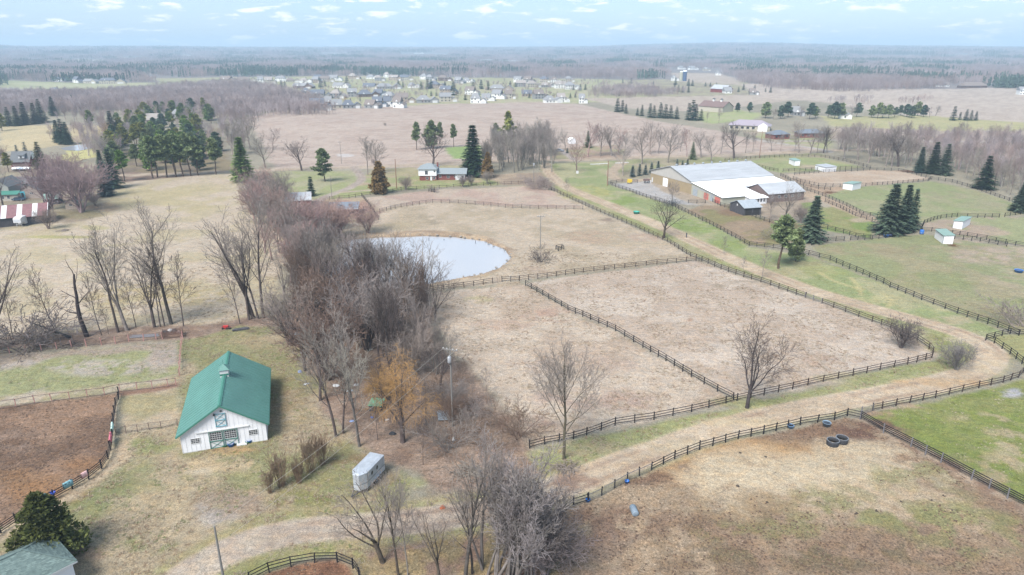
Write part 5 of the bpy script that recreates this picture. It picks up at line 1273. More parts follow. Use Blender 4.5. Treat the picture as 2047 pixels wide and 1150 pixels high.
# old grey shed
sh, sw = frame_at((1458.5, 421), (1486.5, 431.5), 'old_shed', 'weathered grey board shed with open bays and tin roof by the paddock fence', 'shed')
SL = 6.6
gable(sh, sw, SL, 2.75, 1.7, M_OLDWOOD, M_GALV, ov=.35, ribs=.8, battens=.45)
for k in range(2): panel(sh, (sw, 1.8 + k * 3.0, 1.2), 2.5, 2.3, '+x', M_DARK, 'bay_shade', .02)  # dark sheets on the solid wall paint the shade inside the bays
panel(sh, (sw * .5, 0, 3.0), .5, .7, '-y', M_WHITE2, 'loft_hatch', .04)

# white run-in sheds with green roofs
def runin(cx_, cy_, w, l, rz, h0_, h1_, label, rm=M_SAGE):
    c = G(cx_, cy_); r = thing('run_in_shed', label, 'shed', c, rz, 'white run-in sheds with green roofs')
    MB().prism([(0, 0, -.2), (w, 0, -.2), (w, 0, h0_), (0, 0, h1_)], (0, l, 0)).obj('wall', M_WHITE, r)
    roof_slope('roof', rm, r, (w + .25, -.25, h0_ + .0), (w + .25, l + .25, h0_), (-.25, l + .25, h1_ + .06), (-.25, -.25, h1_ + .06), .08)
    mb = MB()
    for k in range(int(l / .4)): mb.bar((-.012, k * .4 + .1, 0), (-.012, k * .4 + .1, h1_ - .06), .03)
    for k in range(int(w / .4)): mb.bar((k * .4 + .1, -.012, 0), (k * .4 + .1, -.012, min(h0_, h1_) - .08), .03)
    mb.obj('siding_ribs', M_WHITE2, r, kind='stuff')
    MB().box(-.05, .06, -.05, .06, 0, min(h0_, h1_) - .05).obj('corner_trim', mat('grey_trim', (.25, .27, .28), .6), r)
    return r
def runin2(c0, cl, cr, label, h=2.7, rm=M_SAGE):
    """c0 the near corner, cl the far-left corner, cr the right corner (pixels on the ground)"""
    a = G(*c0); l_ = G(*cl); r_ = G(*cr)
    # right face runs a->r_, left face a->l_
    az = atan2(r_.y - a.y, r_.x - a.x); w = hypot(r_.x - a.x, r_.y - a.y); l = hypot(l_.x - a.x, l_.y - a.y)
    return runin(c0[0], c0[1], w, l, az, h, h - .35, label, rm)
runin2((1884, 487), (1863, 474.5), (1904, 488.5), 'white run-in shed with sage green roof standing nearest, left of the other paired shed')
runin2((1904, 456), (1881, 443), (1922, 459), 'white run-in shed with sage green roof, just up right of its twin')
runin2((1587, 331.5), (1578, 327), (1598.5, 331.5), 'small white shelter with green roof in the round paddock behind the arena')
runin2((1684, 378), (1680, 372), (1703, 381), 'small pale shelter with green roof on the near rail of the sand ring')
runin2((1650, 344), (1646, 339), (1671, 343), 'small shelter with dull grey roof at the far side of the sand ring', h=2.4, rm=M_ROOFGREY)
# striped old barn on the left
sb, sbw = frame_at((6, 455), (93, 446), 'old_barn', 'old grey board barn with a red and white striped metal roof at the left edge', 'barn')
MB().prism([(-2, 0, -.3), (-2, 0, 3.2), (-2, 4.4, 6.2), (-2, 8.8, 3.2), (-2, 8.8, -.3)], (sbw + 2, 0, 0)).obj('wall', M_OLDWOOD, sb)
mb = MB()
for k in range(int((sbw + 2) / .35)): 
    mb.bar((-2 + k * .35 + rf.uniform(-.03, .03), -.02, 0), (-2 + k * .35, -.02, 3.1 - rf.uniform(0, .1)), rf.uniform(.05, .12), .04)
mb.obj('boards', mat('dark_gap_board', (.09, .085, .09), .9, .4, 3), sb, kind='stuff')
nst = 7; wst = (sbw + 3.6) / 7.6; xs = -2.8
for k in range(nst + 1):
    ww = wst * (1.35 if k % 2 == 0 else .72); m = M_RUST if k % 2 == 0 else M_WHITE2
    if xs + ww > sbw + .9: ww = sbw + .9 - xs
    if ww <= .05: break
    roof_slope('roof_sheet', m, sb, (xs, -.5, 2.95), (xs + ww - .01, -.5, 2.95), (xs + ww - .01, 4.4, 6.3), (xs, 4.4, 6.3), .06)
    roof_slope('roof_sheet', m, sb, (xs, 9.3, 2.95), (xs + ww - .01, 9.3, 2.95), (xs + ww - .01, 4.4, 6.3), (xs, 4.4, 6.3), .06)
    xs += ww
# ranch house
rh_, rw = frame_at((839, 361), (873, 361), 'ranch_house', 'split level house, white upper storey over red brick with a long grey roof', 'house')
RW = rw
MB().box(0, RW, 0, 9, -.3, 2.1).obj('brick_wall', M_BRICK, rh_)
MB().box(-.35, RW + .02, -.35, 9.0, 2.12, 5.0).obj('upper_wall', M_WHITE, rh_)
mb = MB()
E_ = 5.0; x0_, x1_, y0_, y1_ = -.9, RW + .5, -.9, 9.6
a1, a2, a3, a4 = (x0_, y0_, E_), (x1_, y0_, E_), (x1_, y1_, E_), (x0_, y1_, E_); r1, r2 = (RW / 2 - 1.0, 4.4, E_ + 1.9), (RW / 2 + 1.0, 4.4, E_ + 1.9)
M_RANCHR = mat('pale_grey_shingles', (.21, .235, .245), .9, .15, 3)
mb.add([a1, a2, a3, a4, r1, r2], [(0, 1, 5, 4), (1, 2, 5), (2, 3, 4, 5), (3, 0, 4), (3, 2, 1, 0)]); mb.obj('roof', M_RANCHR, rh_)
MB().box(RW + .05, RW + 12.5, .8, 8.6, -.3, 2.7).obj('brick_wall', M_BRICK, rh_)
roof_slope('roof', M_RANCHR, rh_, (RW + .06, .1, 2.75), (RW + 13.2, .1, 2.75), (RW + 13.2, 4.7, 4.7), (RW + .06, 4.7, 4.7), .12)
roof_slope('roof', M_RANCHR, rh_, (RW + .06, 9.3, 2.75), (RW + 13.2, 9.3, 2.75), (RW + 13.2, 4.7, 4.7), (RW + .06, 4.7, 4.7), .12)
panel(rh_, (RW + 10.3, .8, 1.3), 4.2, 2.6, '-y', M_WHITE, 'white_bay', .08)
MB().box(-.35, RW + 13, -.02, .0, 2.6, 2.7) and None
window(rh_, (RW * .42, -.35, 3.5), 1.2, 1.6, '-y', 2, 1); window(rh_, (RW * .9, -.35, 4.1), .6, .6, '-y', 1, 1); window(rh_, (-.36, 2.5, 3.7), .8, .9, '-x', 1, 1); window(rh_, (-.36, 5.5, 3.7), .8, .9, '-x', 1, 1)
window(rh_, (RW * .45, 0, 1.0), 1.0, .9, '-y', 2, 1); window(rh_, (RW * .86, 0, 1.1), .9, 1.0, '-y', 2, 1); panel(rh_, (RW * .68, 0, 1.0), .9, 1.9, '-y', M_WHITE2, 'door', .06)
window(rh_, (RW + 1.5, .8, 1.7), .9, .9, '-y', 2, 1); window(rh_, (RW + 5.1, .8, 1.6), 1.2, 1.2, '-y', 2, 2); window(rh_, (RW + 8.0, .8, 1.7), .6, 1.0, '-y', 1, 2); panel(rh_, (RW + 11.3, .71, 1.1), .9, 1.9, '-y', M_GLASS, 'door', .04)
MB().box(RW * .95, RW * .95 + .7, 4.6, 5.2, 4.6, 7.2).obj('chimney', M_BRICK, rh_)
# red shed with holes in the roof, and the grey roofed one behind
rs, rsw = frame_at((657, 431), (715, 429), 'open_shed', 'low open fronted red shed with torn dark shingles on its roof', 'shed')
MB().box(0, .12, 0, 5.5, -.1, 2.2).obj('side_wall', M_REDW, rs); MB().box(rsw - .12, rsw, 0, 5.5, -.1, 2.2).obj('side_wall', M_REDW, rs); MB().box(.13, rsw - .13, 5.4, 5.5, -.1, 2.8).obj('back_wall', M_REDW, rs)
for k in range(5): MB().box(.13 + k * (rsw - .4) / 4, .27 + k * (rsw - .4) / 4, .02, .16, 0, 2.1).obj('post', M_OLDWOOD, rs)
ro = roof_slope('roof', mat('dark_grey_roofing', (.16, .18, .21), .9, .2, 2), rs, (-.4, -.5, 2.15), (rsw + .4, -.5, 2.15), (rsw + .4, 5.9, 3.3), (-.4, 5.9, 3.3), .1)
MB().bar((-.4, -.55, 2.18), (rsw + .4, -.55, 2.18), .05, .16).obj('fascia', M_WHITE2, rs)
mb = MB()
for k in range(16):
    x = rf.choice([rf.uniform(1.5, 4.6), rf.uniform(6.5, 8.5)]); y = rf.uniform(1.2, 3.6); zz = 2.15 + (y + .5) / 6.4 * 1.15 + .11
    mb.prism([(x, y, zz), (x + rf.uniform(.3, .8), y + .05, zz + .01), (x + rf.uniform(.3, .9), y + .35, zz + .07), (x + .05, y + .3, zz + .06)], (0, 0, .02))
mb.obj('torn_patch', mat('bare_torn_felt', (.02, .02, .022), .95), ro, kind='stuff')
rs2, w2 = frame_at((560, 418), (622, 414), 'red_barn', 'red shed with a wide two tone grey roof partly hidden by reddish trees', 'barn')
gable(rs2, 9.0, w2, 2.8, 2.0, M_REDW, M_ROOFGREY, ov=.4, axis='x')
rs2.location.z -= 0
# left farm house, red house, shed
fh, fw_ = frame_at((-14, 401), (34, 399), 'farm_house', 'pale grey two storey farmhouse with green porch roof behind the parked car', 'house')
gable(fh, fw_ * .75, 10, 5.2, 2.6, mat('grey_siding', (.28, .28, .26), .8, .08), M_SHING, ov=.4)
MB().box(-1, fw_ + 1.8, -2.4, -.02, -.1, 2.5).obj('porch_wall', mat('cream_porch', (.36, .33, .28), .8), fh)
roof_slope('roof', M_TEALD, fh, (-1.3, -2.9, 2.5), (fw_ + 2.1, -2.9, 2.5), (fw_ + 2.1, -.03, 3.5), (-1.3, -.03, 3.5), .1)
for k in range(4): window(fh, (1.0 + k * 2.0, -2.4, 1.5), 1.0, 1.0, '-y', 1, 2)
window(fh, (fw_ * .4, 0, 4.6), .9, 1.3, '-y', 1, 2)
fw2 = thing('workshop', 'pale workshop with turquoise doorway beside the farmhouse', 'workshop', G(40, 397), .1)
gable(fw2, 8.0, 8.0, 3.0, 2.2, mat('buff_siding', (.30, .25, .22), .8, .1), M_SHING, ov=.4)
panel(fw2, (1.3, 0, 1.4), 1.8, 2.7, '-y', mat('turquoise_paint', (.08, .36, .44), .6), 'door_surround', .05); panel(fw2, (1.3, -.055, 1.2), .9, 2.0, '-y', M_GLASS, 'door', .03)
mb = MB(); window(fw2, (4.6, 0, 2.0), 1.2, .5, '-y', 2, 1)
fb = thing('wing_house', 'long dark grey roofed wing joined behind the farmhouse', 'house', G(28, 385), .05); gable(fb, 7, 12, 3.6, 2.0, mat('grey_siding', (.28, .28, .26)), M_SHING, ov=.4, axis='x')
rd, rdw = frame_at((24, 336), (60, 334), 'red_house', 'dark red barn style house with a grey roof and white dormer among the trees', 'house')
gable(rd, 9, rdw, 3.0, 4.2, M_REDW, M_SHING, ov=.5, axis='x')
dm = MB().box(rdw * .45, rdw * .45 + 2.4, .4, 4.0, 4.4, 5.8).obj('dormer', M_WHITE2, rd); roof_slope('dormer_roof', M_SHING, dm, (rdw * .45 - .3, 0, 5.8), (rdw * .45 + 2.7, 0, 5.8), (rdw * .45 + 2.7, 4.2, 6.6), (rdw * .45 - .3, 4.2, 6.6), .08); window(dm, (rdw * .45 + 1.2, .4, 5.05), .9, .9, '-y', 2, 1)
panel(rd, (rdw + .5, 4.5, 5.2), 3.0, 3.2, '+x', M_ROOFWHITE, 'white_gable', .05); panel(rd, (rdw * .5, 0, 1.2), rdw * .9, 1.6, '-y', M_BROWNW, 'porch', .05)
for i, (x, y, L_) in enumerate([(36, 341, 5.0), (50, 341, 4.5)]):
    c = G(x, y); vv = thing('covered_boat', ('white covered boat on the left in front of the red house', 'white covered boat on the right in front of the red house')[i], 'boat', c, .1)
    hull = MB(); prof = [(-L_ / 2, .25, .5), (-L_ / 4, .95, .75), (L_ / 5, 1.05, .8), (L_ / 2, .85, .7)]
    for k in range(3):
        (xa, wa, ha), (xb, wb, hb) = prof[k], prof[k + 1]
        hull.add([(xa, -wa, .9), (xa, wa, .9), (xa, 0, .3), (xb, -wb, .9), (xb, wb, .9), (xb, 0, .3), (xa, 0, .9 + ha), (xb, 0, .9 + hb)], [(0, 3, 5, 2), (1, 2, 5, 4), (0, 6, 7, 3), (1, 4, 7, 6)])
    hull.obj('cover', M_ROOFWHITE, vv); MB().box(-L_ / 2, L_ / 2, -.3, .3, .1, .28).obj('trailer_frame', M_DARK, vv)
ls, lw = frame_at((132, 419), (154, 418), 'garden_shed', 'small tan garden shed with a green grey roof under the round trees', 'shed')
gable(ls, lw, 4.6, 2.4, 1.3, mat('tan_boards', (.36, .30, .25), .9, .2), M_SHINGG, ov=.35); window(ls, (lw * .5, 0, 1.6), .9, .6, '-y', 2, 1)
ls, lw = frame_at((88, 410), (118, 408), 'garden_shed', 'dark garden shed with a pale green roof behind the big rounded tree', 'shed')
gable(ls, 5.0, lw, 2.2, 1.4, M_OLDWOOD, M_SAGE, ov=.3, axis='x')

# ------------------------------------------------------------------ vehicles and yard things
def wheel(root, x, y, r=.33, w=.22, ax='y'):
    d = Vector((0, w / 2, 0)) if ax == 'y' else Vector((w / 2, 0, 0)); c = Vector((x, y, r))
    t_ = MB().tube([c - d, c - d * .8, c + d * .8, c + d], [r * .93, r, r, r * .93], 16).obj('wheel', M_RUBBER, root)
    MB().tube([c - d * 1.02, c + d * 1.02], [r * .55, r * .55], 10).obj('rim', M_ALU, t_)
# blue car
cr = thing('parked_car', 'dark blue sedan parked in front of the pale farmhouse', 'car', G(38, 401), .08)
M_CAR = mat('dark_blue_car_paint', (.035, .06, .10), .25, .05, 1, spec=.6)
prof = [(-2.2, .35), (-2.25, .75), (-1.5, .92), (-.85, 1.38), (.55, 1.42), (1.25, 1.0), (2.1, .88), (2.25, .6), (2.2, .35)]
MB().prism([(x, -.85, z) for x, z in prof], (0, 1.7, 0)).obj('body', M_CAR, cr)
for s in (-1, 1): MB().prism([(x, s * .86, z) for x, z in [(-1.3, .95), (-.8, 1.31), (.5, 1.34), (1.1, 1.0)]], (0, s * .02, 0)).obj('side_window', M_GLASS, cr)
MB().prism([(1.22, -.7, 1.03), (.6, -.7, 1.4), (.6, .7, 1.4), (1.22, .7, 1.03)], (.04, 0, .04)).obj('windscreen', M_GLASS, cr)
MB().prism([(-1.48, -.7, .95), (-.9, -.7, 1.37), (-.9, .7, 1.37), (-1.48, .7, .95)], (-.04, 0, .04)).obj('rear_window', M_GLASS, cr)
for x in (-1.4, 1.4):
    for y in (-.8, .8): wheel(cr, x, y)
for y in (-.6, .6): MB().box(2.18, 2.26, y - .2, y + .2, .6, .75).obj('headlight', M_ALU, cr)
# second, far small car
cr = thing('parked_car', 'small grey car at the head of the side drive behind the pale thicket', 'car', G(1119, 303), -.5)
MB().prism([(x, -.85, z) for x, z in prof], (0, 1.7, 0)).obj('body', mat('grey_car_paint', (.25, .26, .28), .3, .05), cr)
for s in (-1, 1): MB().prism([(x, s * .86, z) for x, z in [(-1.3, .95), (-.8, 1.31), (.5, 1.34), (1.1, 1.0)]], (0, s * .02, 0)).obj('side_window', M_GLASS, cr)
for x in (-1.4, 1.4):
    for y in (-.8, .8): wheel(cr, x, y)
sd = thing('garden_shed', 'tiny pale grey shed among the trees beyond the side drive', 'shed', G(1140, 288), .3); gable(sd, 3.6, 4, 2.4, 1.0, M_WHITE, M_ROOFWHITE, ov=.2)
# fifth wheel camper (front overhang toward us)
cp = thing('camper_trailer', 'white fifth wheel camper with raised nose beside the striped barn', 'camper', G(37, 455), .05)
MB().prism([(-1.2, 0, 1.5), (-1.2, 0, 2.9), (-1.2, 1.0, 3.3), (-1.2, 7.4, 3.3), (-1.2, 7.4, .7), (-1.2, 2.2, .7), (-1.2, 2.2, 1.5)], (2.4, 0, 0)).obj('body', M_WHITE2, cp)
MB().box(-1.0, 1.0, -.03, -.004, 1.7, 2.5).obj('front_panel', mat('grey_decal', (.45, .47, .5), .5), cp)
for x in (-.8, .8): MB().box(x - .08, x + .08, .6, .76, 0, 1.5).obj('landing_leg', M_ALU, cp)
MB().box(-.9, .9, .5, .8, .85, 1.05).obj('crossbar', M_WHITE2, cp)
for s in (-1, 1):
    for y in (4.6, 5.5): wheel(cp, s * 1.1, y, .34, .22, 'x')
MB().box(-.3, .3, 3.0, 3.7, 3.3, 3.55).obj('roof_vent', M_ALU, cp)
# horse trailer
A_ = PZ(752, 955, 0); 
ht = thing('horse_trailer', 'dull silver horse trailer with two oval windows, parked by the trees', 'trailer', G(722, 985), 0)
back = G(765, 945); near_ = G(730, 983)
az = atan2(back.y - near_.y, back.x - near_.x)
ht.location = G(714, 988); ht.rotation_euler = (0, 0, az - pi / 2)
TL = 5.4; TW = 2.1; TH = 2.3
M_TRL = mat('weathered_silver', (.40, .43, .47), .45, .22, 1.2, metal=.25)
zb = .55
out_ = [(-TW / 2, 1.0), (-TW / 2 * .42, 0), (TW / 2 * .42, 0), (TW / 2, 1.0), (TW / 2, TL), (-TW / 2, TL)]
MB().prism([(x, y, zb) for x, y in out_], (0, 0, .78)).obj('lower_wall', mat('trailer_skirt', (.47, .49, .52), .45, .2, 1.5, metal=.25), ht)
MB().prism([(x * 1.01, y, zb + .782) for x, y in out_], (0, 0, .16)).obj('dark_band', mat('grey_band', (.22, .24, .27), .5), ht)
MB().prism([(x, y, zb + .944) for x, y in out_], (0, 0, TH - .95)).obj('upper_wall', M_TRL, ht)
rr_ = MB(); zt = zb + TH
low = [(x * 1.04, y, zt) for x, y in out_]; hi_ = [(x * .75, y * .9 + .3, zt + .16) for x, y in out_]
rr_.add(low + hi_, [(i, (i + 1) % 6, (i + 1) % 6 + 6, i + 6) for i in range(6)] + [tuple(range(6, 12)), tuple(range(5, -1, -1))]); rr_.obj('roof', M_TRL, ht)
for y in (2.2, 3.5):
    ring = [(TW / 2 + .004, y + .19 * cos(t_ * pi / 6) + .04 * sin(t_ * pi / 6), zb + 1.55 + .3 * sin(t_ * pi / 6)) for t_ in range(12)]
    w_ = MB().prism(ring, (.03, 0, 0)).obj('window', M_GLASS, ht)
for s in (-1, 1):
    for y in (3.1, 4.0): wheel(ht, s * (TW / 2 - .02), y, .36, .22, 'x')
    MB().box(s * (TW / 2 + .07) - .1, s * (TW / 2 + .07) + .1, 2.6, 4.5, .74, .86).obj('fender', M_TRL, ht)
MB().bar((-.6, .6, .5), (0, -1.3, .5), .1).bar((.6, .6, .5), (0, -1.3, .5), .1).obj('tow_hitch', M_OLDWOOD, ht); MB().bar((0, -1.0, 0), (0, -1.0, .8), .08).obj('jack', M_OLDWOOD, ht)
MB().box(-.95, .95, .5, TL, .35, .53).obj('chassis', M_DARK, ht)
# water tubs, buckets, barrels
def tub(px, py, r, h, m, label, name='water_tub', cat='tub', fill=None, flat=False):
    o = thing(name, label, cat, G(px, py))
    MB().lathe([(0, .02), (r * .85, .0), (r * .98, h), (r * 1.04, h), (r * 1.04, h - .06), (r * 1.0, h - .06), (r * .97, h - .01), (r * .93, h - .02), (r * .82, .06), (0, .05)], n=20).obj('shell', m, o, True)
    if fill: MB().lathe([(0, h * .8), (r * .9, h * .8)], n=20).obj('water', fill, o)
    return o
tub(1175, 1003, .3, .42, M_BLUE, 'blue bucket hung by the wire mesh fence, the lower left of the two', 'bucket', 'bucket')
tub(1253, 966, .3, .42, M_BLUE, 'blue bucket at the fence, the upper right of the two beside the drive', 'bucket', 'bucket')
for (x, y) in ((1175, 1003), (1253, 966)): pass
tub(1652, 851, .62, .6, mat('grey_blue_plastic', (.18, .25, .32), .5), 'grey blue water tub by the top fence of the muddy paddock', fill=M_GLASS)
tub(1580, 855, .5, .45, mat('dull_blue_plastic', (.16, .28, .45), .5), 'small dull blue tub near the top fence of the muddy paddock', fill=M_GLASS)
tub(1771, 474, .75, .7, M_BLUE, 'blue water tub under the fence rails near the three spruces', fill=M_GLASS)
tub(1779, 473, .6, .6, mat('dark_blue_plastic', (.05, .07, .16), .5), 'dark tub right beside the blue tub at the paddock fence')
b_ = thing('barrel', 'upright blue barrel at the fence corner left of the white sheds', 'barrel', G(1842, 468)); MB().lathe([(0, 0), (.55, 0), (.62, .3), (.62, 1.1), (.55, 1.35), (0, 1.35)], n=16).obj('drum', M_BLUE, b_, True); MB().lathe([(.63, .42), (.65, .46), (.63, .5)], n=16).obj('hoop', M_ALU, b_)
tub(2036, 544, 1.0, .6, M_BLUE, 'wide blue water trough at the far right edge of the green paddock', fill=M_GLASS)
tb = tub(1272, 427, 1.1, .75, mat('green_plastic', (.06, .30, .24), .5), 'round green tank standing on the lawn beside the drive', 'water_tank', 'tank')
# leaning pair of black rings (split tyre feeders)
for i, (x, y, r, hh) in enumerate([(1664, 889, .85, .8), (1682, 884, .85, .8)]):
    o = thing('ring_feeder', ('black rubber ring feeder, the front one of the touching pair', 'black rubber ring feeder, the rear one of the touching pair')[i], 'feeder', G(x, y))
    MB().lathe([(r, 0), (r * 1.02, hh * .5), (r, hh), (r * .93, hh), (r * .91, hh * .5), (r * .93, 0), (r, 0)], n=26).obj('ring', M_RUBBER, o, True)
    MB().lathe([(r * 1.03, hh * .97), (r * 1.05, hh), (r * .97, hh * 1.03), (r * .91, hh), (r * .93, hh * .97)], n=26).obj('rim', mat('worn_rubber_edge', (.16, .17, .19), .6), o)
o = thing('feed_barrel', 'grey blue plastic barrel lying on its side in the leafy paddock', 'barrel', G(1267, 1026), radians(96))
MB().tube([(-.75, 0, .42), (-.7, 0, .42), (.7, 0, .42), (.75, 0, .42)], [.36, .42, .42, .36], 16).obj('drum', mat('grey_barrel', (.20, .25, .30), .5, .2, 2), o, True)
for k in range(6): MB().tube([(-.6 + k * .24, 0, .42), (-.57 + k * .24, 0, .42)], [.44, .44], 16).obj('rib', mat('grey_barrel_rib', (.12, .15, .18), .5), o)
# things at the barn door
for (x, y, s, m, lab) in [(462, 893, .42, M_BLUE, 'blue tub in front of the barn double doors'), (499, 885, .36, M_BLUE, 'small blue tub below the right window of the barn'), (495, 887, .3, M_GREENP, 'little green bucket below the right window of the barn'), (450, 894, .3, M_GREENP, 'dark green bucket beside the blue tub at the barn doors'), (471, 890, .22, M_RUBBER, 'small black bucket right of the blue tub at the barn doors')]:
    tub(x, y, s, s * 1.3, m, lab, 'bucket', 'bucket')
o = thing('mounting_block', 'white slab lying against the barn wall under the right window', 'slab', G(484, 890), .25); MB().box(-.7, .7, -.25, .25, 0, .25).obj('slab', M_WHITE2, o)
# blankets on the fence
def blanket(a, b, m, label, drop=.95, z=1.42, two=None):
    A_ = G(*a); B2 = G(*b); d = B2 - A_; d.z = 0; L_ = d.length; r = thing('horse_blanket', label, 'blanket', (A_.x, A_.y, hz(A_.x, A_.y)), atan2(d.y, d.x))
    n = 8; vs = []; fs = []
    prof = [(.13, -drop), (.12, -.3), (.07, -.02), (0, .02), (-.09, -.02), (-.15, -.35), (-.16, -drop * .8)]
    for i in range(n + 1):
        for j, (y, zz) in enumerate(prof): vs.append((L_ * i / n, y + .03 * sin(i * 1.9 + j), z + zz + .03 * sin(i * 2.3) * (1 if abs(zz) > .2 else .2)))
    k = len(prof)
    for i in range(n):
        for j in range(k - 1): fs.append((i * k + j, (i + 1) * k + j, (i + 1) * k + j + 1, i * k + j + 1))
    mb = MB(); mb.add(vs, fs); o = mb.obj('cloth', m, r, True)
    md = o.modifiers.new('thickness', 'SOLIDIFY'); md.thickness = .03
    return r
blanket((72, 1017), (96, 1005), M_TEALC, 'teal horse blanket draped over the mud paddock fence above the juniper')
blanket((130, 986), (148, 976), mat('pale_teal_cloth', (.20, .38, .42), .9), 'pale teal blanket hanging on the fence between the teal one and the pink one', 1.0)
blanket((166, 965), (177, 959), M_PINKC, 'faded pink blanket hanging on the curved black fence')
blanket((222, 897), (224, 880), mat('rose_cloth', (.50, .14, .18), .9), 'rose red blanket on the fence nearest the small wire fence', .8)
blanket((226, 874), (227, 860), mat('mint_cloth', (.45, .62, .56), .9), 'mint green blanket high on the curved fence above the rose one', .8)
tub(109, 999, .32, .3, mat('bright_blue', (.04, .10, .55), .4), 'bright blue bucket hanging on the fence by the teal blanket', 'bucket', 'bucket').location.z += .9
# green well house, blue sheet, junk in the trees
o = thing('pump_house', 'small green roofed box shelter among the trees near the orange willow', 'shelter', G(738, 822), -.15)
MB().box(0, 1.9, 0, 1.7, 0, 1.0).obj('wall', M_OLDWOOD, o); roof_slope('roof', mat('green_sheet', (.12, .33, .22), .6, .2), o, (-.15, -.2, 1.05), (2.1, -.2, 1.05), (2.1, 1.9, 1.4), (-.15, 1.9, 1.4), .06)
o = thing('metal_sheet', 'pale blue corrugated sheet lying in the leaves below the transformer pole', 'sheet', G(876, 842), .12)
mb = MB()
for k in range(12): mb.prism([(k * .16, 0, .12), (k * .16 + .08, 0, .17), (k * .16 + .158, 0, .12)], (-.12, 2.6, .25))
mb.box(0, 1.9, .1, 2.4, .04, .1); mb.obj('sheet', M_GALV, o)
junk = [(672, 772, 1.5, .9, .3, M_WHITE2, 'crumpled white sheet among the trees right of the barn'), (613, 768, 1.3, .5, .2, M_ALU, 'flat grey board lying at the edge of the trees'), (700, 782, 1.4, .4, .3, M_GALV, 'bluish metal scrap below the dense trees'), (712, 770, 1.2, .8, .2, M_ROOFGREY, 'grey sheet scrap under the slim pale tree'),
        (600, 745, .8, .6, .5, mat('dull_blue_tarp', (.20, .25, .40), .8), 'small blue tarp bundle at the tree edge'), (604, 706, .7, .5, .9, M_WHITE2, 'white bin standing at the edge of the trees'), (703, 842, .9, .6, .1, mat('dull_blue_tarp', (.2, .25, .4)), 'dull blue scrap in the leaves left of the green shelter'), (744, 835, .6, .4, .2, M_BLUE, 'bright blue scrap right below the green shelter'),
        (773, 840, .8, .3, .2, M_WHITE2, 'white scrap below the orange willow'), (590, 668, 2.2, .8, .3, M_GALV, 'blue grey sheet by the brush pile behind the barn'), (525, 759, 1.4, .6, .5, M_DARK, 'dark covered object against the right wall of the green roofed barn'),
        (785, 868, 1.3, .8, .4, M_RUBBER, 'black tarp lump left of the willow trunk'), (907, 880, .5, .5, .5, M_WHITE2, 'small white box among the thicket'), (885, 1017, .9, .6, .5, mat('rust_orange', (.32, .10, .05), .8), 'rust red lump beside the drive behind the bottom trees')]
for (x, y, w, d, h, m, lab) in junk:
    o = thing('yard_scrap', lab, 'scrap', G(x, y), rf.uniform(-.6, .6))
    n = 7; vs = []
    for j in range(3):
        for i in range(n):
            a = 2 * pi * i / n; k = (1, .85, .45)[j] * rf.uniform(.8, 1.15); vs.append((cos(a) * w / 2 * k, sin(a) * d / 2 * k, (0, h * .55, h)[j] * rf.uniform(.85, 1.1)))
    fs = [(j * n + i, j * n + (i + 1) % n, (j + 1) * n + (i + 1) % n, (j + 1) * n + i) for j in range(2) for i in range(n)] + [tuple(range(2 * n, 3 * n))]
    MB().add(vs, fs).obj('lump', m, o)
# bags behind the pen, red machine, brush
for i, (x, y, r, m, lab) in enumerate([(331, 668, .8, M_RUBBER, 'black bag, left end of the pile behind the brown pen'), (340, 664, .7, M_WHITE2, 'white bag in the middle of the pile behind the brown pen'), (349, 665, .8, M_RUBBER, 'black bag, right of the white bag behind the brown pen'), (358, 667, .6, mat('pale_pink_bag', (.6, .48, .46), .8), 'pale pinkish bag, right end of the pile behind the brown pen')]):
    o = thing('bag', lab, 'bag', G(x, y), i); mb = MB(); mb.lathe([(0, 0), (r * .8, .05), (r, r * .4), (r * .7, r * .8), (r * .2, r), (0, r * 1.05)], n=9)
    mb.v = [(v[0] * rf.uniform(.9, 1.1), v[1] * rf.uniform(.6, .75), v[2]) for v in mb.v]; mb.obj('sack', m, o, True)
o = thing('garden_cultivator', 'small red tractor drawn cultivator standing in the leaves behind the barn', 'implement', G(452, 659), .1)
MB().box(-.9, .9, -.1, .1, .5, .62).obj('frame', M_ROAN, o); MB().box(-.1, .1, -.7, .5, .5, .6).obj('drawbar', M_ROAN, o)
for x in (-.7, .7): wheel(o, x, .1, .35, .15, 'x')
for k in range(6): MB().bar((-.75 + k * .3, .1, .5), (-.75 + k * .3, .4, 0), .05).obj('tine', M_ROAN, o)
MB().box(-.5, .5, -.3, .3, .62, .85).obj('seat_box', M_ROAN, o)
o = thing('log_pile', 'pile of grey logs in the leaves right of the red cultivator', 'logs', G(482, 660), .4)
for k in range(7): MB().tube([(-1.5 + rf.uniform(-.3, .3), (k % 4) * .28 - .4, .12 + (k // 4) * .22), (1.4 + rf.uniform(-.4, .4), (k % 4) * .3 - .4, .14 + (k // 4) * .22)], [.14, .1], 7).obj('log', M_OLDWOOD, o)
o = thing('plank_stack', 'stack of pale planks lying behind the pink fence', 'planks', G(290, 673), .15)
for k in range(5): MB().box(-2.6 + rf.uniform(-.3, .3), 2.6 + rf.uniform(-.3, .3), k * .3 - .6, k * .3 - .38, .1, .16).obj('plank', M_GREYW, o)
o = thing('yellow_skip', 'yellow machine part by the gate of the gravel yard', 'machine', G(1258, 367), .1)
MB().prism([(-.9, -.6, .3), (.9, -.6, .3), (1.1, -.6, 1.7), (-.7, -.6, 1.9)], (0, 1.2, 0)).obj('body', M_YEL, o); wheel(o, -.6, -.5, .35, .2); wheel(o, .6, -.5, .35, .2)
o = thing('wood_cart', 'dark cart with white barrel by the corner of the arena', 'cart', G(1293, 366), .2)
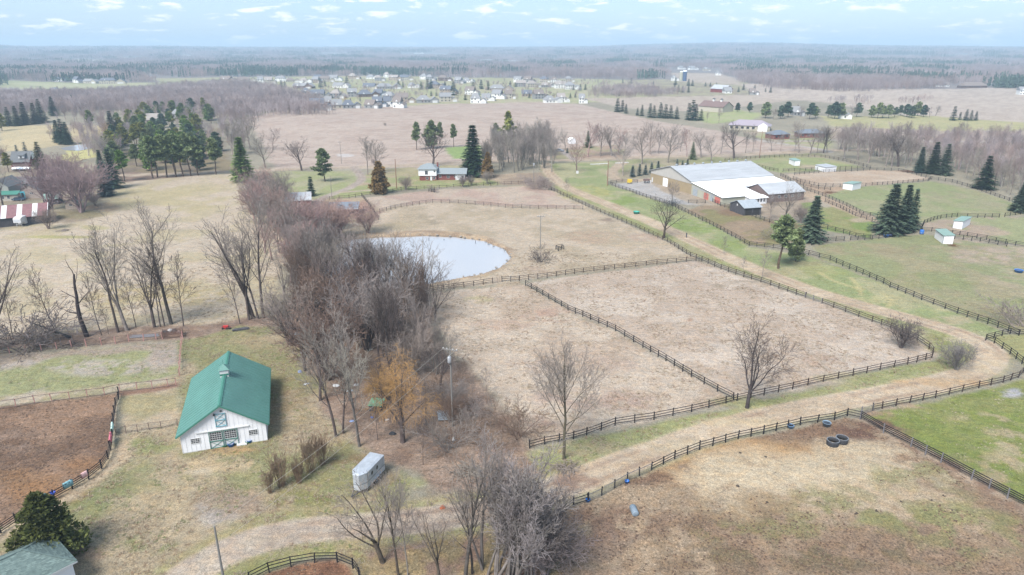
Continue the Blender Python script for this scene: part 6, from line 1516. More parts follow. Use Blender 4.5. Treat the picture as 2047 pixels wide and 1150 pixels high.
MB().box(-1.5, 1.0, -.6, .6, 1.0, 1.8).obj('bed', M_BROWNW, o); MB().lathe([(0, 0), (.4, 0), (.4, 1.0), (0, 1.0)], (1.6, 0, 0), 12).obj('barrel', M_WHITE2, o); wheel(o, -1, -.5, .5, .2); wheel(o, .5, -.5, .5, .2)
# dog-house-like block near the drive, water post
o = thing('short_post', 'short dark post standing alone on the lawn by the drive', 'post', G(1372, 475)); MB().bar((0, 0, -.1), (0, 0, 1.5), .28).obj('post', M_OLDWOOD, o)
o = thing('white_box', 'small white box by the foot of the tree on the roadside lawn', 'box', G(1154, 347)); MB().box(-.5, .5, -.4, .4, 0, 1.0).obj('box', M_WHITE2, o); MB().box(-.55, .55, -.45, .45, 1.0, 1.1).obj('lid', M_WHITE2, o)
for i, (x, y) in enumerate([(1180, 329.5), (1190, 329), (1198, 328.5), (1206, 328), (1230, 327), (1238, 326.5), (1247, 326)]):
    o = thing('kerb_rail', f'low white rail along the roadside lawn, {ordinal(i + 1)} from the left', 'rail', G(x, y), .05, 'low white rails along the road'); MB().box(0, 2.4, -.1, .1, .1, .4).obj('rail', M_WHITE2, o)
for i, (x, y) in enumerate(sorted([(1548, 945), (1543, 949), (1474, 972), (1636, 1003), (1861, 1001), (1887, 992), (1752, 1021), (1803, 1004), (1534, 1004), (1711, 1027), (1904, 1021), (1480, 905), (1530, 913)])):
    o = thing('dung_pile', f'small dark dung pile on the muddy paddock, {ordinal(i + 1)} from the left', 'dung', G(x, y), i, 'dung piles scattered over the lower paddock')
    mb = MB()
    for q in range(5): mb.lathe([(0, -.05), (.12, 0), (.1, .07), (0, .1)], (rf.uniform(-.2, .2), rf.uniform(-.15, .15), 0), 6)
    mb.obj('clods', mat('dung', (.06, .045, .035), .95), o)
# pond stones and posts
rp_ = random.Random(31)
STN = []
for s_ in range(4):
    mb = MB(); mb.lathe([(0, -.3), (.8, -.2), (1, .15), (.6, .55), (0, .65)], n=6); mb.v = [(v[0] * rp_.uniform(.7, 1.2), v[1] * rp_.uniform(.6, 1.1), v[2] * rp_.uniform(.7, 1.2)) for v in mb.v]
    STN.append(mb.mesh('stone', mat('shore_stone', (.26, .23, .20), .9, .3, 2)))
shore = [G(914 + (x - 914) * 1.0, y) for x, y in [(850, 470), (910, 472.5), (965, 481.5), (1003, 497), (1021, 512), (1013, 525), (1001, 535), (960, 549), (900, 561), (850, 569)]]
sh_o = thing('shore_stones', 'irregular line of brown stones along the right hand shore of the pond', 'stones', shore[3])
for i in range(len(shore) - 1):
    L_ = (shore[i + 1] - shore[i]).length; n = int(L_ / (1.1 if 2 < i < 8 else 2.4))
    for k in range(n):
        p = shore[i].lerp(shore[i + 1], (k + rp_.random()) / n) + Vector((rp_.gauss(.2, .5), rp_.gauss(0, .5), 0))
        s_ = rp_.uniform(.18, .5); inst('stone', rp_.choice(STN), sh_o, p - shore[3] + Vector((0, 0, .05)), (0, 0, rp_.uniform(0, 6)), (s_, s_, s_ * .8))
for i, (x, y, lab) in enumerate([(857, 479, 'thin dark stake standing in the shallow water at the far left of the pond'), (950, 485, 'thin dark stake in the water at the far right of the pond'), (887, 478, 'dark stub poking from the water near the far shore')]):
    p = G(x, y); o = thing('water_stake', lab, 'stake', (p.x, p.y, WATER_Z - .5)); MB().bar((0, 0, 0), (.1, 0, 1.5 if i < 2 else .9), .14).obj('stake', M_OLDWOOD, o)

# ------------------------------------------------------------------ poles and wires
def pole(bx, by, ty, label, m=M_POLE, arm=0, trans=False, r=.15, armz=.97, az=0.0):
    h = HT(bx, by, ty); p = G(bx, by); o = thing('utility_pole', label, 'utility pole', p, az)
    MB().tube([(0, 0, -.3), (0, 0, h)], [r, r * .65], 8).obj('pole', m, o)
    if arm:
        a = MB().box(-arm / 2, arm / 2, -.16, -.05, h * armz - .07, h * armz + .07).obj('crossarm', M_POLE, o)
        for x in (-arm / 2 + .1, -arm * .2, arm * .2, arm / 2 - .1): MB().lathe([(0, 0), (.05, 0), (.07, .1), (.03, .2), (0, .2)], (x, -.1, h * armz + .07), 8).obj('insulator', M_WHITE2, a)
        MB().bar((-arm * .35, -.1, h * armz - .05), (0, -.1, h * armz - .75), .04).bar((arm * .35, -.1, h * armz - .05), (0, -.1, h * armz - .75), .04).obj('brace', M_POLE, a)
    if trans:
        t_ = MB().lathe([(0, 0), (.26, 0), (.28, .1), (.28, .9), (.2, 1.0), (0, 1.03)], (0, -.42, h * .86 - .5), 14).obj('transformer', M_ALU, o, True)
        MB().lathe([(.03, 0), (.06, .1), (.03, .25)], (0, -.42, h * .86 + .5), 8).obj('bushing', M_WHITE2, t_)
    return o, p, h
p1, P1_, h1_ = pole(905, 852, 694, 'grey utility pole with transformer and crossarm beside the orange willow', arm=2.4, trans=True, r=.16, az=-.35)
p2, P2_, h2_ = pole(449, 1170, 1052, 'plain grey pole at the bottom edge where the overhead wires end', r=.15)
pole(1080, 497, 431, 'pale thin pole with a short crossarm standing in the pond paddock', arm=2.2, r=.12)
pole(1214, 371, 321, 'brown pole at the corner of the gravel yard fence', M_POLER, r=.2)
pole(1067, 366, 323, 'pale pole with white transformer in front of the pale thicket', trans=True, r=.14)
pole(683, 328, 283, 'thin pole standing in the bare crop field by the road', r=.12, arm=2.0)
pole(793, 377, 318, 'brown pole between the juniper and the ranch house', M_POLER, r=.18)
pole(664, 398, 352, 'slim lamp pole beside the gravel lane and the red shed', r=.1)
pole(1518, 316, 262, 'dark pole beside the road behind the arena', M_POLER, r=.17)
pole(93, 210, 190, 'far thin pole among the left evergreens', r=.2)
pole(1353, 0 + 335, 300, 'thin pole near the small blue spruces behind the arena', r=.12) if False else None
def wire(a, b, sag, label):
    a = Vector(a); b = Vector(b); o = thing('power_wire', label, 'wire', a); pts = []
    for k in range(15):
        t_ = k / 14; q = a.lerp(b, t_) - a; q.z -= sag * 4 * t_ * (1 - t_); pts.append(q)
    MB().tube(pts, [.017] * 15, 5).obj('cable', mat('bright_cable', (.34, .31, .27), .5), o)
az_ = -.35
def arm_end(P_, h_, s_): return Vector((P_.x + s_ * 1.0 * cos(az_), P_.y + s_ * 1.0 * sin(az_), P_.z + h_ * .97 + .2))
wire(arm_end(P1_, h1_, -1), (P2_.x - .1, P2_.y, P2_.z + h2_ - .1), .6, 'left overhead wire from the transformer pole to the bottom pole')
wire(arm_end(P1_, h1_, 1), (P2_.x + .9, P2_.y - 1.2, P2_.z + h2_ - 1.2), .6, 'right overhead wire from the transformer pole toward the bottom pole')
far_a = G(1100, 560)
wire(arm_end(P1_, h1_, 1) , G(1080, 497) + Vector((.8, 0, HT(1080, 497, 431) * .97)), 2.0, 'thin wire from the transformer pole out to the pole in the pond paddock')
# ------------------------------------------------------------------ the single trees
def crowd(pts, what, group, kinds, hr, cols, wr=(.85, 1.15), bark=None):
    """a countable crowd of trees, each labelled by its tone and its place from the left"""
    pts = sorted(pts, key=lambda p: p[0] / (p[1] + 1))
    for i, (x, y) in enumerate(pts):
        j = rt.randrange(len(cols)); c, cn = cols[j]
        tree_at(rt.choice(kinds), (x, y), rt.uniform(*hr), f'{cn} {what}, {ordinal(i + 1)} from the left', group, twig=c, w=rt.uniform(*wr), bark=rt.choice(bark) if bark else None)
T = tree
# left row above the pink fence
T('vase', -8, 700, 470, 'large bare tree leaning in from the left edge below the striped barn', twig=GREY, bark=DARKB, lean=.12, leanaz=0.2, w=1.1)
T('slim', 27, 676, 560, 'thin dark bare tree, leftmost standing trunk of the row above the pink fence', twig=DARKB)
T('slim', 112, 671, 524, 'slender dark trunk with few branches between the tangle and the dead snag', twig=DARKB, bark=DARKB, lean=.12, leanaz=2.9)
T('snag', 174, 673, 508, 'thick dark dead tree with broken crooked top', twig=DARKB, bark=rgb(92, 82, 84, 2.4), lean=.1, leanaz=3.0, w=1.0)
T('slim', 203, 670, 540, 'slender bare tree just right of the dead snag', twig=DARKB, lean=.12, leanaz=2.9)
T('tall', 236, 664, 432, 'tall bare tree leaning left, first of the tall pair beside the snag', bark=DARKB, lean=.10, leanaz=3.1, w=.9)
T('vase', 254, 661, 405, 'tall bare tree with pale streaked trunk, second of the tall pair', bark=GREY, lean=.12, leanaz=3.1, w=.85)
T('slim', 217, 668, 600, 'small bare sapling between snag and tall pair', twig=DARKB)
T('slim', 272, 655, 545, 'thin twin sapling with a dark nest like knot', twig=DARKB)
T('slim', 296, 652, 600, 'tiny sapling left of the forked tree', twig=GREY)
T('vase', 309, 655, 448, 'forked bare tree with wide leaders left of the thickest trunk', bark=DARKB, w=.95)
T('slim', 321, 654, 500, 'straight thin trunk beside the forked tree', twig=DARKB)
T('slim', 329, 652, 470, 'straight dark pole like trunk touching the thickest tree', twig=DARKB)
T('tall', 343, 648, 392, 'thickest and tallest bare tree of the left row, above the bags', bark=rgb(120, 112, 106, 2.4), w=1.15)
T('slim', 367, 652, 500, 'bare tree with crooked right leaning top at the end of the pink fence', twig=DARKB, lean=.06, leanaz=0)
T('tangle', 48, 700, 612, 'dark tangled shrub at the left end of the pink fence', twig=rgb(150, 138, 136, 2.2), w=1.5)
T('tangle', 20, 690, 630, 'smaller tangled shrub at the far left edge', twig=DARKB, w=1.4)
T('tangle', 82, 690, 640, 'grey tangled shrub right of the big tangle', twig=GREY, w=1.3)
o = thing('fallen_branch', 'thick dark fallen limb bending down from the slender trunk to the ground', 'branch', G(142, 676))
e_ = PZ(55, 655, 3.6) - G(142, 676); MB().tube([(0, 0, .1), e_ * .3 + Vector((0, 0, .6)), e_ * .6 + Vector((0, 0, 1.0)), e_ + Vector((0, 0, 1.4))], [.28, .24, .17, .06], 7).obj('limb', mat('dark_bark', (.10, .09, .085), .95, .3, 3), o, True)
# the group right of it
G2 = 'tall bare trees at the corner of the hay field'
for i, (x, y, t_, k) in enumerate([(480, 648, 500, 'slim'), (498, 640, 432, 'tall'), (507, 637, 405, 'vase'), (517, 638, 455, 'tall'), (527, 636, 400, 'tall')]):
    T(k, x, y, t_, f'tall bare tree at the hay field corner, {ordinal(i + 1)} from the left of five', G2, bark=DARKB, w=.95, lean=.08, leanaz=3.1)
# dense hedge of trees in the middle
GH = 'bare trees crowded in the hedge between hay field and pond'
crowd(scatter([(490, 378), (560, 400), (618, 470), (640, 560), (600, 640), (548, 600), (528, 520), (500, 440)], 42, 3, 2.8), 'bare tree in the hedge between hay field and pond', GH, ['tall', 'vase', 'round', 'mid'], (11, 15.5), [(MAUVE, 'mauve'), (GREY, 'grey'), (RED, 'reddish')])
GH2 = 'bare trees crowded along the near shore of the pond'
crowd(scatter([(598, 552), (640, 566), (700, 584), (780, 592), (782, 606), (690, 606), (600, 590)], 17, 81, 2.8), 'tall bare tree on the near left shore of the pond', 'bare trees on the near left shore of the pond', ['vase', 'tall', 'clump'], (14.5, 18.5), [(GREY, 'grey'), (MAUVE, 'mauve')], (1.0, 1.25))
crowd(scatter([(722, 588), (800, 596), (858, 604), (850, 622), (720, 612)], 9, 82, 3.0), 'bare tree leaning over the near shore below the pond centre', 'bare trees below the pond centre', ['vase', 'tall', 'clump'], (12.5, 16), [(GREY, 'grey'), (DARKB, 'dark'), (PALE, 'pale')], (1.0, 1.3))
crowd(scatter([(590, 585), (640, 582), (720, 592), (800, 596), (858, 606), (884, 690), (880, 760), (800, 750), (700, 730), (640, 700), (600, 650)], 36, 8, 2.8), 'bare tree crowded below the pond', GH2, ['tall', 'vase', 'vase', 'clump', 'round'], (10.5, 15), [(GREY, 'grey'), (MAUVE, 'mauve'), (BROWN, 'brownish'), (DARKB, 'dark')])
GH3 = 'reddish bare trees below the open red shed'
crowd(scatter([(590, 458), (700, 456), (738, 466), (720, 478), (640, 500), (625, 540), (590, 520)], 24, 9, 2.8), 'budding tree below the open red shed', GH3, ['round', 'mid', 'vase'], (9.5, 12.5), [(RED, 'reddish'), (MAUVE, 'mauve'), (RED, 'rosy red')], (1.1, 1.35))
for (x, y, t_, k, lab, tw) in [(822, 800, 690, 'vase', 'grey bare tree rising just behind the orange willow', GREY), (768, 842, 700, 'slim', 'thin bare tree in front of the orange willow', BROWN), (852, 850, 742, 'slim', 'thin bare tree between the willow and the pole', GREY), (672, 872, 640, 'tall', 'bare tree with a dark twig knot right of the barn', GREY), (686, 866, 700, 'tall', 'bare tree standing close behind the one with the twig knot', BROWN), (719, 892, 665, 'tall', 'tall pale barked tree leaning over the scrap, left of the green shelter', PALE),
                        (640, 800, 640, 'vase', 'bare tree at the tree edge beside the barn roof', GREY), (610, 742, 590, 'vase', 'bare tree over the white bin at the tree edge', MAUVE), (700, 800, 600, 'tall', 'slim pale trunk in front of the dense trees', PALE), (760, 745, 560, 'tall', 'grey tree with forked top above the orange willow', GREY), (797, 742, 540, 'clump', 'clump of dark steep stems above the orange willow', DARKB),
                        (660, 760, 590, 'round', 'rounded bare tree above the white sheet', BROWN), (735, 700, 540, 'round', 'rounded bare tree in front of the pond trees', MAUVE), (580, 690, 560, 'round', 'rounded bare tree by the brush pile behind the barn', MAUVE), (846, 929, 838, 'slim', 'small dark upright tree right of the horse trailer', DARKB), (755, 880, 790, 'slim', 'small tree at the left foot of the willow', BROWN)]:
    T(k, x, y, t_, lab, twig=tw, bark=DARKB if tw is not PALE else rgb(170, 162, 156, 3.0))
T('willow', 805, 884, 712, 'golden orange weeping willow beside the drive trees', twig=ORANGE, bark=DARKB, w=1.05)
T('round', 770, 800, 735, 'smaller golden orange willow shrub left of the big willow', twig=ORANGE, w=1.5)
T('broad', 880, 770, 688, 'dark crooked spreading tree under the transformer pole', twig=DARKB, bark=DARKB, w=1.2)
GT = 'thicket of small bare trees right of the transformer pole'
crowd(scatter([(840, 800), (930, 770), (990, 810), (1060, 885), (1000, 930), (900, 910), (850, 890)], 24, 5, 2.2), 'small bare tree in the thicket right of the transformer pole', GT, ['tangle', 'slim', 'round', 'slim'], (3.8, 7), [(BROWN, 'brown'), (MAUVE, 'mauve'), (GREY, 'grey')], (.9, 1.3))
for i, (x, y, t_) in enumerate([(563, 972, 888), (598, 966, 902), (622, 944, 858), (645, 930, 852), (540, 985, 930)]):
    T('switch', x, y, t_, f'brown switch shrub by the wires, {["second", "third", "fourth", "fifth", "first"][i]} from the left', 'switch shrubs by the wires', twig=rgb(182, 156, 130, 2.0), bark=rgb(170, 142, 118, 2.0), w=1.0)
# bottom centre
T('vase', 765, 1124, 962, 'bare tree leaning left over the drive at the bottom, long branches to the left', twig=GREY, bark=rgb(124, 112, 100, 2.4), lean=.26, leanaz=3.3, w=1.45, var=1)
T('tall', 797, 1152, 910, 'upright bare tree right of the leaning one at the bottom edge', bark=rgb(124, 112, 100, 2.4), w=.8)
T('slim', 815, 1150, 960, 'thin crooked tree between the upright bottom trees', twig=GREY)
T('vase', 879, 1158, 985, 'smaller forked bare tree at the bottom edge left of the thick one', bark=rgb(124, 112, 100, 2.4), w=.9, var=2)
T('tall', 930, 1158, 880, 'thick trunked bare tree left of the pale clump at the bottom', bark=rgb(126, 118, 112, 2.4), w=1.1)
T('tall', 944, 1146, 940, 'bare tree hugging the thick trunk at the bottom', bark=rgb(120, 110, 104, 2.4), w=.9)
for i, (x, y, t_) in enumerate([(990, 1140, 900), (1012, 1160, 905), (1040, 1158, 912), (1062, 1150, 940), (1030, 1120, 900)]):
    T('clump', x, y, t_, f'many stemmed pale grey tree at the bottom centre, {ordinal(i + 1)} of five', 'pale grey clump at the bottom centre', twig=rgb(184, 172, 168, 1.9), bark=rgb(160, 150, 144, 2.2), w=1.25)
for i, (x, y, t_) in enumerate([(1090, 1150, 1030), (1070, 1120, 960)]):
    T('round', x, y, t_, ('low spreading grey tree right of the pale clump', 'grey rounded tree just behind the pale clump')[i], twig=rgb(170, 156, 154, 2.6), w=1.2)
# solitary ones
T('fan', 1127, 918, 655, 'lone slim bare tree with fan shaped crown in front of the left pasture', twig=PALE, bark=rgb(140, 132, 112, 2.8), w=1.0, var=0)
T('lone', 1493, 816, 618, 'lone dark crooked bare tree with forked trunk beside the paddock fence', twig=DARKB, bark=rgb(104, 96, 96, 2.4), w=.95, var=0)
T('round', 1802, 695, 634, 'dense rounded many stemmed tree in the pasture corner', twig=rgb(150, 140, 136, 2.7), w=1.25)
T('round', 1911, 739, 682, 'small round grey tree inside the drive bend', twig=rgb(176, 170, 168, 2.6), w=1.25, var=1)
T('broad', 1327, 476, 388, 'wide spreading old bare tree beside the drive fence', twig=rgb(142, 130, 118, 2.8), bark=rgb(112, 100, 90, 2.8), w=1.05)
T('tangle', 1078, 524, 486, 'solitary dark shrub in the pond paddock', twig=DARKB, w=1.2)
for (x, y, t_, lab) in [(1134, 394, 352, 'small bare tree beside the upper end of the drive fence'), (1447, 508, 470, 'small sapling on the lawn below the long black fence'), (1485, 547, 510, 'pale young tree left of the taller sapling on the drive verge'), (1523, 557, 492, 'bare young tree on the drive verge below the pines'), (1408, 408, 380, 'tiny dark tree by the yard')]:
    T('slim', x, y, t_, lab, twig=GREY, w=1.3)
T('mid', 1342, 410, 360, 'bare tree at the edge of the gravel yard', twig=GREY)
T('tangle', 1340, 412, 396, 'blue grey shrub at the lower edge of the gravel yard', twig=rgb(130, 140, 148, 2.6), w=1.4)
T('broad', 1568, 442, 360, 'bare spreading tree in front of the brown stable', twig=GREY, w=1.1); T('mid', 1540, 440, 382, 'slimmer bare tree beside the old grey shed', twig=MAUVE); T('round', 1600, 446, 405, 'low bare tree behind the dark spruce', twig=GREY)
T('tangle', 1545, 478, 450, 'brushy shrub left of the pale green pine', twig=GREY, w=1.6)
T('tangle', 2044, 655, 596, 'dark bush at the right edge behind the long fence', twig=MAUVE, w=1.4)
T('broad', 2046, 640, 610, 'broken pale limbed tree at the right edge', twig=PALE, w=.8)
# brush piles
def brush(px, py, r, n, label, tw=DARKB):
    p = G(px, py); br = []
    for _ in range(n):
        a = rt.uniform(0, 6.28); q = (rt.gauss(0, r * .4), rt.gauss(0, r * .3), rt.uniform(.02, .35)); L_ = rt.uniform(.5, 1.4) * r * .6
        br.append(([q, (q[0] + cos(a) * L_ / 2, q[1] + sin(a) * L_ / 2, q[2] + rt.uniform(0, .3)), (q[0] + cos(a) * L_, q[1] + sin(a) * L_, rt.uniform(.0, .5))], [.05, .035, .015]))
    v, f = tubes(br, 4); o = bpy.data.objects.new('brush_pile', mesh_np('brush_pile', v, f, M_TWIG)); o.location = p; o.color = jit(tw); link(o); tag(o, label, 'brush pile')
brush(1128, 938, 2.2, 90, 'heap of fallen branches at the foot of the lone slim tree', GREY)
brush(575, 662, 2.6, 90, 'dark brush pile behind the barn at the tree edge', DARKB)
brush(940, 945, 3.0, 90, 'grey brush in the thicket above the drive', GREY)
brush(150, 690, 3.5, 60, 'brush lying behind the pink fence below the dead snag', DARKB)
brush(60, 706, 3.0, 60, 'brush under the tangled shrubs at the left', MAUVE)
brush(1815, 344, 3.5, 90, 'rust brown heap of branches left of the spruces on the wood edge', rgb(170, 128, 104, 2.4)); brush(1660, 386, 3, 60, 'brown heap beside the small pale shelter', rgb(170, 134, 108, 2.4))
brush(128, 462, 2.0, 60, 'reddish brush heap on the hay field right of the camper', MAUVE); brush(30, 452, 1.5, 10, 'few sticks below the camper', GREY) if False else None
brush(1905, 492, 1.6, 50, 'brown bedding heap beside the nearest white shed', rgb(160, 126, 96, 2.4))
# left farm
T('juniper', 104, 1116, 988, 'large dark green juniper at the lower left beside the black fence', twig=JUN, bark=rgb(150, 140, 128, 2.8), w=1.16)
for i, (x, y, t_, w_) in enumerate([(103, 419, 303, 1.05), (162, 425, 318, 1.25), (130, 372, 300, 1.2)]):
    T('round', x, y, t_, ['broad grey mauve tree with many steep branches behind the striped barn', 'rounded mauve bare tree right of the tan garden shed', 'bare tree behind the other two round ones at the farm'][i], twig=rgb(190, 164, 162, 2.1), w=w_)
T('round', 178, 398, 325, 'rounded mauve tree crowding the one right of the tan shed', twig=rgb(190, 168, 162, 2.0), w=1.2)
T('round', 190, 412, 384, 'low bare bush left of the blue spruce', twig=MAUVE, w=1.3)
T('vase', 6, 412, 318, 'dark curving bare tree at the left edge by the farmhouse', twig=MAUVE, bark=DARKB); T('round', 98, 458, 412, 'mauve bush against the right end of the striped barn', twig=MAUVE, w=1.1)
T('round', -6, 330, 282, 'pinkish bare tree at the left edge above the farmhouse', twig=rgb(190, 164, 162, 2.1))
T('spruce', 214, 392, 322, 'blue grey spruce at the edge of the hay field', twig=BLUE, var=0); T('spruce', 227, 376, 298, 'dark green spruce behind the blue grey one', twig=SPR2, var=1); T('spruce', 205, 350, 300, 'dark spruce hidden behind the blue grey one', twig=SPR2)
T('spruce', 487, 362, 274, 'bright green conifer at the top of the hedge', twig=BRIGHT, w=1.2); T('pine', 650, 363, 296, 'broad dark green pine on the lawn by the winding lane', twig=PINE_, w=1.15, var=1)
T('small_spruce', 623, 392, 353, 'small dark spruce beside the grey roofed red shed', twig=SPR2, w=1.1); T('brown_juniper', 760, 387, 322, 'bronze brown juniper by the ranch fence', twig=JUNB, w=1.05)
T('spruce', 946, 352, 250, 'big dark green spruce covering the right end of the ranch house', twig=rgb(70, 98, 62, 2.2), w=1.15, var=0); T('brown_juniper', 975, 356, 304, 'brown green juniper right of the big spruce', twig=JUNB, w=.8)
for (x, y, t_, lab, k, c, w_) in [(833, 300, 244, 'dark pine left of the trio behind the ranch house', 'pine', PINE_, .9), (862, 297, 241, 'bushy dark pine in the middle behind the ranch house', 'bushy_pine', PINE_, 1.0), (907, 294, 248, 'slim pine right of the trio behind the ranch house', 'pine', PINE_, .9), (880, 296, 244, 'pine squeezed into the trio behind the ranch house', 'pine', PINE_, .8),
                                  (992, 290, 246, 'dark pine left of the tall whorled pine', 'pine', PINE_, 1.0), (1018, 300, 222, 'tall pine with open whorled branches above the pale thicket', 'white_pine', PINEY, .9), (1384, 319, 284, 'narrow spruce with bare top between two roadside trees', 'spruce', PINE_, .9), (1175, 295, 262, 'dark conifer beside the reddish tree', 'spruce', PINE_, 1.0), (1134, 306, 296, 'small dark spruce on the side drive', 'small_spruce', SPR2, 1.2)]:
    T(k, x, y, t_, lab, twig=c, w=w_)
for i, (x, y, t_) in enumerate([(1264, 354, 331), (1278, 351.5, 328), (1290, 349, 329), (1302, 346, 325), (1315, 343.5, 322)]):
    T('small_spruce', x, y, t_, f'small blue green spruce, {ordinal(i + 1)} from the left in the row beside the arena', 'row of small spruces beside the arena', twig=BLUE, w=1.2)
for i, (x, y, t_) in enumerate([(1353, 335, 318), (1364, 333.5, 321), (1374, 333, 318)]):
    T('small_spruce', x, y, t_, f'small spruce peeping over the arena roof, {ordinal(i + 1)} from the left of three', 'small spruces behind the arena roof', twig=BLUE, w=1.2)
for (x, y, t_, k, c, w_, lab) in [(1775, 466, 368, 'spruce', SPR, 1.25, 'dense dark spruce, the broad left one of the three in the green paddocks'), (1803, 463, 369, 'spruce', SPR, .95, 'dark spruce in the middle of the three in the green paddocks'), (1820, 458, 378, 'spruce', SPR, .8, 'dark spruce on the right of the three in the green paddocks'),
                                  (1621, 482, 392, 'spruce', SPR, 1.15, 'dark spruce standing just right of the pale green pines'), (1556, 537, 430, 'pine', PINE_, 1.35, 'pale green pine with a bare grey trunk on the lawn'), (1590, 522, 458, 'bushy_pine', PINE_, .85, 'low bushy pine between the bare trunk pine and the fence'),
                                  (1837, 345, 294, 'spruce', SPR2, 1.0, 'dark spruce, left of the three on the wood edge'), (1863, 347, 284, 'spruce', rgb(74, 96, 68, 2.3), 1.1, 'green spruce, tallest of the three on the wood edge'), (1886, 350, 288, 'spruce', SPR, 1.0, 'grey green spruce, right of the three on the wood edge'),
                                  (1966, 378, 312, 'spruce', rgb(74, 96, 68, 2.3), 1.2, 'single green spruce farther right on the wood edge'), (2038, 424, 364, 'spruce', SPR, 1.4, 'wide dark spruce cut by the right edge')]:
    T(k, x, y, t_, lab, twig=c, w=w_)
# evergreen row in the middle distance
for i, (x, y, t_) in enumerate([(1234, 224, 197), (1244, 223, 200), (1251, 227, 208), (1274, 231, 216), (1283, 232, 210), (1299, 235, 207), (1307, 236, 211), (1320, 236, 206), (1330, 237, 209), (1340, 237, 211), (1352, 238, 214), (1376, 240, 206), (1384, 241, 200), (1390, 241, 208), (1401, 241, 219)]):
    T('far_spruce', x, y, t_, f'dark spruce in the line across the far field, {ordinal(i + 1)} from the left', 'spruces in the line across the far field', twig=SPR2, w=1.0)
for i, (x, y, t_, k) in enumerate([(1474, 224, 206, 'far_pine'), (1498, 225, 205, 'far_pine'), (1905, 241, 212, 'far_spruce'), (1930, 241, 219, 'far_spruce'), (1940, 241, 221, 'far_spruce'), (1950, 241, 223, 'far_spruce'), (1918, 240, 224, 'far_spruce')]):
    T(k, x, y, t_, ['round pine right of the brown roofed barn', 'pine clump at the meadow edge', 'large spruce left of the small four in the far meadow', 'second far meadow spruce', 'third far meadow spruce', 'last far meadow spruce on the right', 'tiny spruce beside the large far meadow spruce'][i], twig=SPR2)
for i, x in enumerate([1530, 1545, 1560, 1575, 1600, 1618, 1630, 1655, 1668, 1682, 1700, 1712, 1742, 1754, 1764, 1776, 1788, 1800, 1812, 1822, 1834, 1846, 1858, 1870]):
    y = 236 - (x - 1530) * .012 + rt.uniform(-2, 4)
    bare_ = x in (1600, 1545, 1700, 1858, 1870)
    T('mid' if bare_ else 'far_pine', x, y, y - rt.uniform(20, 33), f'tree of the belt beyond the roadside houses, {ordinal(i + 1)} from the left', 'tree belt beyond the roadside houses', twig=GREY if bare_ else rt.choice([SPR2, PINE_, SPR]), w=1.1)
# bare trees along the road
GR = 'bare trees along the road behind the arena'
RD = [(1245, 351, 262, 'mid', PALE), (1283, 328, 244, 'mid', GREY), (1300, 309, 240, 'mid', MAUVE), (1316, 307, 254, 'mid', GREY), (1335, 325, 246, 'mid', GREY), (1360, 303, 256, 'midslim', GREY), (1373, 313, 254, 'midslim', RED), (1401, 315, 252, 'broad', GREY), (1422, 324, 264, 'mid', GREY), (1441, 307, 246, 'midslim', GREY), (1467, 316, 238, 'broad', DARKB),
      (1490, 306, 262, 'midslim', GREY), (1505, 303, 257, 'midslim', GREY), (1542, 302, 258, 'mid', GREY), (1560, 303, 262, 'midslim', MAUVE), (1589, 302, 266, 'midslim', MAUVE), (1597, 306, 240, 'mid', GREY), (1619, 308, 246, 'mid', GREY), (1633, 307, 248, 'midslim', GREY), (1646, 306, 248, 'mid', DARKB), (1653, 306, 252, 'mid', GREY), (1688, 318, 256, 'mid', GREY), (1715, 321, 243, 'mid', GREY), (1735, 326, 250, 'mid', MAUVE), (1770, 333, 243, 'midslim', GREY), (1783, 333, 250, 'mid', GREY), (1795, 333, 256, 'broad', DARKB), (1811, 336, 262, 'midslim', GREY)]
for i, (x, y, t_, k, c) in enumerate(RD):
    T(k, x, y, t_, f'bare tree by the road behind the arena, {ordinal(i + 1)} from the left' + (', wide old crown' if k == 'broad' else ''), GR, twig=c, w=1.1)
GW = 'bare trees crowded in the wood on the right'
crowd(scatter([(1655, 300), (1700, 306), (1790, 328), (1830, 336), (1905, 352), (2000, 388), (2080, 416), (2090, 396), (1990, 366), (1900, 338), (1790, 318), (1700, 297)], 40, 14, 3.2), 'bare tree on the front edge of the right hand wood', GW, ['mid', 'midslim', 'mid'], (9, 14.5), [(GREY, 'grey'), (MAUVE, 'mauve'), (PALE, 'pale')], (.95, 1.25))
GC = 'pale stemmed thicket behind the ranch pasture'
crowd(scatter([(965, 352), (1105, 345), (1112, 322), (1085, 296), (990, 300), (965, 325)], 64, 15, 2.5), 'tall tree of the thicket behind the pasture corner', GC, ['clump', 'tall', 'midslim'], (12, 19), [(PALE, 'pale'), (GREY, 'grey')], (.95, 1.25), [rgb(196, 190, 176, 2.3), rgb(160, 154, 144, 2.4)])
crowd(scatter([(1050, 372), (1095, 366), (1105, 386), (1085, 380)], 6, 16, 3), 'shrub where the drive leaves the pasture fence', 'mauve shrubs at the top of the drive', ['tangle'], (3, 5), [(MAUVE, 'mauve')], (1.3, 1.5))
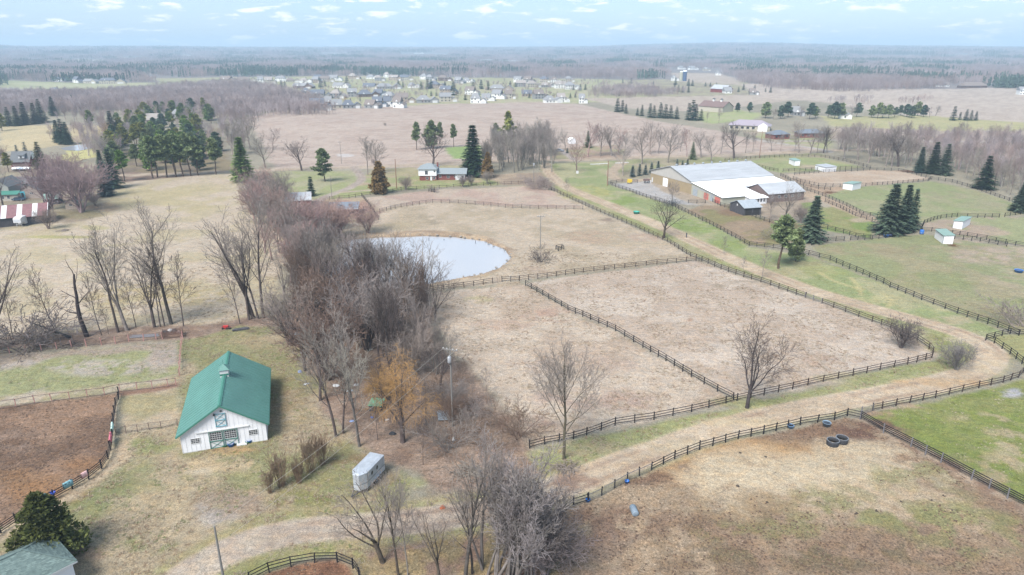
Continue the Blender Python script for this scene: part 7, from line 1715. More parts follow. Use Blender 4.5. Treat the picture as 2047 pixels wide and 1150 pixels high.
for (x, y, t_, k, c, lab) in [(1153, 344, 278, 'mid', rgb(186, 160, 150, 2.5), 'light brown bare tree on the roadside lawn by the white box'), (1175, 314, 236, 'mid', RED, 'tall reddish bare tree beyond the road'), (1200, 313, 244, 'mid', MAUVE, 'bare tree left of the reddish rounded one beyond the road'), (1222, 312, 240, 'broad', GREY, 'high grey tree beyond the road right of the reddish one'), (1236, 306, 250, 'mid', RED, 'rounded reddish tree beyond the road'), (1130, 300, 258, 'mid', GREY, 'grey tree behind the side drive'),
                              (530, 335, 258, 'mid', GREY, 'bare tree at the left edge of the big field'), (603, 341, 268, 'broad', DARKB, 'small open grown bare tree beside the road in the big field'), (735, 350, 268, 'midslim', GREY, 'left of two bare trees by the bend of the lane'), (752, 346, 276, 'mid', GREY, 'right of two bare trees by the bend of the lane'), (866, 333, 250, 'broad', DARKB, 'wide oak like bare tree right behind the ranch house'), (812, 380, 350, 'round', MAUVE, 'round bare bush between the juniper and ranch house'), (925, 374, 346, 'round', MAUVE, 'low round bare tree at the right end of the ranch lawn'), (942, 371, 350, 'round', GREY, 'grey round bare tree under the big spruce'), (975, 368, 340, 'round', PALE, 'pale round bare tree right of the big spruce'), (866, 384, 368, 'tangle', MAUVE, 'little shrub inside the dark corner pen'),
                              (545, 300, 250, 'mid', MAUVE, 'bare tree between the hedge top and the big field'), (500, 300, 225, 'mid', GREY, 'grey tree above the hedge top'), (470, 310, 235, 'mid', GREY, 'bare tree left of the bright green conifer'), (1437, 246, 212, 'midslim', GREY, 'thin tree in the meadow in front of the brown roofed barn'), (1455, 223, 209, 'round', MAUVE, 'round mauve tree at the end of the brown roofed barn'), (1413, 246, 222, 'midslim', GREY, 'faint thin tree left in the meadow'), (770, 252, 245, 'round', GREY, 'tiny shrub far in the big field'), (1285, 262, 255, 'tangle', MAUVE, 'low shrub in the field below the spruce line')]:
    T(k, x, y, t_, lab, twig=c, w=1.1)
T('round', 748, 331, 315, 'low bush by the road left of the ranch house', twig=MAUVE)
# conifers and bare trees of the left wood
for i, (x, y, t_, k, c) in enumerate(sorted([(128, 288, 238, 'spruce', SPR2), (118, 285, 240, 'spruce', SPR2), (137, 289, 244, 'spruce', SPR2), (20, 252, 214, 'spruce', SPR), (36, 252, 212, 'spruce', SPR), (52, 250, 204, 'spruce', SPR2), (72, 248, 206, 'spruce', SPR), (84, 245, 198, 'spruce', SPR), (108, 232, 193, 'spruce', SPR2), (146, 212, 190, 'spruce', SPR2), (84, 190, 172, 'far_spruce', SPR2), (165, 204, 190, 'far_spruce', SPR2), (36, 313, 290, 'small_spruce', BLUE), (53, 313, 284, 'small_spruce', BLUE), (83, 336, 284, 'spruce', JUN), (18, 345, 305, 'pine', PINEY), (183, 262, 220, 'pine', PINE_), (226, 274, 222, 'spruce', SPR2), (240, 262, 225, 'pine', PINE_), (4, 262, 225, 'pine', PINEY)])):
    T(k, x, y, t_, f'conifer of the left woodland, {ordinal(i + 1)} from the left edge', 'conifers of the left woodland', twig=c, w=1.1)
GP = 'green and yellow green pines above the hay field'
crowd(scatter([(200, 322), (240, 258), (300, 225), (420, 225), (446, 330), (420, 345), (235, 348)], 84, 17, 3.2), 'pine of the grove above the hay field', GP, ['pine', 'bushy_pine', 'bushy_pine'], (8, 13), [(PINE_, 'green'), (BRIGHT, 'bright green'), (PINEY, 'yellow green'), (SPR, 'dark green')], (1.0, 1.4))
for i, (x, y, t_) in enumerate([(249, 362, 300), (306, 357, 272), (315, 355, 275), (334, 355, 270), (352, 354, 268), (366, 353, 272), (381, 352, 268), (396, 351, 272), (432, 349, 276)]):
    T('pine', x, y, t_, f'bare stemmed pine by the road above the hay field, {ordinal(i + 1)} from left', 'roadside pines above the hay field', twig=rt.choice([PINE_, BRIGHT, PINE_]), var=2, w=1.2)
T('willow', 218, 288, 240, 'pale golden willow in the left woodland', twig=rgb(206, 172, 128, 2.4)); T('willow', 212, 318, 262, 'grey drooping tree above the round mauve trees', twig=PALE)
# ------------------------------------------------------------------ houses
HW_ = [(.64, .64, .62), (.38, .35, .29), (.24, .24, .24), (.30, .25, .20), (.17, .20, .24), (.12, .08, .065)]
HN = ['white', 'cream', 'grey', 'tan', 'blue grey', 'brown']
HR = [(.22, .22, .225), (.12, .13, .155), (.18, .15, .135), (.27, .24, .22)]
RN = ['grey', 'dark', 'brown', 'light tan']
_wm = [mat('house_wall_' + n.replace(' ', '_'), c, .8, .08) for n, c in zip(HN, HW_)]; _rm = [mat('house_roof_' + n.replace(' ', '_'), c, .9, .15, 1.0) for n, c in zip(RN, HR)]
_win = MB().box(-.5, .5, -.04, .0, -.5, .5).mesh('house_window', M_GLASS)
_shed = {}
rh = random.Random(77)
def house(px, py, wpx, wi, ri, label, name='house', tall=None, group=None, rz=None, hip=None, low=False, extra=True, cat='house'):
    c = G(px, py); w = wpx * px_m(px, py) * (1.2 if group else 1.0); w = max(9.0, min(w, 60))
    az = rz if rz is not None else rh.uniform(-.35, .35)
    wf = w * .62 if extra else w; D = rh.uniform(9, 11); e = tall or (5.4 if rh.random() < .6 else 3.2)
    if low: e = 2.9
    o = thing(name, label, cat, (c.x - cos(az) * w / 2, c.y - sin(az) * w / 2, hz(c.x, c.y)), az, group)
    M1, M2 = _wm[wi], _rm[ri]
    MB().box(0, wf, 0, D, -.5, e).obj('wall', M1, o)
    hip = rh.random() < .5 if hip is None else hip
    rise = D * .44; ov = .5; mb = MB(); x0_, x1_, y0_, y1_ = -ov, wf + ov, -ov, D + ov
    k = min(D / 2, wf * .35) if hip else 0
    mb.add([(x0_, y0_, e), (x1_, y0_, e), (x1_, y1_, e), (x0_, y1_, e), (x0_ + k, D / 2, e + rise), (x1_ - k, D / 2, e + rise)], [(0, 1, 5, 4), (1, 2, 5), (2, 3, 4, 5), (3, 0, 4), (3, 2, 1, 0)])
    mb.obj('roof', M2, o)
    n = max(2, int(wf / 3.2))
    for s in range(int(e // 2.6)):
        for j in range(n):
            if rh.random() < .85: inst('window', _win, o, ((j + .5) * wf / n, -.005, 1.5 + 2.7 * s), (0, 0, 0), (1.2, 1, 1.3))
    if extra:                                              # garage wing with its gable to the front
        gw = w - wf; gy = -rh.uniform(1.0, 2.5); ge = 3.0
        g_ = MB().prism([(wf + .01, gy, -.5), (w, gy, -.5), (w, gy, ge), (wf + gw / 2, gy, ge + gw * .35), (wf + .01, gy, ge)], (0, D * .8 - gy, 0)).obj('garage_wing', _wm[wi], o)
        for s in (0, 1):
            xe = (wf - .3, w + .4)[s]; roof_slope('wing_roof', M2, o, (xe, gy - .4, ge - .15), (xe, D * .8 + .3, ge - .15), (wf + gw / 2, D * .8 + .3, ge + gw * .35 + .05), (wf + gw / 2, gy - .4, ge + gw * .35 + .05), .15)
        MB().box(wf + gw * .2, w - gw * .2, gy - .06, gy - .01, 0, 2.4).obj('garage_door', M_WHITE2, o)
        if rh.random() < .6:                                # front dormer gable
            dx = wf * .3; MB().prism([(dx, -.02, e - .1), (dx + 3.2, -.02, e - .1), (dx + 1.6, -.02, e + 1.7)], (0, D * .4, 0)).obj('front_gable', _wm[0], o)
    if rh.random() < .6: MB().box(wf * .7, wf * .7 + 1, D / 2, D / 2 + 1.2, e, e + rise + 1.2).obj('chimney', _rm[2], o)
    return o
SUB = [(119, 163, 18, 0), (180, 167, 26, 1), (225, 168, 40, 1), (152, 166, 14, 0), (414, 171, 22, 3), (455, 165, 30, 3), (494, 164, 30, 1), (524, 166, 14, 0), (541, 167, 18, 1), (566, 163, 26, 0), (585, 165, 22, 1), (611, 166, 24, 0), (633, 166, 16, 3), (605, 177, 38, 5), (617, 188, 22, 4),
       (640, 161, 18, 3), (655, 164, 24, 1), (671, 162, 22, 0), (681, 176, 30, 0), (708, 158, 20, 3), (744, 158, 22, 0), (760, 162, 18, 2), (775, 155, 14, 0), (791, 161, 26, 3), (779, 178, 42, 2), (744, 178, 32, 1), (814, 161, 22, 1), (849, 159, 18, 0), (861, 161, 18, 2), (890, 162, 24, 5), (827, 176, 20, 0), (872, 177, 30, 3), (896, 188, 30, 3),
       (643, 197, 34, 2), (675, 197, 26, 2), (710, 194, 24, 2), (738, 194, 34, 5), (760, 192, 22, 4), (643, 221, 36, 2), (661, 216, 14, 3), (681, 217, 26, 1), (704, 217, 30, 2), (743, 217, 26, 2), (760, 214, 24, 4), (779, 214, 18, 0), (797, 216, 20, 0), (781, 202, 30, 2), (811, 206, 32, 3), (856, 206, 36, 2), (898, 204, 30, 1),
       (956, 207, 26, 0), (976, 202, 22, 0), (996, 198, 24, 0), (943, 190, 24, 0), (1021, 198, 18, 1), (1002, 182, 40, 3), (1047, 174, 26, 2), (1070, 175, 26, 1), (1096, 175, 24, 2), (1038, 165, 20, 0), (1058, 166, 18, 2), (1091, 165, 22, 1), (1127, 177, 28, 0), (1146, 179, 26, 0), (1059, 193, 26, 3), (1084, 198, 26, 2), (1107, 206, 28, 0), (1127, 205, 20, 0), (1166, 207, 14, 0), (936, 165, 20, 0), (918, 167, 18, 2), (1112, 166, 16, 0), (1140, 164, 16, 1)]
rows = {'back': [], 'second': [], 'third': [], 'front': []}
for h_ in SUB: rows['back' if h_[1] <= 169 else 'second' if h_[1] <= 183 else 'third' if h_[1] <= 199 else 'front'].append(h_)
for rn, lst in rows.items():
    lst.sort()
    for i, (x, y, w, wi) in enumerate(lst):
        ri = rh.choice([0, 0, 1, 2, 3]) if wi != 4 else 1
        house(x, y, w, wi, ri, f'{HN[wi]} {RN[ri]} roofed house, {ordinal(i + 1)} from left in the {rn} subdivision row', group='houses of the far subdivision')
for (x, y, w, wi, ri, lab, nm, k) in [(115, 187, 34, 2, 1, 'low dark roofed building in the left meadow', 'house', dict(low=True)), (23, 223, 26, 2, 0, 'grey house behind the left conifers', 'house', dict(low=True)), (305, 248, 26, 3, 3, 'long low barn with a pale roof inside the left wood', 'barn', dict(low=True, extra=False, cat='barn')), (353, 236, 12, 2, 0, 'grey gable showing among the left pines', 'house', dict(extra=False)),
        (1364, 139, 14, 0, 0, 'far white house left of the silo fields', 'house', {}), (1388, 140, 20, 0, 0, 'far white farmhouse above the silo', 'house', {}), (1414, 142, 14, 1, 0, 'far cream house right of the farmhouse above the silo', 'house', {}), (1436, 151, 10, 0, 0, 'small far white house with tiny spruces each side', 'house', {}), (1350, 162, 14, 0, 0, 'white building left of the silo', 'house', {}), (1456, 187, 12, 0, 0, 'white shed right of the red barn', 'shed', dict(low=True, extra=False, cat='shed')), (1508, 190, 18, 2, 2, 'low grey house by the far lane', 'house', dict(low=True)),
        (1887, 174, 20, 0, 2, 'white barn with a pinkish roof in the far right fields', 'barn', dict(low=True, extra=False, cat='barn')), (1948, 176, 52, 5, 2, 'very long brown building in the far right fields', 'barn', dict(low=True, extra=False, rz=.05, cat='barn')), (1998, 173, 22, 2, 0, 'low grey house left of the dark far right wood', 'house', dict(low=True)), (2046, 190, 14, 0, 0, 'tiny white house at the right edge', 'house', {}), (1690, 238, 22, 0, 0, 'pale house behind the tree belt', 'house', dict(low=True)), (1597, 232, 20, 2, 0, 'grey house showing in a gap of the tree belt', 'house', dict(low=True)),
        (375, 113, 18, 0, 0, 'faint white building high on the left horizon field', 'house', {}), (676, 109, 34, 0, 0, 'faint long white building near the horizon', 'house', dict(low=True, extra=False)), (872, 112, 40, 1, 0, 'pale long building on the middle horizon', 'house', dict(extra=False)), (838, 108, 20, 0, 0, 'small white building left of the pale long one on the horizon', 'house', {}), (975, 123, 20, 3, 0, 'pinkish distant building left of two white ones', 'house', dict(extra=False)), (1016, 126, 26, 0, 0, 'distant long white building above the subdivision', 'house', dict(extra=False)), (1062, 133, 10, 0, 0, 'distant small white house above the subdivision', 'house', {}), (895, 118, 24, 1, 0, 'cream block in the hazy distance', 'house', dict(extra=False)), (1530, 126, 10, 0, 0, 'tiny far white house right of centre in the haze', 'house', {})]:
    house(x, y, w, wi, ri, lab, nm, **k)
# brown roofed white barn, lavender roofed house, brick ranches, red barn, silo
o, w_ = frame_at((1396, 222), (1424, 224), 'white_barn', 'long white barn with a brown roof and two small cupolas', 'barn'); 
gable(o, 16, 25, 4.6, 4.2, _wm[1], mat('brown_barn_roof', (.16, .11, .10), .9, .12), ov=.5, axis='x')
for x in (9, 17): cc = MB().box(x, x + 1.6, 7.2, 8.8, 8.4, 10.4).obj('cupola', _wm[0], o); MB().prism([(x - .3, 6.9, 10.4), (x + 1.9, 6.9, 10.4), (x + .8, 6.9, 11.4)], (0, 2.2, 0)).obj('cupola_roof', M_SHING, cc)
o, w_ = frame_at((1456, 259), (1538, 263), 'large_house', 'big white house with a wide pale lavender roof behind the roadside trees', 'house')
MB().box(0, w_, 0, 13, -.3, 3.2).obj('wall', _wm[1], o); M_LAV = mat('lavender_shingles', (.27, .235, .27), .9, .12)
MB().add([(-.6, -.6, 3.2), (w_ + .6, -.6, 3.2), (w_ + .6, 13.6, 3.2), (-.6, 13.6, 3.2), (6, 6.5, 6.6), (w_ - 6, 6.5, 6.6)], [(0, 1, 5, 4), (1, 2, 5), (2, 3, 4, 5), (3, 0, 4), (3, 2, 1, 0)]).obj('roof', M_LAV, o)
for k in range(7): inst('window', _win, o, (2 + k * w_ / 7.5, -.005, 1.7), (0, 0, 0), (1.8, 1, 1.5))
MB().prism([(w_ * .72, -3, -.2), (w_ * .95, -3, -.2), (w_ * .95, -3, 3.2), (w_ * .835, -3, 5.4), (w_ * .72, -3, 3.2)], (0, 3.5, 0)).obj('front_wing', _wm[0], o)
for (x0_, x1_, y_, lab) in [(1548, 1578, 279, 'low red brick house with grey roof by the road, the left one'), (1600, 1648, 276, 'low red brick house with grey roof by the road, the right one')]:
    o, w_ = frame_at((x0_, y_), (x1_, y_ - 1), 'brick_house', lab, 'house'); MB().box(0, w_, 0, 9, -.3, 2.9).obj('wall', M_BRICK, o)
    MB().add([(-.6, -.6, 2.9), (w_ + .6, -.6, 2.9), (w_ + .6, 9.6, 2.9), (-.6, 9.6, 2.9), (4, 4.5, 5.2), (w_ - 4, 4.5, 5.2)], [(0, 1, 5, 4), (1, 2, 5), (2, 3, 4, 5), (3, 0, 4), (3, 2, 1, 0)]).obj('roof', mat('blue_grey_shingles', (.14, .16, .19), .9, .1), o)
    for k in range(4): inst('window', _win, o, (1.5 + k * w_ / 4.3, -.005, 1.6), (0, 0, 0), (1.4, 1, 1.2))
o, w_ = frame_at((1420, 184), (1450, 186), 'red_barn', 'far red barn with a pale roof beside white sheds', 'barn'); gable(o, 14, 24, 4.5, 4.5, M_REDW, M_ROOFGREY, ov=.5, axis='x')
panel(o, (24.0, 7, 3), 10, 6, '+x', M_ROAN, 'red_gable', .1)
o = thing('silo', 'dark blue cylindrical silo standing in the far fields', 'silo', G(1368, 162)); hs = HT(1368, 162, 143)
MB().lathe([(3.6, 0), (3.6, hs)], n=20).obj('tank', mat('dark_blue_silo', (.05, .08, .16), .4, .1), o, True); MB().lathe([(3.7, hs), (2.6, hs + 1.4), (0, hs + 2.1)], n=20).obj('dome', M_ROOFWHITE, o, True)
o = thing('silo', 'pale concrete silo right beside the dark blue one', 'silo', G(1361, 162)); MB().lathe([(3.0, 0), (3.0, hs * .95)], n=20).obj('tank', M_CREAM, o, True); MB().lathe([(3.1, hs * .95), (0, hs + .8)], n=20).obj('dome', M_ROOFWHITE, o, True)
# conifers and bare trees in the subdivision
GS = 'conifers between the subdivision houses'
rowc = {}
for i, (x, y, t_) in enumerate(sorted([(563, 177, 160), (570, 176, 162), (641, 175, 157), (650, 173, 162), (694, 170, 152), (797, 177, 160), (806, 175, 164), (842, 179, 163), (855, 178, 158), (862, 177, 160), (890, 178, 164), (907, 191, 163), (946, 176, 160), (962, 178, 160), (976, 180, 163), (1020, 175, 162), (1030, 174, 164), (1068, 167, 158), (1160, 181, 168), (1170, 180, 168), (1146, 180, 170), (1129, 168, 160), (700, 190, 182), (720, 202, 194), (788, 205, 197), (862, 192, 182), (872, 192, 184), (884, 190, 182), (930, 200, 188), (1058, 196, 186), (1030, 194, 188), (1140, 196, 186), (1150, 195, 186), (1160, 196, 188), (1206, 182, 170), (1216, 182, 172), (1225, 190, 178), (1238, 192, 180), (1262, 188, 180), (1290, 185, 178), (1348, 183, 170), (1356, 184, 170), (1364, 185, 172), (1376, 185, 173), (1350, 170, 156), (1376, 172, 158), (1384, 172, 160), (1410, 173, 164), (1420, 173, 165), (1432, 174, 165), (1486, 180, 168), (1508, 182, 170), (1540, 185, 174), (1262, 168, 156), (1245, 166, 158), (1306, 170, 162), (1476, 184, 174), (1530, 184, 176)])):
    row = ('back', 'middle', 'front')[(y > 174) + (y > 187)]; rowc[row] = rowc.get(row, 0) + 1
    T('far_spruce', x, y, t_, f'dark conifer among the far houses, {ordinal(min(49, rowc[row]))} from the left in the {row} band', GS, twig=rt.choice([SPR2, SPR]), w=1.15)
for i, (x, y) in enumerate([(622, 196), (690, 206)]): T('mid', x, y, y - 14, ('orange willow beside the blue grey far house', 'orange willow among the front row houses')[i], twig=ORANGE, w=1.2)
GY = 'row of tiny conifers below the left meadow houses'
for i in range(16):
    x = 176 + i * 10.5 + rt.uniform(-2, 2); T('far_spruce', x, 183, 174 + rt.uniform(-2, 4), f'small conifer below the left meadow houses, {ordinal(i + 1)} from the left', GY, twig=SPR2)
# ------------------------------------------------------------------ far woods: one mass each, instanced clumps of small trees
def clump_mesh(name, seed, n, size, h, m, conif=0.0, mc=None):
    rg = random.Random(seed); P = P_(h0=h * .72, r0=.22, num=[6, 4], t0=[.25, .2], ang=[.6, .7], rat=[.5, .5], seg=[3, 2, 1], sides=[3, 3, 3], tap=[.3, .4, .6], wig=[.06, .1, .1], up=[.03, .06, .05], rr=[.6, .7], shape=[.3, .3], rmin=.07, ref=[1, 4, 2])
    lst = []
    for _ in range(n):
        s = rg.uniform(.7, 1.15); out = {i: [] for i in range(4)}
        grow(rg, out, P, (0, 0, -.5), (0, 0, 1), P.h0 * s, .2, 0)
        ox, oy = rg.uniform(-size / 2, size / 2), rg.uniform(-size / 2, size / 2)
        for l in range(3):
            v, f = tubes(out[l], 3); v = v + np.array([ox, oy, 0]); lst.append((v, f))
    v, f = join_np(lst)
    return mesh_np(name, v, f, m)
def conif_mesh(name, seed, n, size, h, m):
    rg = random.Random(seed); V = []; F_ = []
    for _ in range(n):
        ox, oy = rg.uniform(-size / 2, size / 2), rg.uniform(-size / 2, size / 2); s = rg.uniform(.7, 1.1)
        for k in range(26):
            t_ = rg.random() ** .8; a = rg.uniform(0, 6.28); r = 2.6 * s * (1 - t_) + .3; z = h * s * t_; b = len(V)
            d = (cos(a), sin(a)); p = (-d[1], d[0]); w = 1.0
            V += [(ox + d[0] * r * .1 - p[0] * w, oy + d[1] * r * .1 - p[1] * w, z + 1.6), (ox + d[0] * r * .1 + p[0] * w, oy + d[1] * r * .1 + p[1] * w, z + 1.6), (ox + d[0] * r, oy + d[1] * r, z)]; F_.append((b, b + 1, b + 2))
    return mesh_np(name, V, F_, m)
def gn_scatter(name, pts, scl, sources, seed):
    """one object: points with instanced tree clumps"""
    src = bpy.data.collections.new(name + '_kinds')
    for i, me in enumerate(sources): o = bpy.data.objects.new(f'{name}_kind', me); src.objects.link(o)
    me = bpy.data.meshes.new(name); me.vertices.add(len(pts)); me.vertices.foreach_set('co', np.array(pts, dtype=np.float32).ravel())
    a = me.attributes.new('size', 'FLOAT', 'POINT'); a.data.foreach_set('value', np.array(scl, dtype=np.float32))
    o = bpy.data.objects.new(name, me); o['kind'] = 'stuff'; link(o)
    ng = bpy.data.node_groups.new(name, 'GeometryNodeTree'); ng.interface.new_socket('Geometry', in_out='INPUT', socket_type='NodeSocketGeometry'); ng.interface.new_socket('Geometry', in_out='OUTPUT', socket_type='NodeSocketGeometry')
    nd = ng.nodes.new; gi = nd('NodeGroupInput'); go = nd('NodeGroupOutput'); ip = nd('GeometryNodeInstanceOnPoints'); ci = nd('GeometryNodeCollectionInfo'); rv = nd('FunctionNodeRandomValue'); na = nd('GeometryNodeInputNamedAttribute'); m2p = nd('GeometryNodeMeshToPoints')
    ci.inputs['Collection'].default_value = src; ci.inputs['Separate Children'].default_value = True; ci.inputs['Reset Children'].default_value = True
    ip.inputs['Pick Instance'].default_value = True
    rv.data_type = 'FLOAT_VECTOR'; rv.inputs['Min'].default_value = (0, 0, 0); rv.inputs['Max'].default_value = (0, 0, 6.28); rv.inputs['Seed'].default_value = seed
    na.data_type = 'FLOAT'; na.inputs['Name'].default_value = 'size'
    l = ng.links.new; l(gi.outputs[0], m2p.inputs['Mesh']); l(m2p.outputs[0], ip.inputs['Points']); l(ci.outputs[0], ip.inputs['Instance']); l(rv.outputs['Value'], ip.inputs['Rotation']); l(na.outputs['Attribute'], ip.inputs['Scale']); l(ip.outputs[0], go.inputs[0])
    md = o.modifiers.new('clumps', 'NODES'); md.node_group = ng
    return o
FM1 = fixed_leaf_mat('far_bare_wood', rgb(182, 162, 156, 1.55)); FM2 = fixed_leaf_mat('far_grey_wood', rgb(186, 172, 172, 1.55)); FM3 = fixed_leaf_mat('far_conifer_wood', rgb(100, 122, 108, 1.9))
CL = [clump_mesh('wood_clump', 201, 22, 30, 13, FM1), clump_mesh('wood_clump', 202, 22, 30, 13, FM2), clump_mesh('wood_clump', 203, 20, 30, 12, FM1), clump_mesh('wood_clump', 204, 22, 30, 14, FM2)]
CC = [conif_mesh('conifer_clump', 205, 9, 26, 13, FM3)]
def region(poly, step, seed, hs=(.8, 1.2), keep=1.0, mx=20000):
    rg = np.random.default_rng(seed); pw = np.array([G(*p)[:2] for p in poly]); x0, y0 = pw.min(0); x1, y1 = pw.max(0)
    gx, gy = np.meshgrid(np.arange(x0, x1, step), np.arange(y0, y1, step)); x = gx.ravel() + rg.uniform(-.4, .4, gx.size) * step; y = gy.ravel() + rg.uniform(-.4, .4, gx.size) * step
    ins = np.zeros(len(x), bool)
    for i in range(len(pw)):
        ax, ay = pw[i]; bx, by = pw[(i + 1) % len(pw)]; c = ((ay > y) != (by > y)); ins ^= c & (x < (bx - ax) * (y - ay) / (by - ay + 1e-9) + ax)
    ins &= rg.random(len(x)) < keep
    x = x[ins][:mx]; y = y[ins][:mx]; return np.stack([x, y, h_np(x, y)], 1), rg.uniform(hs[0], hs[1], len(x))
def inpoly(poly, x, y):
    pw = [G(*p)[:2] for p in poly]; ins = np.zeros(len(x), bool)
    for i in range(len(pw)):
        ax, ay = pw[i]; bx, by = pw[(i + 1) % len(pw)]; c = ((ay > y) != (by > y)); ins ^= c & (x < (bx - ax) * (y - ay) / (by - ay + 1e-9) + ax)
    return ins
def single_mesh(name, seed, m, slim=False):
    src_ = PROTO['midslim' if slim else 'mid'][seed % 2]; vs = []; fs = []; n_ = 0
    for me in src_[:2]:
        v = np.zeros(len(me.vertices) * 3, np.float32); me.vertices.foreach_get('co', v); f = np.zeros(len(me.loops), np.int32); me.loops.foreach_get('vertex_index', f)
        vs.append(v.reshape(-1, 3)); fs.append(f.reshape(-1, 4) + n_); n_ += len(v) // 3
    return mesh_np(name, np.concatenate(vs), np.concatenate(fs), m)
SM = [single_mesh('wood_tree', 0, FM1), single_mesh('wood_tree', 1, FM2), single_mesh('wood_tree', 0, FM2, True), single_mesh('wood_tree', 1, FM1, True)]
def wood_of(name, poly, n, seed, mind, hs=(.6, .95)):
    q = scatter(poly, n, seed, mind); rr_ = random.Random(seed); return gn_scatter(name, [(x, y, hz(x, y)) for x, y in q], [rr_.uniform(*hs) for _ in q], SM, seed)
wood_of('right_woods', [(1665, 299), (1745, 312), (1830, 326), (1905, 340), (2000, 372), (2090, 398), (2110, 345), (2080, 292), (1880, 286), (1700, 284)], 190, 51, 3.0)
wood_of('left_undergrowth', [(150, 320), (160, 250), (230, 222), (440, 200), (500, 240), (500, 300), (450, 345), (440, 300), (300, 240), (240, 320)], 230, 52, 3.6, (.5, .9))
wood_of('left_far_wood', [(-60, 205), (230, 202), (235, 232), (160, 250), (60, 246), (-60, 248)], 120, 54, 4.5, (.5, .8))
wood_of('lane_trees', [(95, 268), (215, 262), (225, 300), (195, 330), (150, 282), (100, 285)], 40, 55, 4, (.4, .7))
wood_of('subdivision_trees', [(420, 175), (640, 168), (900, 165), (1240, 165), (1330, 180), (1250, 196), (1180, 202), (900, 206), (640, 218)], 620, 53, 5, (.3, .62))
# the great wooded plain to the horizon, with clearings
rg = np.random.default_rng(5)
P_all = []
r = 1330.0
while r < 8600:
    st_ = 26 if r < 2600 else (34 if r < 4500 else 46)
    n = int(2 * radians(48) * r / st_); th = -radians(48) + (np.arange(n) + rg.uniform(-.4, .4, n)) * st_ / r
    rr2 = r + rg.uniform(-.4, .4, n) * st_; P_all.append(np.stack([rr2 * np.sin(th), rr2 * np.cos(th)], 1)); r += st_ * (1.0 if r < 3500 else 1.5)
P_all = np.concatenate(P_all); x, y = P_all[:, 0], P_all[:, 1]
keep = fbm(x / 260, y / 260, 91, 4) > .36
CLEAR = [[(0, 160), (150, 166), (350, 165), (420, 180), (0, 200)], [(300, 155), (700, 152), (1250, 158), (1330, 205), (300, 215)], [(1180, 134), (1300, 135), (1330, 143), (1200, 140)], [(1330, 146), (1445, 146), (1478, 160), (1600, 170), (1700, 180), (2060, 176), (2060, 260), (1300, 260), (1310, 165)], [(120, 117), (190, 120), (290, 116), (310, 119), (150, 124)], [(1320, 136), (1460, 138), (1450, 146), (1330, 146)], [(800, 106), (900, 108), (900, 114), (800, 112)], [(950, 121), (1050, 123), (1060, 130), (950, 127)], [(640, 106), (700, 106), (700, 111), (640, 111)], [(360, 110), (390, 110), (390, 115), (360, 115)]]
for cpl in CLEAR: keep &= ~inpoly(cpl, x, y)
x, y = x[keep], y[keep]; sc = rg.uniform(.75, 1.2, len(x)) * np.where(np.hypot(x, y) > 4200, 1.5, 1.05)
con = fbm(x / 130, y / 130, 123, 3) > .60
print('far clumps', len(x), con.sum())
gn_scatter('distant_woods', np.stack([x, y, h_np(x, y)], 1)[~con], sc[~con], CL, 1)
gn_scatter('distant_conifer_woods', np.stack([x, y, h_np(x, y)], 1)[con], sc[con], CC, 2)
WR = [[(-60, 196), (60, 192), (200, 190), (430, 172), (500, 172), (620, 200), (640, 232), (520, 234), (470, 250), (430, 215), (250, 222), (-60, 232)],
      [(1490, 168), (1640, 168), (1700, 182), (1640, 192), (1510, 172)], [(1230, 176), (1330, 182), (1340, 190), (1250, 196), (1190, 188)]]
pts = []; sc = []
for i, w_ in enumerate(WR[:1]):
    p, s = region(w_, 15, 30 + i, (.75, 1.0)); pts.append(p); sc.append(s)
gn_scatter('left_woods', np.concatenate(pts), np.concatenate(sc), CL, 3)
p, s = region([(1200, 180), (1300, 178), (1360, 186), (1330, 193), (1240, 196), (1180, 192)], 16, 40, (.5, .8)); gn_scatter('hedge_scrub', p, s, CL, 4)
p, s = region([(1640, 205), (1720, 200), (1860, 198), (1860, 208), (1700, 208)], 22, 41, (.4, .7), .4); gn_scatter('field_scrub', p, s, CL, 5)
p, s = region([(1480, 165), (1500, 150), (1700, 162), (1860, 168), (1880, 176), (1700, 184), (1560, 178)], 20, 42, (.9, 1.3)); gn_scatter('field_edge_wood', p, s, CL, 6)
p, s = region([(1990, 172), (2070, 172), (2070, 178), (1990, 178)], 15, 43, (.9, 1.3)); gn_scatter('right_conifer_wood', p, s, CC, 7)
# ------------------------------------------------------------------ tufts, clods and leaves on the near ground
def near_scatter(name, zones, n, seed, src, thr, sc_, lmax=9, rmax=190, cl=3.0):
    rg = np.random.default_rng(seed); r = 45 + (rmax - 45) * rg.random(n) ** .85; th = (rg.random(n) * 2 - 1) * radians(46)
    x = r * np.sin(th); y = r * np.cos(th)
    ir = np.clip(np.searchsorted(rr, r) - 1, 0, NR - 1); ia = np.clip(np.searchsorted(ang, th) - 1, 0, NA - 1); vi = ir * NA + ia
    k = np.isin(ZID[vi], [ZN.index(z) for z in zones if z in ZN]) & (fbm(x / cl, y / cl, seed, 3) > thr) & (C[vi].mean(1) < lmax * (.8 + .4 * rg.random(n)))
    x, y, vi = x[k], y[k], vi[k]; return gn_scatter(name, np.stack([x, y, Z[vi] - .02], 1), rg.uniform(*sc_, len(x)), src, seed)
def tuft(name, m, n, h, w, seed):
    rg = random.Random(seed); mb = MB()
    for _ in range(n):
        a = rg.uniform(0, 6.28); p = Vector((rg.gauss(0, w * .4), rg.gauss(0, w * .4), 0)); d = Vector((cos(a), sin(a), 0)); q = Vector((-d.y, d.x, 0)) * .035
        mb.add([p - q, p + q, p + d * rg.uniform(.3, 1) * w + Vector((0, 0, rg.uniform(.5, 1) * h))], [(0, 1, 2)])
    return mb.mesh(name, m)
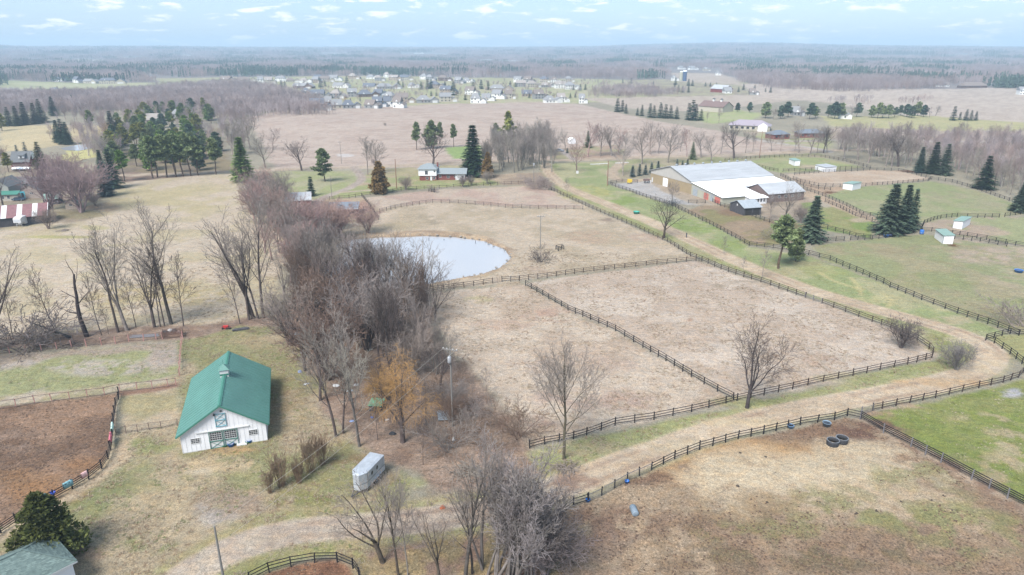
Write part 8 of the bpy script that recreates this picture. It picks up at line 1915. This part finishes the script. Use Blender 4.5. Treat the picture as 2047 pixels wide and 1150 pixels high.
MT = [mat('straw_tuft', rgb(214, 196, 168), .95, .3, 3), mat('russet_tuft', rgb(176, 146, 120), .95, .3, 3), mat('green_tuft', rgb(150, 160, 104), .95, .3, 3), mat('mud_clod', rgb(124, 100, 84), .95, .3, 3), mat('dead_leaf', rgb(196, 156, 130), .95, .3, 3)]
def clod(name, m, seed):
    rg = random.Random(seed); mb = MB(); mb.lathe([(0, -.05), (.16, -.02), (.14, .07), (0, .11)], n=5); mb.v = [(v[0] * rg.uniform(.6, 1.4), v[1] * rg.uniform(.6, 1.2), v[2]) for v in mb.v]; return mb.mesh(name, m)
near_scatter('dry_grass_tufts', ['pasture', 'pond_paddock', 'verge_grass', 'yard_grass', 'hay_field'], 90000, 61, [tuft('tuft', MT[0], 12, .22, .3, 1), tuft('tuft', MT[1], 10, .18, .28, 2), tuft('tuft', MT[0], 10, .16, .34, 3)], .50, (.5, 1.3))
near_scatter('green_grass_tufts', ['verge_grass', 'yard_grass', 'green_paddock', 'small_paddock', 'lawn'], 60000, 62, [tuft('tuft', MT[2], 12, .16, .3, 4), tuft('tuft', MT[0], 8, .12, .3, 5)], .52, (.5, 1.2))
near_scatter('mud_clods', ['mud_paddock', 'large_paddock'], 70000, 63, [clod('clod', MT[3], 1), clod('clod', MT[1], 2), clod('clod', MT[3], 3), tuft('tuft', MT[1], 8, .1, .25, 6)], .42, (.3, 1.0), cl=5.0, rmax=130, lmax=.165)
near_scatter('fallen_leaves', ['leaf_litter', 'large_paddock'], 70000, 64, [tuft('leaf', MT[4], 4, .05, .16, 7), tuft('leaf', MT[1], 5, .06, .18, 8)], .44, (.5, 1.3), rmax=160)
# ------------------------------------------------------------------ haze
HZ = 1
if HZ:
    hm = bpy.data.materials.new('haze'); hm.use_nodes = True; tn = hm.node_tree; tn.nodes.clear()
    oo = tn.nodes.new('ShaderNodeOutputMaterial'); pv = tn.nodes.new('ShaderNodeVolumePrincipled'); pv.inputs['Density'].default_value = 2.35e-4; pv.inputs['Color'].default_value = (.64, .83, 1.0, 1); pv.inputs['Anisotropy'].default_value = 0.0
    tn.links.new(pv.outputs[0], oo.inputs['Volume'])
    try: hm.cycles.homogeneous_volume = True
    except Exception: pass
    hb = MB().box(-10500, 10500, -10500, 10500, -4, 150).obj('haze', hm, kind='stuff')
print('TRIS', sum(sum(len(p.vertices) - 2 for p in me.polygons) for me in bpy.data.meshes)) if False else None
